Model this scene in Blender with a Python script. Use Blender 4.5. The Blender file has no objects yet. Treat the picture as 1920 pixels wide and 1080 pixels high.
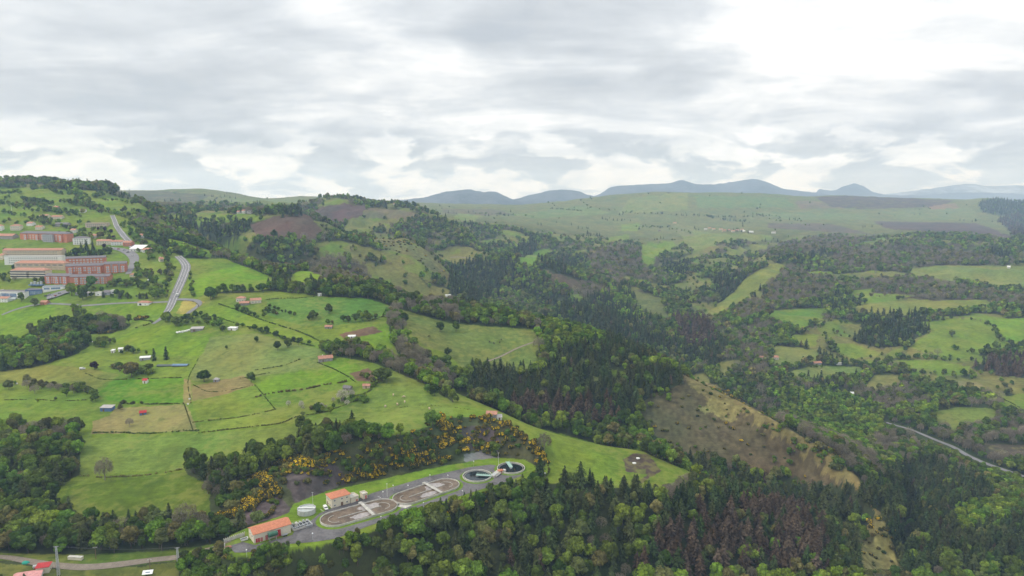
import bpy, bmesh, math, random
import numpy as np
from mathutils import Vector, Matrix
D = bpy.data
SC = bpy.context.scene
COL = SC.collection
rnd = random.Random(7)
nrg = np.random.default_rng(11)
R = math.radians

# ---------------------------------------------------------------- camera, light, sky
CAMZ = 330.0
PITCH = R(7.8); CP = math.cos(PITCH); SP = math.sin(PITCH); F = 1280.0
cam = D.objects.new('camera', D.cameras.new('camera')); COL.objects.link(cam)
cam.location = (0, 0, CAMZ); cam.rotation_euler = (R(90) - PITCH, 0, 0)
cam.data.sensor_width = 36; cam.data.lens = 24.0; cam.data.clip_end = 90000; cam.data.clip_start = 1
SC.camera = cam
SUN_AZ, SUN_EL = R(-62), R(40)          # high, behind and to the left, veiled by the clouds
sl = D.lights.new('sun', 'SUN'); sl.energy = 1.5; sl.angle = R(10); sl.color = (1, .93, .80)
sun = D.objects.new('sun', sl); COL.objects.link(sun)
sdir = Vector((math.sin(SUN_AZ) * math.cos(SUN_EL), -math.cos(SUN_AZ) * math.cos(SUN_EL) * .35, math.sin(SUN_EL))).normalized()
sun.rotation_euler = sdir.to_track_quat('Z', 'Y').to_euler()
VS = SC.view_settings
VS.view_transform = 'Standard'; VS.look = 'None'; VS.exposure = 0.38; VS.gamma = 1; VS.use_curve_mapping = False
SC.cycles.max_bounces = 5; SC.cycles.diffuse_bounces = 2; SC.cycles.glossy_bounces = 2
SC.cycles.transmission_bounces = 2; SC.cycles.volume_bounces = 1; SC.cycles.transparent_max_bounces = 8
SC.cycles.use_adaptive_sampling = True; SC.cycles.adaptive_threshold = 0.02

def px_dir(u, v):
    a = (u - 960) / F; b = (540 - v) / F
    return a, CP + b * SP, -SP + b * CP

class NT:
    """small helper to write node trees"""
    def __init__(s, nt): s.nt = nt; s.nt.nodes.clear()
    def n(s, t, **k):
        nd = s.nt.nodes.new(t)
        for a, b in k.items(): setattr(nd, a, b)
        return nd
    def lk(s, a, b): s.nt.links.new(a, b)
    def put(s, inp, v):
        if hasattr(v, 'is_linked') or isinstance(v, bpy.types.NodeSocket): s.lk(v, inp)
        else: inp.default_value = v
    def math(s, op, a, b=0.0, c=0.0, clamp=False):
        nd = s.n('ShaderNodeMath', operation=op, use_clamp=clamp)
        for i, x in enumerate((a, b, c)): s.put(nd.inputs[i], x)
        return nd.outputs[0]
    def vmath(s, op, a, b=(0, 0, 0)):
        nd = s.n('ShaderNodeVectorMath', operation=op)
        s.put(nd.inputs[0], a); s.put(nd.inputs[1], b)
        return nd.outputs['Value'] if op in ('DOT_PRODUCT', 'LENGTH') else nd.outputs[0]
    def mapr(s, v, a, b, c=0.0, d=1.0, smooth=True):
        nd = s.n('ShaderNodeMapRange', interpolation_type='SMOOTHSTEP' if smooth else 'LINEAR')
        for i, x in enumerate((v, a, b, c, d)): s.put(nd.inputs[i], x)
        return nd.outputs[0]
    def noise(s, vec, scale, detail=5, rough=.55, dist=0.0):
        nd = s.n('ShaderNodeTexNoise'); s.put(nd.inputs['Vector'], vec)
        nd.inputs['Scale'].default_value = scale; nd.inputs['Detail'].default_value = detail
        nd.inputs['Roughness'].default_value = rough; nd.inputs['Distortion'].default_value = dist
        return nd.outputs['Fac']
    def mix(s, f, a, b, blend='MIX'):
        nd = s.n('ShaderNodeMix', data_type='RGBA', blend_type=blend)
        s.put(nd.inputs[0], f)
        for i, x in ((6, a), (7, b)):
            s.put(nd.inputs[i], (*x, 1) if isinstance(x, tuple) and len(x) == 3 else x)
        return nd.outputs[2]

w = D.worlds.new("World"); SC.world = w; w.use_nodes = True
t = NT(w.node_tree)
gen = t.n('ShaderNodeTexCoord').outputs['Generated']
sep = t.n('ShaderNodeSeparateXYZ'); t.lk(gen, sep.inputs[0])
dz = t.math('MAXIMUM', sep.outputs[2], 0.0)
den = t.math('ADD', dz, .16)
cmb = t.n('ShaderNodeCombineXYZ')
t.lk(t.math('DIVIDE', sep.outputs[0], den), cmb.inputs[0]); t.lk(t.math('DIVIDE', sep.outputs[1], den), cmb.inputs[1])
deck = cmb.outputs[0]
big = t.noise(t.vmath('ADD', t.vmath('MULTIPLY', deck, (.95, 1.5, 1)), (3.3, 1.7, 0)), 1.0, 9, .56, .5)          # streaky deck overhead
mid = t.noise(t.vmath('ADD', deck, (13.1, 4.2, 3)), 2.6, 8, .6, .3)
# heaped clouds standing over the horizon
low = t.noise(t.vmath('MULTIPLY', gen, (1, 1, 2.7)), 10.5, 9, .55, .25)
low2 = t.noise(t.vmath('MULTIPLY', t.vmath('ADD', gen, (4, 7, .02)), (1, 1, 3.2)), 18, 6, .55, .1)
wn = t.n('ShaderNodeTexNoise'); t.lk(t.vmath('MULTIPLY', gen, (1, 1, 2.2)), wn.inputs['Vector']); wn.inputs['Scale'].default_value = 3.2; wn.inputs['Detail'].default_value = 6
warp = t.vmath('NORMALIZE', t.vmath('ADD', gen, t.vmath('MULTIPLY', t.vmath('SUBTRACT', wn.outputs['Color'], (.5, .5, .5)), (.55, .3, .28))))
def spot(u, v, r0, r1):
    d = Vector(px_dir(u, v)).normalized()
    return t.mapr(t.vmath('DOT_PRODUCT', warp, tuple(d)), math.cos(R(r0)), math.cos(R(r1)))
b = t.math('MULTIPLY_ADD', big, 1.15, .04)
b = t.math('MULTIPLY_ADD', mid, .55, t.math('SUBTRACT', b, .275))
for (u, v, r0, r1, amt) in ((1830, 80, 24, 1, .17), (1480, 165, 14, 1, .12), (730, 70, 11, 1, .17), (1010, 205, 9, 1, .08),
                            (250, 20, 17, 3, -.07), (1130, 40, 10, 1, -.12), (420, 190, 16, 3, -.05), (1750, 245, 9, 2, -.22), (900, 250, 20, 5, -.06),
                            (1330, 225, 9, 2, -.07), (60, 90, 10, 3, .05)):
    b = t.math('ADD', b, t.math('MULTIPLY', spot(u, v, r0, r1), amt))
top = t.mapr(b, .27, 1.02, .0, 1.0)
heap = t.mapr(low, .44, .54, .05, 1)
heap = t.math('MULTIPLY_ADD', t.math('SUBTRACT', low2, .5), 1.3, heap)
lowm = t.mapr(t.math('MULTIPLY_ADD', t.math('SUBTRACT', mid, .5), .12, sep.outputs[2]), .035, .115, 1, 0)
heap = t.math('MULTIPLY', heap, .95, clamp=True)
val = t.n('ShaderNodeMix', data_type='FLOAT'); t.lk(t.math('MULTIPLY', lowm, .88), val.inputs[0]); t.lk(top, val.inputs[2]); t.lk(heap, val.inputs[3])
cloud = t.n('ShaderNodeValToRGB'); cr = cloud.color_ramp
cr.elements[0].position = 0.0; cr.elements[0].color = (.45, .485, .525, 1)
cr.elements[1].position = 1.0; cr.elements[1].color = (.97, .975, .98, 1)
e = cr.elements.new(.42); e.color = (.60, .635, .67, 1)
e = cr.elements.new(.74); e.color = (.77, .79, .805, 1)
t.lk(val.outputs[0], cloud.inputs[0])
sky = t.n('ShaderNodeTexSky', sky_type='NISHITA'); sky.sun_disc = False
sky.sun_elevation = SUN_EL; sky.sun_rotation = math.atan2(sdir.x, sdir.y); sky.air_density = 1; sky.dust_density = 1
skyc = t.mix(1.0, sky.outputs[0], (.10, .10, .10), 'MULTIPLY')
cover = t.mapr(t.math('ADD', val.outputs[0], t.math('MULTIPLY', lowm, .0)), .0, .12, .93, 1.0)
cloudc = t.mix(t.mapr(sep.outputs[2], 0.0, .16, 1, 0), cloud.outputs[0], t.mix(1.0, cloud.outputs[0], (.93, .97, 1.04), 'MULTIPLY'))
fin = t.mix(cover, skyc, cloudc)
zen = t.mapr(sep.outputs[2], .28, .85, 1.0, 1.55)                                       # an overcast sky is brightest overhead
bg = t.n('ShaderNodeBackground'); t.lk(fin, bg.inputs[0]); t.lk(zen, bg.inputs[1])
wo = t.n('ShaderNodeOutputWorld'); t.lk(bg.outputs[0], wo.inputs[0])

# ---------------------------------------------------------------- object bookkeeping
def tag(o, label=None, cat=None, group=None, kind=None):
    if label: o['label'] = label
    if cat: o['category'] = cat
    if group: o['group'] = group
    if kind: o['kind'] = kind
    return o
def link(name, me, parent=None, loc=None, rz=None):
    o = D.objects.new(name, me); COL.objects.link(o)
    if parent: o.parent = parent
    if loc is not None: o.location = loc
    if rz is not None: o.rotation_euler = (0, 0, rz)
    return o
def empty(name, loc, rz=0.0): return link(name, None, None, loc, rz)
def arr_mesh(name, V, Fq, mats=(), fm=None, smooth=False):
    """mesh from numpy arrays; Fq is (n,3) or (n,4)"""
    me = D.meshes.new(name); V = np.asarray(V, dtype=np.float32); Fq = np.asarray(Fq, dtype=np.int32)
    k = Fq.shape[1]; n = len(Fq)
    me.vertices.add(len(V)); me.vertices.foreach_set('co', V.ravel())
    me.loops.add(n * k); me.loops.foreach_set('vertex_index', Fq.ravel())
    me.polygons.add(n); me.polygons.foreach_set('loop_start', np.arange(0, n * k, k, dtype=np.int32))
    try: me.polygons.foreach_set('loop_total', np.full(n, k, dtype=np.int32))
    except Exception: pass
    for m in mats: me.materials.append(m)
    if fm is not None: me.polygons.foreach_set('material_index', np.asarray(fm, dtype=np.int32))
    me.update(calc_edges=True)
    if smooth: me.polygons.foreach_set('use_smooth', np.ones(n, dtype=bool))
    return me

# ---------------------------------------------------------------- noise
def _hash(ix, iy, seed):
    h = (ix.astype(np.int64) * 374761393 + iy.astype(np.int64) * 668265263 + seed * 974711) & 0xffffffff
    h = ((h ^ (h >> 13)) * 1274126177) & 0xffffffff
    return ((h ^ (h >> 16)) & 0xffff) / 65535.0
def vnoise(x, y, seed=0):
    ix = np.floor(x); iy = np.floor(y); fx = x - ix; fy = y - iy
    fx = fx * fx * (3 - 2 * fx); fy = fy * fy * (3 - 2 * fy)
    a = _hash(ix, iy, seed); b = _hash(ix + 1, iy, seed); c = _hash(ix, iy + 1, seed); d = _hash(ix + 1, iy + 1, seed)
    return (a + (b - a) * fx + (c - a) * fy + (a - b - c + d) * fx * fy) * 2 - 1
def fbm(x, y, seed=0, oct=4, gain=.5):
    s = 0; a = 1.0; tt = 0
    for i in range(oct):
        s = s + a * vnoise(x * 2 ** i + 17 * i, y * 2 ** i - 9 * i, seed + i); tt += a; a *= gain
    return s / tt

# ---------------------------------------------------------------- terrain from ridge and valley lines
def pchip(x, y, xq):
    x = np.asarray(x, float); y = np.asarray(y, float); h = np.diff(x); d = np.diff(y) / h
    n = len(x); m = np.zeros(n)
    if n > 2:
        w1 = 2 * h[1:] + h[:-1]; w2 = h[1:] + 2 * h[:-1]
        ok = d[:-1] * d[1:] > 0
        with np.errstate(divide='ignore', invalid='ignore'):
            hm = (w1 + w2) / (w1 / d[:-1] + w2 / d[1:])
        m[1:-1] = np.where(ok, hm, 0)
    m[0] = d[0]; m[-1] = d[-1]
    xq = np.clip(xq, x[0], x[-1])
    i = np.clip(np.searchsorted(x, xq) - 1, 0, n - 2)
    tt = (xq - x[i]) / h[i]
    return ((1 + 2 * tt) * (1 - tt) ** 2 * y[i] + tt * (1 - tt) ** 2 * h[i] * m[i] + tt * tt * (3 - 2 * tt) * y[i + 1] + tt * tt * (tt - 1) * h[i] * m[i + 1])
def d_(drop): return ('d', drop)
K = [
 [(-350,d_(245),100),(2270,d_(300),100)],
 [(-350,d_(205),325),(0,1090,333),(450,1085,345),(800,1085,355),(1100,1090,372),(1400,1090,385),(1600,1085,400),(1750,d_(264),300),(2270,d_(275),290)],
 [(-350,d_(203),345),(0,1052,350),(300,1052,352),(460,1025,356),(600,1010,358),(800,950,397),(990,893,445),(1150,920,432),(1300,940,430),(1450,1000,435),(1600,1060,430),(1750,d_(267),320),(2270,d_(280),310)],
 [(-350,d_(198),365),(0,1035,362),(300,1035,362),(460,985,381),(560,950,397),(640,912,427),(760,885,449),(900,860,474),(1000,868,467),(1060,885,452),(1150,905,450),(1300,915,455),(1450,985,455),(1600,1045,450),(1750,d_(270),340),(2270,d_(284),330)],
 [(-350,d_(185),430),(0,920,430),(250,940,412),(400,925,415),(480,890,430),(560,865,437),(640,840,446),(760,820,463),(850,783,498),(900,782,500),(960,800,495),(1010,835,475),(1040,870,463),(1150,890,462),(1300,905,465),(1450,970,470),(1600,1030,465),(1750,d_(273),360),(2270,d_(287),350)],
 [(-350,d_(170),560),(0,800,520),(200,820,500),(400,800,505),(560,790,505),(700,770,520),(800,755,528),(900,765,525),(960,785,512),(1060,830,495),(1150,855,490),(1300,897,472),(1450,960,485),(1600,1022,478),(1750,d_(276),380),(2270,d_(290),370)],
 [(-350,d_(150),700),(0,700,640),(200,690,640),(400,700,620),(560,690,620),(700,688,615),(780,708,598),(850,735,572),(930,768,548),(1000,800,530),(1130,835,512),(1200,845,508),(1250,865,495),(1318,896,478),(1400,940,492),(1500,975,502),(1600,1015,496),(1750,d_(279),400),(2270,d_(292),385)],
 [(-350,d_(130),900),(0,610,790),(200,605,780),(400,610,730),(560,640,690),(700,670,650),(780,d_(172),638),(850,d_(188),622),(930,d_(203),610),(1000,d_(216),602),(1130,d_(229),592),(1200,d_(236),585),(1318,d_(250),562),(1400,d_(256),548),(1500,d_(264),530),(1600,d_(270),512),(1660,d_(274),490),(1750,d_(281),420),(2270,d_(294),400)],
 [(-350,d_(95),1000),(0,510,930),(120,500,950),(250,500,960),(330,520,910),(400,530,880),(500,545,850),(620,580,780),(740,600,760),(850,650,730),(950,680,710),(1030,700,690),(1130,730,680),(1250,760,660),(1350,800,640),(1450,850,615),(1550,905,575),(1620,975,525),(1690,1070,460),(1750,d_(278),440),(2270,d_(292),420)],
 [(-350,335,1900),(0,352,1900),(100,352,1850),(180,360,1750),(250,378,1600),(300,405,1450),(350,438,1280),(430,482,1100),(500,503,1020),(620,512,960),(700,535,930),(760,556,900),(860,575,880),(960,596,850),(1030,612,830),(1100,627,810),(1200,667,760),(1280,702,720),(1350,735,690),(1420,770,650),(1490,810,620),(1560,852,590),(1610,900,560),(1640,950,528),(1665,1000,498),(1695,1070,470),(1750,d_(271),462),(2270,d_(288),440)],
 [(-350,d_(60),2100),(0,d_(20),2100),(180,d_(60),2050),(300,d_(120),1750),(430,d_(170),1400),(500,d_(185),1300),(620,d_(210),1250),(760,d_(235),1230),(860,d_(255),1230),(960,d_(270),1220),(1100,d_(280),1150),(1200,d_(285),1080),(1310,d_(290),1000),(1420,d_(298),900),(1500,d_(300),860),(1600,d_(303),830),(1700,d_(304),790),(1800,d_(304),750),(1920,d_(303),715),(2270,d_(303),660)],
 [(-350,d_(50),2200),(0,d_(30),2200),(180,d_(80),2150),(300,d_(110),1850),(430,450,1450),(500,470,1350),(620,490,1350),(760,520,1350),(860,550,1350),(960,575,1400),(1100,590,1350),(1200,d_(256),1250),(1310,d_(272),1220),(1380,d_(272),1130),(1440,700,1050),(1600,700,1080),(1800,730,960),(1920,740,930),(2270,750,900)],
 [(-350,d_(30),2400),(0,d_(20),2400),(180,d_(70),2300),(300,402,2000),(400,415,1800),(480,412,1650),(550,403,1600),(600,420,1600),(660,455,1550),(750,452,1600),(800,478,1560),(850,520,1500),(900,555,1480),(960,d_(250),1500),(1100,d_(258),1420),(1200,d_(265),1380),(1310,d_(268),1320),(1380,d_(266),1330),(1440,610,1300),(1600,600,1350),(1800,610,1250),(1920,620,1200),(2270,620,1150)],
 [(-350,d_(40),2600),(0,d_(40),2600),(300,d_(60),2400),(480,d_(90),2000),(550,d_(110),1950),(660,d_(140),1900),(750,d_(170),1850),(850,d_(215),1700),(900,d_(235),1650),(960,d_(245),1600),(1100,d_(255),1520),(1200,d_(262),1480),(1310,d_(270),1400),(1380,d_(265),1420),(1440,590,1390),(1600,580,1450),(1800,575,1450),(1920,580,1400),(2270,580,1350)],
 [(-350,d_(60),2900),(0,d_(60),2900),(300,390,2900),(480,385,2800),(560,392,2500),(640,383,2400),(720,388,2400),(800,405,2300),(860,440,2100),(930,497,1850),(1000,500,1780),(1080,528,1680),(1150,556,1600),(1220,d_(252),1540),(1290,d_(262),1500),(1330,585,1550),(1372,548,1700),(1400,520,1850),(1435,497,2000),(1500,480,2200),(1600,490,2100),(1700,500,1950),(1800,505,1850),(1920,505,1800),(2270,500,1800)],
 [(-350,d_(60),3000),(0,d_(60),3000),(300,d_(70),3100),(560,d_(75),2800),(640,d_(65),2700),(800,d_(110),2600),(860,d_(160),2400),(930,d_(215),2100),(1000,d_(225),2000),(1080,d_(235),1900),(1150,d_(245),1800),(1220,d_(250),1700),(1290,d_(255),1700),(1330,d_(252),1750),(1372,d_(245),1850),(1435,d_(225),2200),(1500,d_(205),2400),(1600,d_(195),2300),(1800,d_(180),2300),(1920,d_(175),2200),(2270,d_(170),2200)],
 [(-350,d_(60),3300),(300,380,3300),(560,390,3000),(640,d_(55),2900),(800,410,2800),(900,430,2700),(1000,450,2600),(1100,470,2500),(1180,480,2400),(1240,485,2400),(1300,475,2500),(1360,450,2800),(1450,445,3000),(1600,450,2900),(1750,440,2900),(1920,450,2800),(2270,450,2800)],
 [(-350,d_(40),3600),(300,375,3600),(480,378,3700),(640,378,3900),(800,395,3900),(960,405,3900),(1100,415,3900),(1300,420,3900),(1400,410,4200),(1500,400,4400),(1650,405,4400),(1800,410,4200),(1920,420,4000),(2270,420,4000)],
 [(-350,350,4200),(100,357,4200),(180,357,4200),(280,358,4200),(360,355,4200),(430,362,4300),(500,373,4500),(570,369,4600),(650,371,4800),(720,378,5000),(850,383,5200),(960,385,5200),(1050,378,5200),(1150,366,5200),(1250,361,5200),(1350,362,5200),(1450,365,5200),(1520,370,5300),(1560,367,5500),(1650,370,5600),(1720,373,5500),(1800,375,5400),(1850,372,5200),(1920,380,5000),(2270,370,5000)],
 [(-350,d_(150),7500),(2270,d_(170),7500)],
]
def conv(u, v, Y):
    a = (u - 960) / F
    if isinstance(v, tuple):
        s = -v[1] / Y; b = (s * CP + SP) / (CP - s * SP)
    else:
        b = (540 - v) / F; s = (-SP + b * CP) / (CP + b * SP)
    return a / (CP + b * SP), s, math.log(Y)
AZ = np.concatenate([np.linspace(-1.5, -.87, 60, endpoint=False), np.linspace(-.87, .87, 1180), np.linspace(.87, 1.5, 61)[1:]])
rows = []
for y0, y1, n in ((100, 320, 55), (320, 600, 350), (600, 960, 260), (960, 2500, 300), (2500, 7500, 150)):
    rows.append(np.linspace(math.log(y0), math.log(y1), n, endpoint=False))
LY = np.concatenate(rows + [[math.log(7500)]])
NA, NR = len(AZ), len(LY)
def smooth1(a, n):
    k = np.hanning(n + 2)[1:-1]; k /= k.sum()
    return np.convolve(np.pad(a, (n // 2, n // 2), 'edge'), k, 'valid')[:len(a)]
Ls = np.zeros((len(K), NA)); Ss = np.zeros((len(K), NA))
for i, lay in enumerate(K):
    c = np.array([conv(*p) for p in lay])
    Ls[i] = smooth1(pchip(c[:, 0], c[:, 2], AZ), 21); Ss[i] = smooth1(pchip(c[:, 0], c[:, 1], AZ), 9)
for i in range(1, len(K)): Ls[i] = np.maximum(Ls[i], Ls[i - 1] + .012)
T = np.zeros((NA, NR))
for j in range(NA): T[j] = pchip(Ls[:, j], Ss[:, j], LY)
YY = np.exp(LY)[None, :] * np.ones((NA, 1)); XX = AZ[:, None] * YY
amp = np.clip((YY - 520) * .006, 0, 9)
n1 = fbm(XX / 170, YY / 170, 3, 5) * amp
rg = (1 - np.abs(fbm(XX / 230 + 5, YY / 230, 21, 4)) * 2.2) * np.clip((YY - 1020) * .030, 0, 30)   # gullied far slopes
n1 = n1 + rg * np.clip((3800 - YY) / 1500, .15, 1)
n1 += fbm(XX / 38, YY / 38, 9, 4) * (.55 + .6 * np.clip((YY - 600) / 500, 0, 2))
Z = T * YY + n1
def ter_index(x, y):
    az = x / y; ly = np.log(y)
    fi = np.interp(az, AZ, np.arange(NA)); fj = np.interp(ly, LY, np.arange(NR))
    return fi, fj
def bil(G, fi, fj):
    i = np.clip(np.floor(fi).astype(int), 0, NA - 2); j = np.clip(np.floor(fj).astype(int), 0, NR - 2)
    a = fi - i; b = fj - j
    return G[i, j] * (1 - a) * (1 - b) + G[i + 1, j] * a * (1 - b) + G[i, j + 1] * (1 - a) * b + G[i + 1, j + 1] * a * b
def hz(x, y):
    """ground height below the eye at world x,y (camera-relative)"""
    fi, fj = ter_index(np.asarray(x, float), np.asarray(y, float)); return bil(Z, fi, fj)
def pick(u, v):
    """where a line of sight through the photograph meets the ground: x,y (relative z)"""
    dx, dy, dzz = px_dir(u, v); az = dx / dy; s = dzz / dy
    fi = float(np.interp(az, AZ, np.arange(NA))); i = min(int(fi), NA - 2); a = fi - i
    prof = (Z[i] * (1 - a) + Z[i + 1] * a) / np.exp(LY)
    hit = np.nonzero(prof >= s)[0]
    if len(hit) == 0: j = int(np.argmax(prof)); ly = LY[j]
    else:
        j = hit[0]
        if j == 0: ly = LY[0]
        else:
            f = (s - prof[j - 1]) / (prof[j] - prof[j - 1]); ly = LY[j - 1] + f * (LY[j] - LY[j - 1])
    y = math.exp(ly)
    return az * y, y
def plane_pt(u, v, z=-190.0):
    dx, dy, dzz = px_dir(u, v); k = z / dzz
    return dx * k, dy * k
def project(x, y, z):
    """camera-relative point to photo pixel"""
    dep = y * CP - z * SP; b = (y * SP + z * CP) / dep
    return 960 + F * x / dep, 540 - F * b
PLZ = -190.0
def in_poly(px, py, poly):
    c = np.zeros(px.shape, bool); n = len(poly); j = n - 1
    for i in range(n):
        xi, yi = poly[i]; xj, yj = poly[j]
        if yi != yj:
            c ^= ((yi > py) != (yj > py)) & (px < (xj - xi) * (py - yi) / (yj - yi) + xi)
        j = i
    return c
# flat terrace the water works stands on
TERR = [plane_pt(*p) for p in [(415,1030),(430,1004),(462,990),(540,962),(552,945),(600,925),(640,915),(700,902),(800,880),(900,862),(930,858),(985,862),(1012,878),(1010,888),(985,897),(940,910),(850,942),(760,970),(700,990),(640,1012),(560,1026),(500,1035),(440,1037)]]
def blur2(M, n):
    k = np.hanning(n + 2)[1:-1]; k /= k.sum()
    M = np.apply_along_axis(lambda r: np.convolve(np.pad(r, n // 2, 'edge'), k, 'valid')[:len(r)], 0, M)
    return np.apply_along_axis(lambda r: np.convolve(np.pad(r, n // 2, 'edge'), k, 'valid')[:len(r)], 1, M)
i0, i1 = np.searchsorted(AZ, -.52), np.searchsorted(AZ, .1); j0, j1 = np.searchsorted(LY, math.log(320)), np.searchsorted(LY, math.log(520))
m = in_poly(XX[i0:i1, j0:j1], YY[i0:i1, j0:j1], TERR).astype(float)
mb = np.clip(blur2(m, 27) * 1.9, 0, 1); mb = mb * mb * (3 - 2 * mb)
Z[i0:i1, j0:j1] = Z[i0:i1, j0:j1] * (1 - mb) + (PLZ - .12) * mb
# ---------------------------------------------------------------- what grows where
RGB = np.zeros((NA, NR, 3)); CAT = np.zeros((NA, NR), np.int8); VIS = np.zeros((NA, NR), bool)
WOODS, FIELD, CONIF, BROWN, BARE, SCRUB, BRIGHT, BAREGROUND, SPARSE, GORSE = range(10)
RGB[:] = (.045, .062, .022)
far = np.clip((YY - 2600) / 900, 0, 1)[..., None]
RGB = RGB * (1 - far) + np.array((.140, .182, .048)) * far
CAT[YY > 2750] = SPARSE
def ground_poly(pts, step=14):
    out = []
    n = len(pts)
    for k in range(n):
        a = pts[k]; b = pts[(k + 1) % n]; L = math.hypot(b[0] - a[0], b[1] - a[1]); m = max(1, int(L / step))
        for q in range(m):
            out.append(pick(a[0] + (b[0] - a[0]) * q / m, a[1] + (b[1] - a[1]) * q / m))
    return out
def paint(pts, rgb=None, cat=None, jit=.10, ragged=1.0, mul=1.0):
    P = ground_poly(pts); A = [(x / y, math.log(y)) for x, y in P]
    az = [p[0] for p in A]; ly = [p[1] for p in A]
    a0, a1 = max(0, np.searchsorted(AZ, min(az)) - 1), min(NA, np.searchsorted(AZ, max(az)) + 1)
    b0, b1 = max(0, np.searchsorted(LY, min(ly)) - 1), min(NR, np.searchsorted(LY, max(ly)) + 1)
    ga = AZ[a0:a1, None] + 0 * LY[None, b0:b1]; gl = 0 * AZ[a0:a1, None] + LY[None, b0:b1]
    # ragged outline
    ga = ga + .0022 * ragged * fbm(ga * 130, gl * 130, 5, 3); gl = gl + .003 * ragged * fbm(ga * 120, gl * 120, 8, 3)
    m = in_poly(ga, gl, A)
    if rgb is not None:
        c = np.array(rgb) * mul * (1 + jit * (rnd.random() - .5))
        RGB[a0:a1, b0:b1][m] = c
    if cat is not None: CAT[a0:a1, b0:b1][m] = cat
G1 = (.128, .212, .016); G2 = (.126, .188, .022); G3 = (.160, .182, .036); GP = (.150, .186, .048); GD = (.080, .134, .013)
TAN = (.235, .200, .075); EARTH = (.135, .085, .055); HEATH = (.094, .076, .040); MOOR = (.085, .072, .060); STRAW = (.165, .138, .054)
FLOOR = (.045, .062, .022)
CLR = fbm(XX / 150 + 3, YY / 110, 81, 4) + .45 * fbm(XX / 38, YY / 38, 84, 3)
RN = 1 - np.abs(fbm(XX / 230 + 5, YY / 230, 21, 4)) * 2.2
CL = ((CLR > .24) | ((RN > .74) & (CLR > -.22))) & (YY > 900) & (YY < 2900)
RGB[CL] = (.128, .138, .040)
CAT[CL] = 10
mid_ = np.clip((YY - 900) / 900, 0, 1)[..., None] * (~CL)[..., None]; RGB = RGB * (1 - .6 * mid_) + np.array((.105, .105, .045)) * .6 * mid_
GB = (fbm(XX / 60 + 31, YY / 60, 95, 3) > .15) & CL; RGB[GB] = (.115, .165, .026)
GU = (RN < .12) & (YY > 950) & (YY < 2700) & ~CL; CAT[GU] = np.where(fbm(XX / 90, YY / 90, 99, 3) > .35, CONIF, WOODS)[GU]
# left hillside: pasture first, woods and plots over it
paint([(-340,352),(0,350),(180,357),(250,376),(300,404),(350,438),(430,482),(500,503),(620,512),(700,535),(760,556),(860,575),(960,596),(1020,610),(1030,700),(880,700),(850,735),(930,768),(1000,800),(1130,835),(1200,845),(1318,895),(1260,912),(1150,922),(1070,908),(1020,905),(1000,850),(900,782),(850,783),(760,815),(640,835),(560,850),(400,880),(400,980),(110,980),(0,1000),(-340,1010)], G2, FIELD)
for p, c in [
 ([(0,566),(92,570),(105,578),(96,596),(78,618),(50,628),(40,640),(0,645),(-80,640),(-80,570)], G1),
 ([(152,571),(300,571),(318,575),(300,600),(255,612),(215,602),(140,602),(150,585)], G1),
 ([(205,645),(255,615),(340,607),(400,628),(395,645),(372,668),(320,668),(265,660),(235,650)], G1),
 ([(395,632),(480,625),(600,655),(600,668),(640,682),(460,710),(362,714),(355,705),(374,672)], GP),
 ([(185,735),(215,712),(345,708),(342,754),(285,757),(230,754),(190,748)], (.09,.20,.012)),
 ([(345,710),(359,712),(358,757),(343,757)], TAN),
 ([(360,724),(455,704),(478,722),(420,740),(360,752)], (.19,.155,.06)),
 ([(360,754),(480,728),(515,768),(370,792)], (.155,.205,.025)),
 ([(215,765),(340,759),(352,762),(372,808),(170,814),(175,790),(205,780)], TAN),
 ([(372,795),(515,770),(640,728),(640,745),(560,790),(380,812)], (.165,.215,.03)),
 ([(-40,700),(60,682),(160,690),(225,702),(180,730),(80,724),(-40,717)], G3),
 ([(-40,750),(170,752),(185,775),(150,800),(60,797),(-40,806)], G2),
 ([(145,822),(370,815),(560,798),(640,770),(690,745),(740,690),(790,715),(850,742),(850,775),(800,800),(700,820),(600,832),(500,850),(380,880),(340,880),(150,890),(140,850)], (.13,.185,.032)),
 ([(130,912),(350,884),(400,910),(395,965),(340,985),(160,985),(110,950)], GD),
 ([(480,720),(530,702),(620,690),(655,705),(660,715),(500,742)], G1),
 ([(600,672),(655,672),(690,700),(700,714),(665,712),(612,690)], G1),
 ([(655,700),(690,690),(702,700),(700,716),(670,714)], EARTH),
 ([(355,488),(420,487),(500,515),(505,538),(400,545),(366,560),(352,540)], (.12,.225,.012)),
 ([(385,575),(440,572),(500,600),(600,640),(575,640),(500,622),(430,605),(385,592)], (.145,.22,.02)),
 ([(550,503),(610,510),(622,532),(555,532)], (.13,.22,.015)),
 ([(500,562),(590,557),(720,562),(735,580),(700,600),(620,612),(560,610),(500,590)], (.10,.19,.03)),
 ([(625,655),(720,610),(735,600),(742,640),(730,655),(640,660)], G1),
 ([(635,627),(700,612),(717,622),(650,637)], EARTH),
 ([(750,578),(850,600),(990,617),(1014,630),(1012,700),(930,697),(870,690),(835,662),(800,650),(760,620)], (.135,.165,.04)),
 ([(0,372),(0,352),(80,352),(100,372)], G2), ([(330,480),(400,470),(440,500),(350,520)], G2),
 ([(372,578),(385,566),(366,562),(345,562),(330,588),(350,590)], (.32,.27,.07)),
 ([(178,475),(236,470),(250,500),(240,520),(160,500)], G2),
 ([(250,500),(320,485),(325,500),(310,540),(255,540)], G2),
 ]: paint(p, c)
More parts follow.
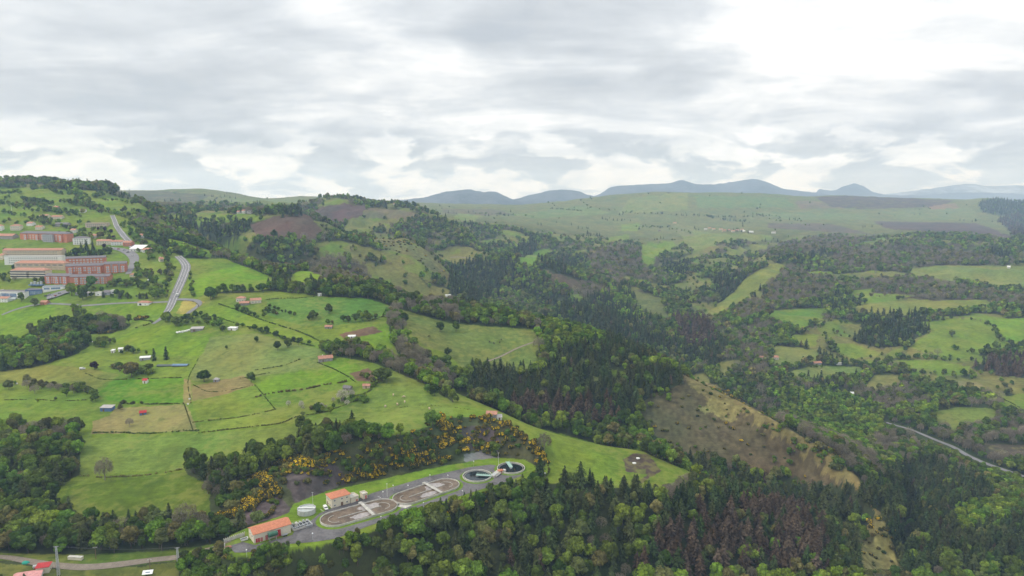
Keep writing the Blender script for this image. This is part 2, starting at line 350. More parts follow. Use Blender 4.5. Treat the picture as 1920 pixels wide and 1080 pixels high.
for p in [  # woods of the left hill
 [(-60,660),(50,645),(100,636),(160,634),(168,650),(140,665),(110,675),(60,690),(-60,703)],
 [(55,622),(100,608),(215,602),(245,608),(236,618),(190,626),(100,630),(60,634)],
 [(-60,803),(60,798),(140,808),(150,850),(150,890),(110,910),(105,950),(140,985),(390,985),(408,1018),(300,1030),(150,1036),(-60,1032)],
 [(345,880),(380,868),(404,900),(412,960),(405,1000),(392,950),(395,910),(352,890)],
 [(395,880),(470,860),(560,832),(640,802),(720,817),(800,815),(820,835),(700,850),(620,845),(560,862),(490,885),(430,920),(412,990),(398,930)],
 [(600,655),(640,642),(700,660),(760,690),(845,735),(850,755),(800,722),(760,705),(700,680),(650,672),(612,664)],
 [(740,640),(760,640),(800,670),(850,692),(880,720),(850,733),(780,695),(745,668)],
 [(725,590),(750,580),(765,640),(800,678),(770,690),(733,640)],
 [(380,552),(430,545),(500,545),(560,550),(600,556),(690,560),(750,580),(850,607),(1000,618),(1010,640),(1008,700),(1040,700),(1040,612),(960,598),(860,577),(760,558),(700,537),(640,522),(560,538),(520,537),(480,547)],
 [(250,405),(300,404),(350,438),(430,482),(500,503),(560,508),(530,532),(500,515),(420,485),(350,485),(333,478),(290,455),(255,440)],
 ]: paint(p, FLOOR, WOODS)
for p, c in [([(280,440),(330,450),(400,472),(395,484),(330,467)], G1), ([(355,405),(430,400),(480,402),(500,412),(440,424),(370,420)], G2),
             ([(290,408),(340,400),(350,418),(300,430)], G2)]: paint(p, c, FIELD)
# cut slope behind the works
paint([(425,930),(480,892),(560,866),(640,842),(760,822),(850,783),(900,781),(960,800),(1010,835),(1025,868),(1010,878),(985,860),(930,856),(900,860),(800,878),(700,900),(640,912),(560,940),(545,962),(462,988),(430,1002),(405,1000)], (.060,.068,.030), SCRUB)
for p in [[(530,893),(560,872),(625,868),(655,905),(600,926),(556,948)], [(455,930),(510,912),(550,958),(530,968),(462,985)], [(860,800),(930,800),(940,835),(880,845)]]:
    paint(p, (.085,.068,.066), SCRUB)
paint([(868,852),(930,842),(936,858),(875,870)], (.19,.18,.18), BAREGROUND)
paint([(640,895),(660,890),(675,900),(650,908)], (.14,.10,.06), SCRUB)
paint([(415,1030),(430,1004),(462,990),(540,962),(552,945),(600,925),(640,915),(700,902),(800,880),(900,862),(930,858),(985,862),(1012,878),(1000,893),(940,914),(850,945),(760,975),(700,996),(640,1018),(560,1032),(500,1040),(440,1045)], (.125,.205,.02), FIELD)
paint([(-60,1036),(150,1040),(300,1034),(400,1020),(440,1010),(440,1034),(350,1050),(250,1060),(110,1060),(-60,1045)], (.085,.13,.02), FIELD)
paint([(-60,1058),(0,1056),(110,1068),(250,1064),(330,1054),(340,1092),(-60,1092)], (.105,.125,.028), FIELD)
paint([(1168,862),(1185,850),(1215,852),(1240,882),(1205,905),(1190,908),(1215,890),(1175,885)], (.085,.060,.050), FIELD)
paint([(1193,880),(1212,880),(1212,888),(1195,888)], (.12,.13,.04), FIELD)
# brown spur with straw crest
paint([(1195,730),(1282,703),(1420,768),(1560,850),(1640,950),(1600,925),(1480,895),(1380,880),(1250,845),(1205,790)], HEATH, SCRUB, ragged=4)
paint([(1282,703),(1340,722),(1430,776),(1560,850),(1612,900),(1640,950),(1668,1000),(1700,1085),(1615,1085),(1640,1030),(1650,990),(1600,905),(1490,830),(1410,785),(1340,752),(1290,725)], STRAW, SCRUB, ragged=4)
paint([(1335,735),(1400,765),(1380,790),(1310,770)], (.175,.160,.058), SCRUB, ragged=5)
paint([(1545,845),(1600,885),(1640,945),(1668,1000),(1704,1085),(1600,1085),(1602,1040),(1622,1000),(1620,960),(1580,905),(1530,870)], STRAW, BAREGROUND, ragged=3)
paint([(1620,985),(1700,1030),(1710,1085),(1612,1085)], (.19,.165,.06), SCRUB, ragged=4)
# conifers
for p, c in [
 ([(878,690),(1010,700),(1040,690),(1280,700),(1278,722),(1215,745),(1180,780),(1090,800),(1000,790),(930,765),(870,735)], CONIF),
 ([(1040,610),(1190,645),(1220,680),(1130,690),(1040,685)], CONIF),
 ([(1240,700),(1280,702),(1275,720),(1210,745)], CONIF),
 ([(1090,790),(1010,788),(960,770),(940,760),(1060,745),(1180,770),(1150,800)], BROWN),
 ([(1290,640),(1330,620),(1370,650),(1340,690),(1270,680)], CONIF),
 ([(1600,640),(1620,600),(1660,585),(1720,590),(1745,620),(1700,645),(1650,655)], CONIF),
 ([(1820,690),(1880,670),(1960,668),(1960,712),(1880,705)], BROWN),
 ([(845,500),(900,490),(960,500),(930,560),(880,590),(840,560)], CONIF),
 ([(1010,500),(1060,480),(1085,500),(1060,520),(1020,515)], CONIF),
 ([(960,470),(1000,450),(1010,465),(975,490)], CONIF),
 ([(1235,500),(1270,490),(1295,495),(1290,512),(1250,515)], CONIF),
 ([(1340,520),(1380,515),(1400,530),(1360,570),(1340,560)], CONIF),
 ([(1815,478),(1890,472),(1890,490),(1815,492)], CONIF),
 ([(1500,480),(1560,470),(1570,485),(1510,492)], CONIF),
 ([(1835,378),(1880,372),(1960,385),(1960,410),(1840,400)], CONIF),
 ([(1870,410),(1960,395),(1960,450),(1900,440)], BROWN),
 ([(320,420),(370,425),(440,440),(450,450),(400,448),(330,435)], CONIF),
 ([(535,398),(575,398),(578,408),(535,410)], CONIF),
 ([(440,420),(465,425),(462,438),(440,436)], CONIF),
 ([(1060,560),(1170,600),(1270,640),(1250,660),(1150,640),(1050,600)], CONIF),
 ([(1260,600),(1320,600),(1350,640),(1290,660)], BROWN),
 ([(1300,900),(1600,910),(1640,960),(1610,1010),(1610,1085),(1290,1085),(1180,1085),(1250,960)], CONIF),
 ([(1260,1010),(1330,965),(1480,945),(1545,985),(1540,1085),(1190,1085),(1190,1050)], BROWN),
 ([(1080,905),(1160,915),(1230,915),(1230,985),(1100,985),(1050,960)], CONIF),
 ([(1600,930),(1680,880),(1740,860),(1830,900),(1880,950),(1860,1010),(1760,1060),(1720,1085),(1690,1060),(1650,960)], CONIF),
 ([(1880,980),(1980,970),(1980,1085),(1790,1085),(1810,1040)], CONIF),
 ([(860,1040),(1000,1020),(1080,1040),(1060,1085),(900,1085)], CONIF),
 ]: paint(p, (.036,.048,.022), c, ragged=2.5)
for p in [ # bare, just-leafing woods
 [(1100,480),(1160,455),(1210,470),(1215,500),(1170,520),(1110,515)], [(1440,520),(1520,500),(1570,520),(1560,560),(1440,575)],
 [(1560,470),(1700,460),(1860,480),(1880,490),(1700,505),(1560,500)], [(1600,530),(1700,520),(1800,540),(1920,560),(1920,580),(1700,560),(1620,550)],
 [(560,490),(640,480),(700,510),(680,540),(600,520)], [(1620,720),(1680,715),(1700,740),(1660,790),(1630,760)], [(1380,560),(1440,570),(1430,600),(1370,600)],
 [(480,500),(560,495),(560,510),(500,510)], [(1030,520),(1100,530),(1150,550),(1100,560)], [(1400,470),(1560,440),(1640,450),(1560,470),(1440,480)],
 [(1380,640),(1440,660),(1440,720),(1390,700)]]: paint(p, (.085,.078,.045), BARE, ragged=4)
for p in [[(1440,735),(1560,730),(1660,770),(1680,810),(1600,840),(1500,800)], [(1290,670),(1400,730),(1340,720)], [(1800,960),(1900,930),(1910,970),(1790,1010)], [(1010,620),(1050,600),(1150,640),(1060,660),(1020,680)]]:
    paint(p, FLOOR, BRIGHT)
# fields of the right-hand valley side
for p, c in [
 ([(1440,583),(1550,577),(1548,592),(1500,618),(1445,602)], (.10,.185,.02)), ([(1600,575),(1650,565),(1850,562),(1870,580),(1750,592),(1600,592)], G3),
 ([(1715,605),(1850,592),(1900,600),(1930,640),(1880,655),(1800,672),(1745,665),(1705,650),(1750,620)], G2),
 ([(1480,628),(1535,627),(1530,650),(1490,647)], G2), ([(1452,648),(1525,655),(1545,672),(1475,690),(1445,682)], GP),
 ([(1560,643),(1600,645),(1655,665),(1600,673),(1568,660)], G2), ([(1465,702),(1520,686),(1615,688),(1620,705),(1500,715)], GP),
 ([(1615,676),(1760,675),(1820,690),(1800,700),(1740,692),(1620,685)], G2), ([(1750,690),(1820,686),(1812,702),(1760,706)], G2),
 ([(1640,702),(1700,704),(1680,726),(1615,735)], (.15,.15,.045)), ([(1748,772),(1800,763),(1860,766),(1878,780),(1840,800),(1790,815),(1760,800)], (.11,.16,.03)),
 ([(1752,714),(1830,716),(1850,726),(1800,732)], (.17,.16,.07)), ([(1872,745),(1930,735),(1930,777),(1890,777)], G2), ([(1850,600),(1930,595),(1930,650),(1890,640)], G1),
 ([(1705,506),(1760,497),(1930,500),(1930,545),(1830,536),(1760,522),(1712,522)], GP),
 ([(1312,598),(1372,550),(1400,520),(1440,498),(1482,488),(1452,525),(1400,565),(1340,600)], (.15,.17,.035)),
 ([(1500,508),(1560,510),(1572,520),(1512,517)], G2), ([(1640,550),(1720,553),(1660,566),(1605,572)], G2), ([(1600,545),(1640,540),(1630,560),(1590,565)], G2),
 ([(970,492),(1000,470),(1032,465),(1022,488),(990,502)], (.11,.20,.03)), ([(1165,421),(1200,418),(1196,433),(1165,434)], G2), ([(1140,445),(1180,440),(1180,450),(1140,455)], G2),
 ([(1200,458),(1262,452),(1275,462),(1240,475),(1225,498),(1205,500)], G2), ([(1280,430),(1360,438),(1440,440),(1450,450),(1360,455),(1300,475),(1280,460)], GP),
 ([(1340,478),(1430,455),(1440,465),(1370,485)], GP), ([(1230,500),(1300,475),(1340,460),(1350,470),(1300,490)], (.16,.16,.055)),
 ([(700,445),(760,450),(800,475),(835,510),(820,515),(770,480),(700,462)], (.13,.135,.05)), ([(1180,540),(1240,560),(1260,610),(1200,590)], (.10,.12,.04)),
 ([(1000,500),(1080,525),(1100,545),(1060,540),(1010,515)], (.10,.075,.05)), ([(1270,425),(1300,425),(1300,445),(1270,440)], (.15,.16,.06)),
 ([(1140,690),(1180,700),(1160,720)], G2), ([(1540,1000),(1560,1000),(1555,1010)], G2),
 ([(1820,830),(1940,836),(1940,870),(1850,860)], (.07,.065,.045)),
 ]: paint(p, c, FIELD if c != (.13,.135,.05) else SCRUB)
# far hills, moor and pastures
for p, c in [
 ([(468,422),(520,404),(575,402),(612,440),(580,448),(480,445)], (.105,.072,.055)), ([(585,400),(605,388),(640,383),(690,387),(680,405),(640,418),(600,412)], (.085,.062,.055)),
 ([(690,390),(760,395),(800,405),(760,412),(680,408)], (.13,.115,.07)), ([(830,392),(930,392),(960,402),(880,405),(830,400)], (.11,.10,.06)),
 ([(190,358),(300,358),(400,366),(330,390),(280,385)], (.085,.088,.05)), ([(1490,378),(1520,376),(1590,392),(1500,390)], (.14,.115,.075)),
 ([(1525,370),(1600,366),(1790,376),(1760,388),(1620,392),(1560,388)], (.075,.058,.052)), ([(1640,415),(1830,418),(1920,450),(1780,440),(1660,428)], (.085,.068,.058)),
 ([(1440,418),(1560,420),(1640,440),(1560,435),(1440,428)], (.10,.085,.06)), ([(1740,388),(1790,380),(1800,390),(1750,394)], (.20,.13,.085)),
 ([(1250,362),(1290,362),(1290,392),(1180,400)], (.16,.185,.05)), ([(960,402),(1100,385),(1150,400),(1000,410)], (.12,.165,.05)),
 ([(1180,372),(1230,366),(1280,395),(1160,400)], (.15,.185,.055)),([(1300,366),(1470,370),(1490,388),(1310,390)], (.11,.17,.055)),
 ([(1400,398),(1620,400),(1630,412),(1480,412)], (.12,.165,.06)), ([(1650,396),(1820,390),(1840,412),(1700,414)], (.125,.16,.06)),
 ([(860,400),(905,405),(890,415),(850,410)], (.14,.18,.05)), ([(420,370),(500,375),(570,372),(560,388),(440,384)], (.13,.17,.06)),
 ]: paint(p, c, SPARSE if p[0][1] < 400 else BAREGROUND)
# ---- soft mottling so no plot is one flat tone
MOT = (1 + .26 * fbm(XX / 24, YY / 38, 31, 5) + .18 * fbm(XX / 5, YY / 7, 33, 3))[..., None]
HUE = fbm(XX / 45 + 9, YY / 60, 41, 4)[..., None] * np.array((.38, .08, .15)) + 1
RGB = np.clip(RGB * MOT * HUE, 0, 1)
SCR = (CAT == SCRUB)[..., None]; RGB = np.where(SCR, RGB * (1 + .55 * fbm(XX / 3.2, YY / 3.2, 71, 4)[..., None]), RGB); RGB = np.clip(RGB, 0, 1)
isf = np.isin(CAT, (FIELD, SPARSE, 10)).astype(np.float32)
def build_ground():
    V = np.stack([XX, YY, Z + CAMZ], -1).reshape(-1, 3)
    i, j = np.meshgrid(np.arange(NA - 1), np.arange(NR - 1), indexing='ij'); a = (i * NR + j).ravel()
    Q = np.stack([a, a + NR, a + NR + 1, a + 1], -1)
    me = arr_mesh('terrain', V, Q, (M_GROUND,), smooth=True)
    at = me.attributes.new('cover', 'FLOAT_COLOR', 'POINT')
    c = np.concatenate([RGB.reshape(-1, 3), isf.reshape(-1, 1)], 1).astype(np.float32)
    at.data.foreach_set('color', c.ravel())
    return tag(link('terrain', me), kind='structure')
# ---------------------------------------------------------------- materials
def mat(name, c, rough=.85, spec=.25, var=.12, sc=.4, metal=0.0, c2=None, bump=0.0):
    m = D.materials.new(name); m.use_nodes = True; t = NT(m.node_tree)
    tc = t.n('ShaderNodeTexCoord').outputs['Object']
    nz = t.noise(tc, sc, 4, .6); nz2 = t.noise(tc, sc * 7, 3, .6)
    f = t.math('MULTIPLY_ADD', nz2, .4, t.math('MULTIPLY', nz, .6))
    col = t.mix(t.mapr(f, .35, .65), tuple(x * (1 - var) for x in c), tuple(min(1, x * (1 + var)) for x in (c2 or c)))
    p = t.n('ShaderNodeBsdfPrincipled'); t.lk(col, p.inputs['Base Color'])
    p.inputs['Roughness'].default_value = rough; p.inputs['Specular IOR Level'].default_value = spec; p.inputs['Metallic'].default_value = metal
    if bump:
        b = t.n('ShaderNodeBump'); b.inputs['Distance'].default_value = bump; t.lk(f, b.inputs['Height']); t.lk(b.outputs[0], p.inputs['Normal'])
    o = t.n('ShaderNodeOutputMaterial'); t.lk(p.outputs[0], o.inputs[0])
    return m
def leaf_mat(name, c, var=.30, hue=(.25, .05, .1), trans=.25):
    m = D.materials.new(name); m.use_nodes = True; t = NT(m.node_tree)
    rn = t.n('ShaderNodeObjectInfo').outputs['Random']
    at = t.n('ShaderNodeAttribute', attribute_name='tone').outputs['Fac']
    pos = t.n('ShaderNodeNewGeometry').outputs['Position']
    nz = t.noise(pos, .045, 3, .6)
    v = t.math('MULTIPLY', t.mapr(rn, 0, 1, 1 - var, 1 + var, False), at)
    v = t.math('MULTIPLY', v, t.mapr(nz, .3, .7, .8, 1.2))
    rn2 = t.math('FRACT', t.math('MULTIPLY', rn, 7.31))
    a = tuple(max(0, c[i] * (1 - hue[i])) for i in range(3)); b = tuple(c[i] * (1 + hue[i]) for i in range(3))
    col = t.mix(rn2, a, b)
    sc = t.n('ShaderNodeVectorMath', operation='SCALE'); t.lk(col, sc.inputs[0]); t.lk(v, sc.inputs['Scale'])
    d = t.n('ShaderNodeBsdfDiffuse'); t.lk(sc.outputs[0], d.inputs[0])
    tr = t.n('ShaderNodeBsdfTranslucent'); t.lk(sc.outputs[0], tr.inputs[0])
    mx = t.n('ShaderNodeMixShader'); mx.inputs[0].default_value = trans; t.lk(d.outputs[0], mx.inputs[1]); t.lk(tr.outputs[0], mx.inputs[2])
    o = t.n('ShaderNodeOutputMaterial'); t.lk(mx.outputs[0], o.inputs[0])
    return m
def ground_mat():
    m = D.materials.new('ground_cover'); m.use_nodes = True; t = NT(m.node_tree)
    at = t.n('ShaderNodeAttribute', attribute_name='cover'); pos = t.n('ShaderNodeNewGeometry').outputs['Position']
    a = t.noise(pos, .16, 5, .62); b = t.noise(pos, 1.1, 4, .65); c = t.noise(t.vmath('MULTIPLY', pos, (.25, 1, 1)), .5, 4, .6)
    d = t.noise(pos, .02, 4, .55)
    f = t.math('ADD', t.math('MULTIPLY', a, .42), t.math('ADD', t.math('MULTIPLY', b, .28), t.math('MULTIPLY', c, .30)))
    k = t.mapr(f, .32, .68, .58, 1.42, False)
    sc = t.n('ShaderNodeVectorMath', operation='SCALE'); t.lk(at.outputs['Color'], sc.inputs[0]); t.lk(k, sc.inputs['Scale'])
    # drier, yellower patches in the grass
    dry = t.math('MULTIPLY', t.mapr(t.math('MULTIPLY_ADD', t.math('SUBTRACT', a, .5), .6, d), .50, .68), at.outputs['Alpha'])
    col = t.mix(t.math('MULTIPLY', dry, .45), sc.outputs[0], (.200, .195, .048))
    dk = t.math('MULTIPLY', t.mapr(t.noise(pos, .06, 5, .7, .4), .56, .66), at.outputs['Alpha'])
    col = t.mix(t.math('MULTIPLY', dk, .42), col, (.055, .095, .016))
    p = t.n('ShaderNodeBsdfPrincipled'); t.lk(col, p.inputs['Base Color']); p.inputs['Roughness'].default_value = .95; p.inputs['Specular IOR Level'].default_value = .08
    bm = t.n('ShaderNodeBump'); bm.inputs['Distance'].default_value = .8; bm.inputs['Strength'].default_value = .6; t.lk(f, bm.inputs['Height']); t.lk(bm.outputs[0], p.inputs['Normal'])
    o = t.n('ShaderNodeOutputMaterial'); t.lk(p.outputs[0], o.inputs[0])
    return m
M_GROUND = ground_mat()
M_BARK = mat('bark', (.10, .08, .06), .95, .1)
M_PALEBARK = mat('pale_bark', (.24, .21, .17), .95, .1)
LEAF = {
 'dark green': leaf_mat('leaf_dark', (.090, .136, .026)),
 'mid green': leaf_mat('leaf_mid', (.135, .200, .030)),
 'bright green': leaf_mat('leaf_bright', (.175, .265, .030)),
 'pine': leaf_mat('needle_dark', (.068, .090, .031), .3),
 'rusty brown': leaf_mat('needle_brown', (.125, .090, .060), .3, (.1, .15, .2)),
 'olive': leaf_mat('leaf_olive', (.155, .160, .052)),
 'bare': leaf_mat('twig_grey', (.245, .215, .150), .25, (.10, .06, .15), .4),
 'blossom': leaf_mat('blossom', (.46, .43, .36), .15, (.05, .05, .05), .3),
 'gorse': leaf_mat('gorse_green', (.095, .095, .030), .25),
 'flower': leaf_mat('gorse_flower', (.64, .44, .022), .3, (.1, .12, .2), .2),
 'purple': leaf_mat('leaf_purple', (.045, .016, .022), .1),
 'hedge': leaf_mat('hedge_leaf', (.092, .112, .030)),
}
# ---------------------------------------------------------------- plants
def icos(n=1):
    bm = bmesh.new(); bmesh.ops.create_icosphere(bm, subdivisions=n, radius=1.0)
    V = np.array([v.co[:] for v in bm.verts]); Fc = np.array([[v.index for v in f.verts] for f in bm.faces]); bm.free()
    return V, Fc
ICO1 = icos(1); ICO2 = icos(2)
def cards(P, N, size, asp, g):
    """two-triangle leaf sprays at P facing N"""
    n = len(P); N = N / np.linalg.norm(N, axis=1, keepdims=True)
    r = g.normal(size=(n, 3)); U = np.cross(N, r); U /= np.linalg.norm(U, axis=1, keepdims=True); W = np.cross(N, U)
    s = size * g.uniform(.6, 1.35, (n, 1)); a = U * s; b = W * s * asp
    j = lambda: 1 + g.uniform(-.25, .25, (n, 1))
    V = np.stack([P - a * j() - b * .35, P + b * j() - a * .2, P + a * j() + b * .25, P - b * j() + a * .15], 1)
    Fq = np.arange(n * 4).reshape(n, 4)
    return V.reshape(-1, 3), np.concatenate([Fq[:, :3], Fq[:, [0, 2, 3]]])
def limb(p0, p1, r0, r1, k=5):
    p0 = np.array(p0, float); p1 = np.array(p1, float); d = p1 - p0; d /= np.linalg.norm(d)
    u = np.cross(d, (0.3, .9, .1)); u /= np.linalg.norm(u); w = np.cross(d, u)
    an = np.arange(k) * 2 * math.pi / k
    ring = np.cos(an)[:, None] * u + np.sin(an)[:, None] * w
    V = np.concatenate([p0 + ring * r0, p1 + ring * r1]); Fc = []
    for i in range(k):
        q = (i + 1) % k; Fc += [[i, q, k + q], [i, k + q, k + i]]
    return V, np.array(Fc)
class Geo:
    def __init__(s): s.V = []; s.F = []; s.T = []; s.M = []; s.n = 0
    def add(s, V, Fc, tone=1.0, m=0):
        s.V.append(V); s.F.append(Fc + s.n); s.n += len(V)
        s.T.append(np.broadcast_to(np.asarray(tone, float), (len(V),)) if np.ndim(tone) == 0 else tone)
        s.M.append(np.full(len(Fc), m))
    def mesh(s, name, mats):
        me = arr_mesh(name, np.concatenate(s.V), np.concatenate(s.F), mats, np.concatenate(s.M))
        at = me.attributes.new('tone', 'FLOAT', 'POINT'); at.data.foreach_set('value', np.concatenate(s.T).astype(np.float32))
        return me
def broadleaf(seed, ncards, H=10.0, W=4.4, low=.22, nb=11, flat=1.0, size=.62):
    g = np.random.default_rng(seed); crown = Geo(); trunk = Geo()
    C = []; Rr = []
    ctr = H * (low + 1) / 2; hh = H * (1 - low) / 2
    for i in range(nb):
        th = g.uniform(0, 6.283); ph = g.uniform(-.75, 1); rr = math.sqrt(max(0, 1 - ph * ph)) * g.uniform(.5, .98)
        C.append((math.cos(th) * rr * W * .78, math.sin(th) * rr * W * .78, ctr + ph * hh * .68)); Rr.append(W * g.uniform(.24, .46))
    C.append((0, 0, ctr)); Rr.append(W * .60)
    C = np.array(C); Rr = np.array(Rr)
    for c, r in zip(C, Rr):
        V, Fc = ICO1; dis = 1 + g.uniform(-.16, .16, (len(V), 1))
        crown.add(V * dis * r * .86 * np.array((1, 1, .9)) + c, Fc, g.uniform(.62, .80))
    pw = Rr ** 2; idx = g.choice(len(C), ncards, p=pw / pw.sum())
    dirs = g.normal(size=(ncards, 3)); dirs[:, 2] += .25; dirs /= np.linalg.norm(dirs, axis=1, keepdims=True)
    P = C[idx] + dirs * Rr[idx][:, None] * g.uniform(.84, 1.08, (ncards, 1)) * np.array((1, 1, .92))
    dd = np.linalg.norm((P[:, None] - C[None]), axis=2) / Rr[None]; keep = (dd < .78).sum(1) == 0
    P = P[keep]; dirs = dirs[keep]; idx = idx[keep]
    V, Fc = cards(P, dirs + g.normal(size=P.shape) * .42, size, .8, g)
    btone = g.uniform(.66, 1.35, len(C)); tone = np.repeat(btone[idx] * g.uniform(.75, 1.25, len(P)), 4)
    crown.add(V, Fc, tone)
    trunk.add(*limb((0, 0, -1.2), (0.1, .05, H * .45), .30, .16))
    for i in range(5):
        th = g.uniform(0, 6.28); trunk.add(*limb((0, 0, H * (.25 + .04 * i)), (math.cos(th) * W * .5, math.sin(th) * W * .5, H * .55), .13, .05, 4))
    return crown, trunk
def conifer(seed, H=18.0, W=3.6, tiers=15, per=9, low=.10, round_=1.0, size=.55):
    g = np.random.default_rng(seed); crown = Geo(); trunk = Geo()
    k = 9; an = np.arange(k) * 2 * math.pi / k; V = [(0, 0, H * .97)]; Fc = []
    lv = [(.75, .20), (.45, .46), (low + .08, .62), (low, .3)]
    for h, r in lv:
        for a in an: V.append((math.cos(a) * W * r * g.uniform(.75, 1.1), math.sin(a) * W * r * g.uniform(.75, 1.1), H * h + g.uniform(-.4, .4)))
    for i in range(k): Fc.append((0, 1 + i, 1 + (i + 1) % k))
    for l in range(len(lv) - 1):
        for i in range(k):
            a = 1 + l * k + i; b = 1 + l * k + (i + 1) % k; Fc += [(a, a + k, b + k), (a, b + k, b)]
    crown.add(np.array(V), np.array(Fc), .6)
    P = []; N = []; Tn = []
    for ti in range(tiers):
        f = ti / (tiers - 1); h = H * (low + (1 - low) * f * .98); rad = W * (1 - f ** (1.15 * round_)) * g.uniform(.85, 1.1) + .25
        for b in range(max(3, int(per * (1 - f * .6)))):
            th = g.uniform(0, 6.283); L = rad * g.uniform(.75, 1.15); tn = g.uniform(.7, 1.3)
            for q in (.45, .72, .95):
                P.append((math.cos(th) * L * q, math.sin(th) * L * q, h - L * q * .22 + g.uniform(-.25, .25)))
                N.append((math.cos(th) * .7 + g.normal() * .3, math.sin(th) * .7 + g.normal() * .3, .75)); Tn.append(tn * g.uniform(.85, 1.15))
    P = np.array(P); N = np.array(N); V, Fc = cards(P, N, size * 1.15, 1.0, g)
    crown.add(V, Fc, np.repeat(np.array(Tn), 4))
    V, Fc = cards(np.array([(0, 0, H * q) for q in (.93, .96, 1.0)]), g.normal(size=(3, 3)) * (1, 1, .2), .45, 1.6, g); crown.add(V, Fc, 1.0)
    trunk.add(*limb((0, 0, -1.2), (0, 0, H * .9), .26, .06))
    return crown, trunk
def bare(seed, ncards, H=10.0, W=4.3):
    g = np.random.default_rng(seed); crown = Geo(); trunk = Geo()
    trunk.add(*limb((0, 0, -1), (0, 0, H * .4), .26, .17))
    ends = []
    for i in range(9):
        th = g.uniform(0, 6.28); e = np.array((math.cos(th) * W * g.uniform(.2, .55), math.sin(th) * W * g.uniform(.2, .55), H * g.uniform(.55, .8)))
        trunk.add(*limb((0, 0, H * g.uniform(.2, .42)), e, .12, .05, 4))
        for k in range(4):
            e2 = e + g.normal(size=3) * (W * .3, W * .3, H * .1); trunk.add(*limb(e, e2, .05, .02, 3)); ends.append(e2)
    d = g.normal(size=(ncards, 3)); d[:, 2] = np.abs(d[:, 2]) * .9 - .35; d /= np.linalg.norm(d, axis=1, keepdims=True)
    rr = g.uniform(.45, 1, (ncards, 1)) ** .5 * (1 + .14 * np.sin(d[:, :1] * 7 + seed) * np.cos(d[:, 1:2] * 6))
    P = d * rr * (W, W, H * .5) + (0, 0, H * .52)
    V, Fc = cards(P, g.normal(size=(ncards, 3)), .62, .16, g); crown.add(V, Fc, np.repeat(g.uniform(.7, 1.3, ncards), 4))
    return crown, trunk
def bush(seed, ncards, H=2.2, W=2.0, flower=0.0, size=.34):
    g = np.random.default_rng(seed); G = Geo(); nb = 7
    C = np.array([(g.uniform(-.55, .55) * W, g.uniform(-.55, .55) * W, H * g.uniform(.3, .62)) for _ in range(nb)]); Rr = g.uniform(.4, .6, nb) * H * .8
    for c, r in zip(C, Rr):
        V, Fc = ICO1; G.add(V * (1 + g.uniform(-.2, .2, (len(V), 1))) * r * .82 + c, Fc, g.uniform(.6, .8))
    idx = g.integers(0, nb, ncards); d = g.normal(size=(ncards, 3)); d[:, 2] += .4; d /= np.linalg.norm(d, axis=1, keepdims=True)
    P = C[idx] + d * Rr[idx][:, None] * g.uniform(.85, 1.12, (ncards, 1)); keep = P[:, 2] > .05; P = P[keep]; d = d[keep]; idx = idx[keep]
    fl = (g.random(len(P)) < flower * (1.5 * (vnoise(P[:, 0] * 1.3 + seed, P[:, 1] * 1.3) > -.1))) & (P[:, 2] > H * .3)
    for sel, mi, sz in ((~fl, 0, size), (fl, 1, size * .8)):
        if sel.any():
            V, Fc = cards(P[sel], d[sel] + g.normal(size=(sel.sum(), 3)) * .4, sz, .8, g); G.add(V, Fc, np.repeat(g.uniform(.75, 1.3, sel.sum()), 4), mi)
    return G
def merged(crown, trunk, cm, tm, name):
    G = Geo()
    for g_, mi in ((crown, 0), (trunk, 1)):
        for V, Fc, Tn, Mm in zip(g_.V, g_.F, g_.T, g_.M):
            G.V.append(V); G.F.append(Fc + (G.n if mi == 0 else G.n)); G.T.append(Tn); G.M.append(np.full(len(Fc), mi))
        G.n += g_.n
    return G.mesh(name, (cm, tm))
PROTO = {}     # kind -> list of (height, crown mesh, trunk mesh, merged near, merged far)
def add_proto(kind, base, leafk, shapes, far_shapes, H, tm=M_BARK):
    L = []
    for (c, tr), (fc, ft) in zip(shapes, far_shapes):
        L.append((H, c.mesh(base + '_crown', (LEAF[leafk],)), tr.mesh(base + '_trunk', (tm,)), merged(c, tr, LEAF[leafk], tm, base), merged(fc, ft, LEAF[leafk], tm, base)))
    PROTO[kind] = L
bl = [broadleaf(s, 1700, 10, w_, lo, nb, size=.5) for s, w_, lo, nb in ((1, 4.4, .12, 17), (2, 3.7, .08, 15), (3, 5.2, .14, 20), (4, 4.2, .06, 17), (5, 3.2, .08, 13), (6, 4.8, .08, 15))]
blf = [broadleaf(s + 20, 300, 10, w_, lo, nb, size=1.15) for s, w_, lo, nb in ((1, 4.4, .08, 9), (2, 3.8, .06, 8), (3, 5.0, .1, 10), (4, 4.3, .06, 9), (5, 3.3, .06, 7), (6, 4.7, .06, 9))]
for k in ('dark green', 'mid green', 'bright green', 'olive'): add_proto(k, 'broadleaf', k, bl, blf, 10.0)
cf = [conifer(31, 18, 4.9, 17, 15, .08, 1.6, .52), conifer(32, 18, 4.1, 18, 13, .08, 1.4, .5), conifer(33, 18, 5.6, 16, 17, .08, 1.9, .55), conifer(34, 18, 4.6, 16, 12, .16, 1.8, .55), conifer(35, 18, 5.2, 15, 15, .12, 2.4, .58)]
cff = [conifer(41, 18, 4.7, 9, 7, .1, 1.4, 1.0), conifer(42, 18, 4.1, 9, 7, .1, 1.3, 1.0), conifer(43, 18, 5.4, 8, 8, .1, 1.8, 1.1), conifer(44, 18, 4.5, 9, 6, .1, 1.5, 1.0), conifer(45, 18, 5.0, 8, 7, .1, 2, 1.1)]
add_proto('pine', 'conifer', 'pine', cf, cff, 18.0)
cb = [conifer(51, 18, 5.0, 16, 17, .05, 2.3, .58), conifer(52, 18, 4.3, 16, 15, .05, 2.0, .55), conifer(53, 18, 5.7, 15, 19, .05, 2.7, .6), conifer(54, 18, 4.8, 16, 15, .05, 2.4, .55)]
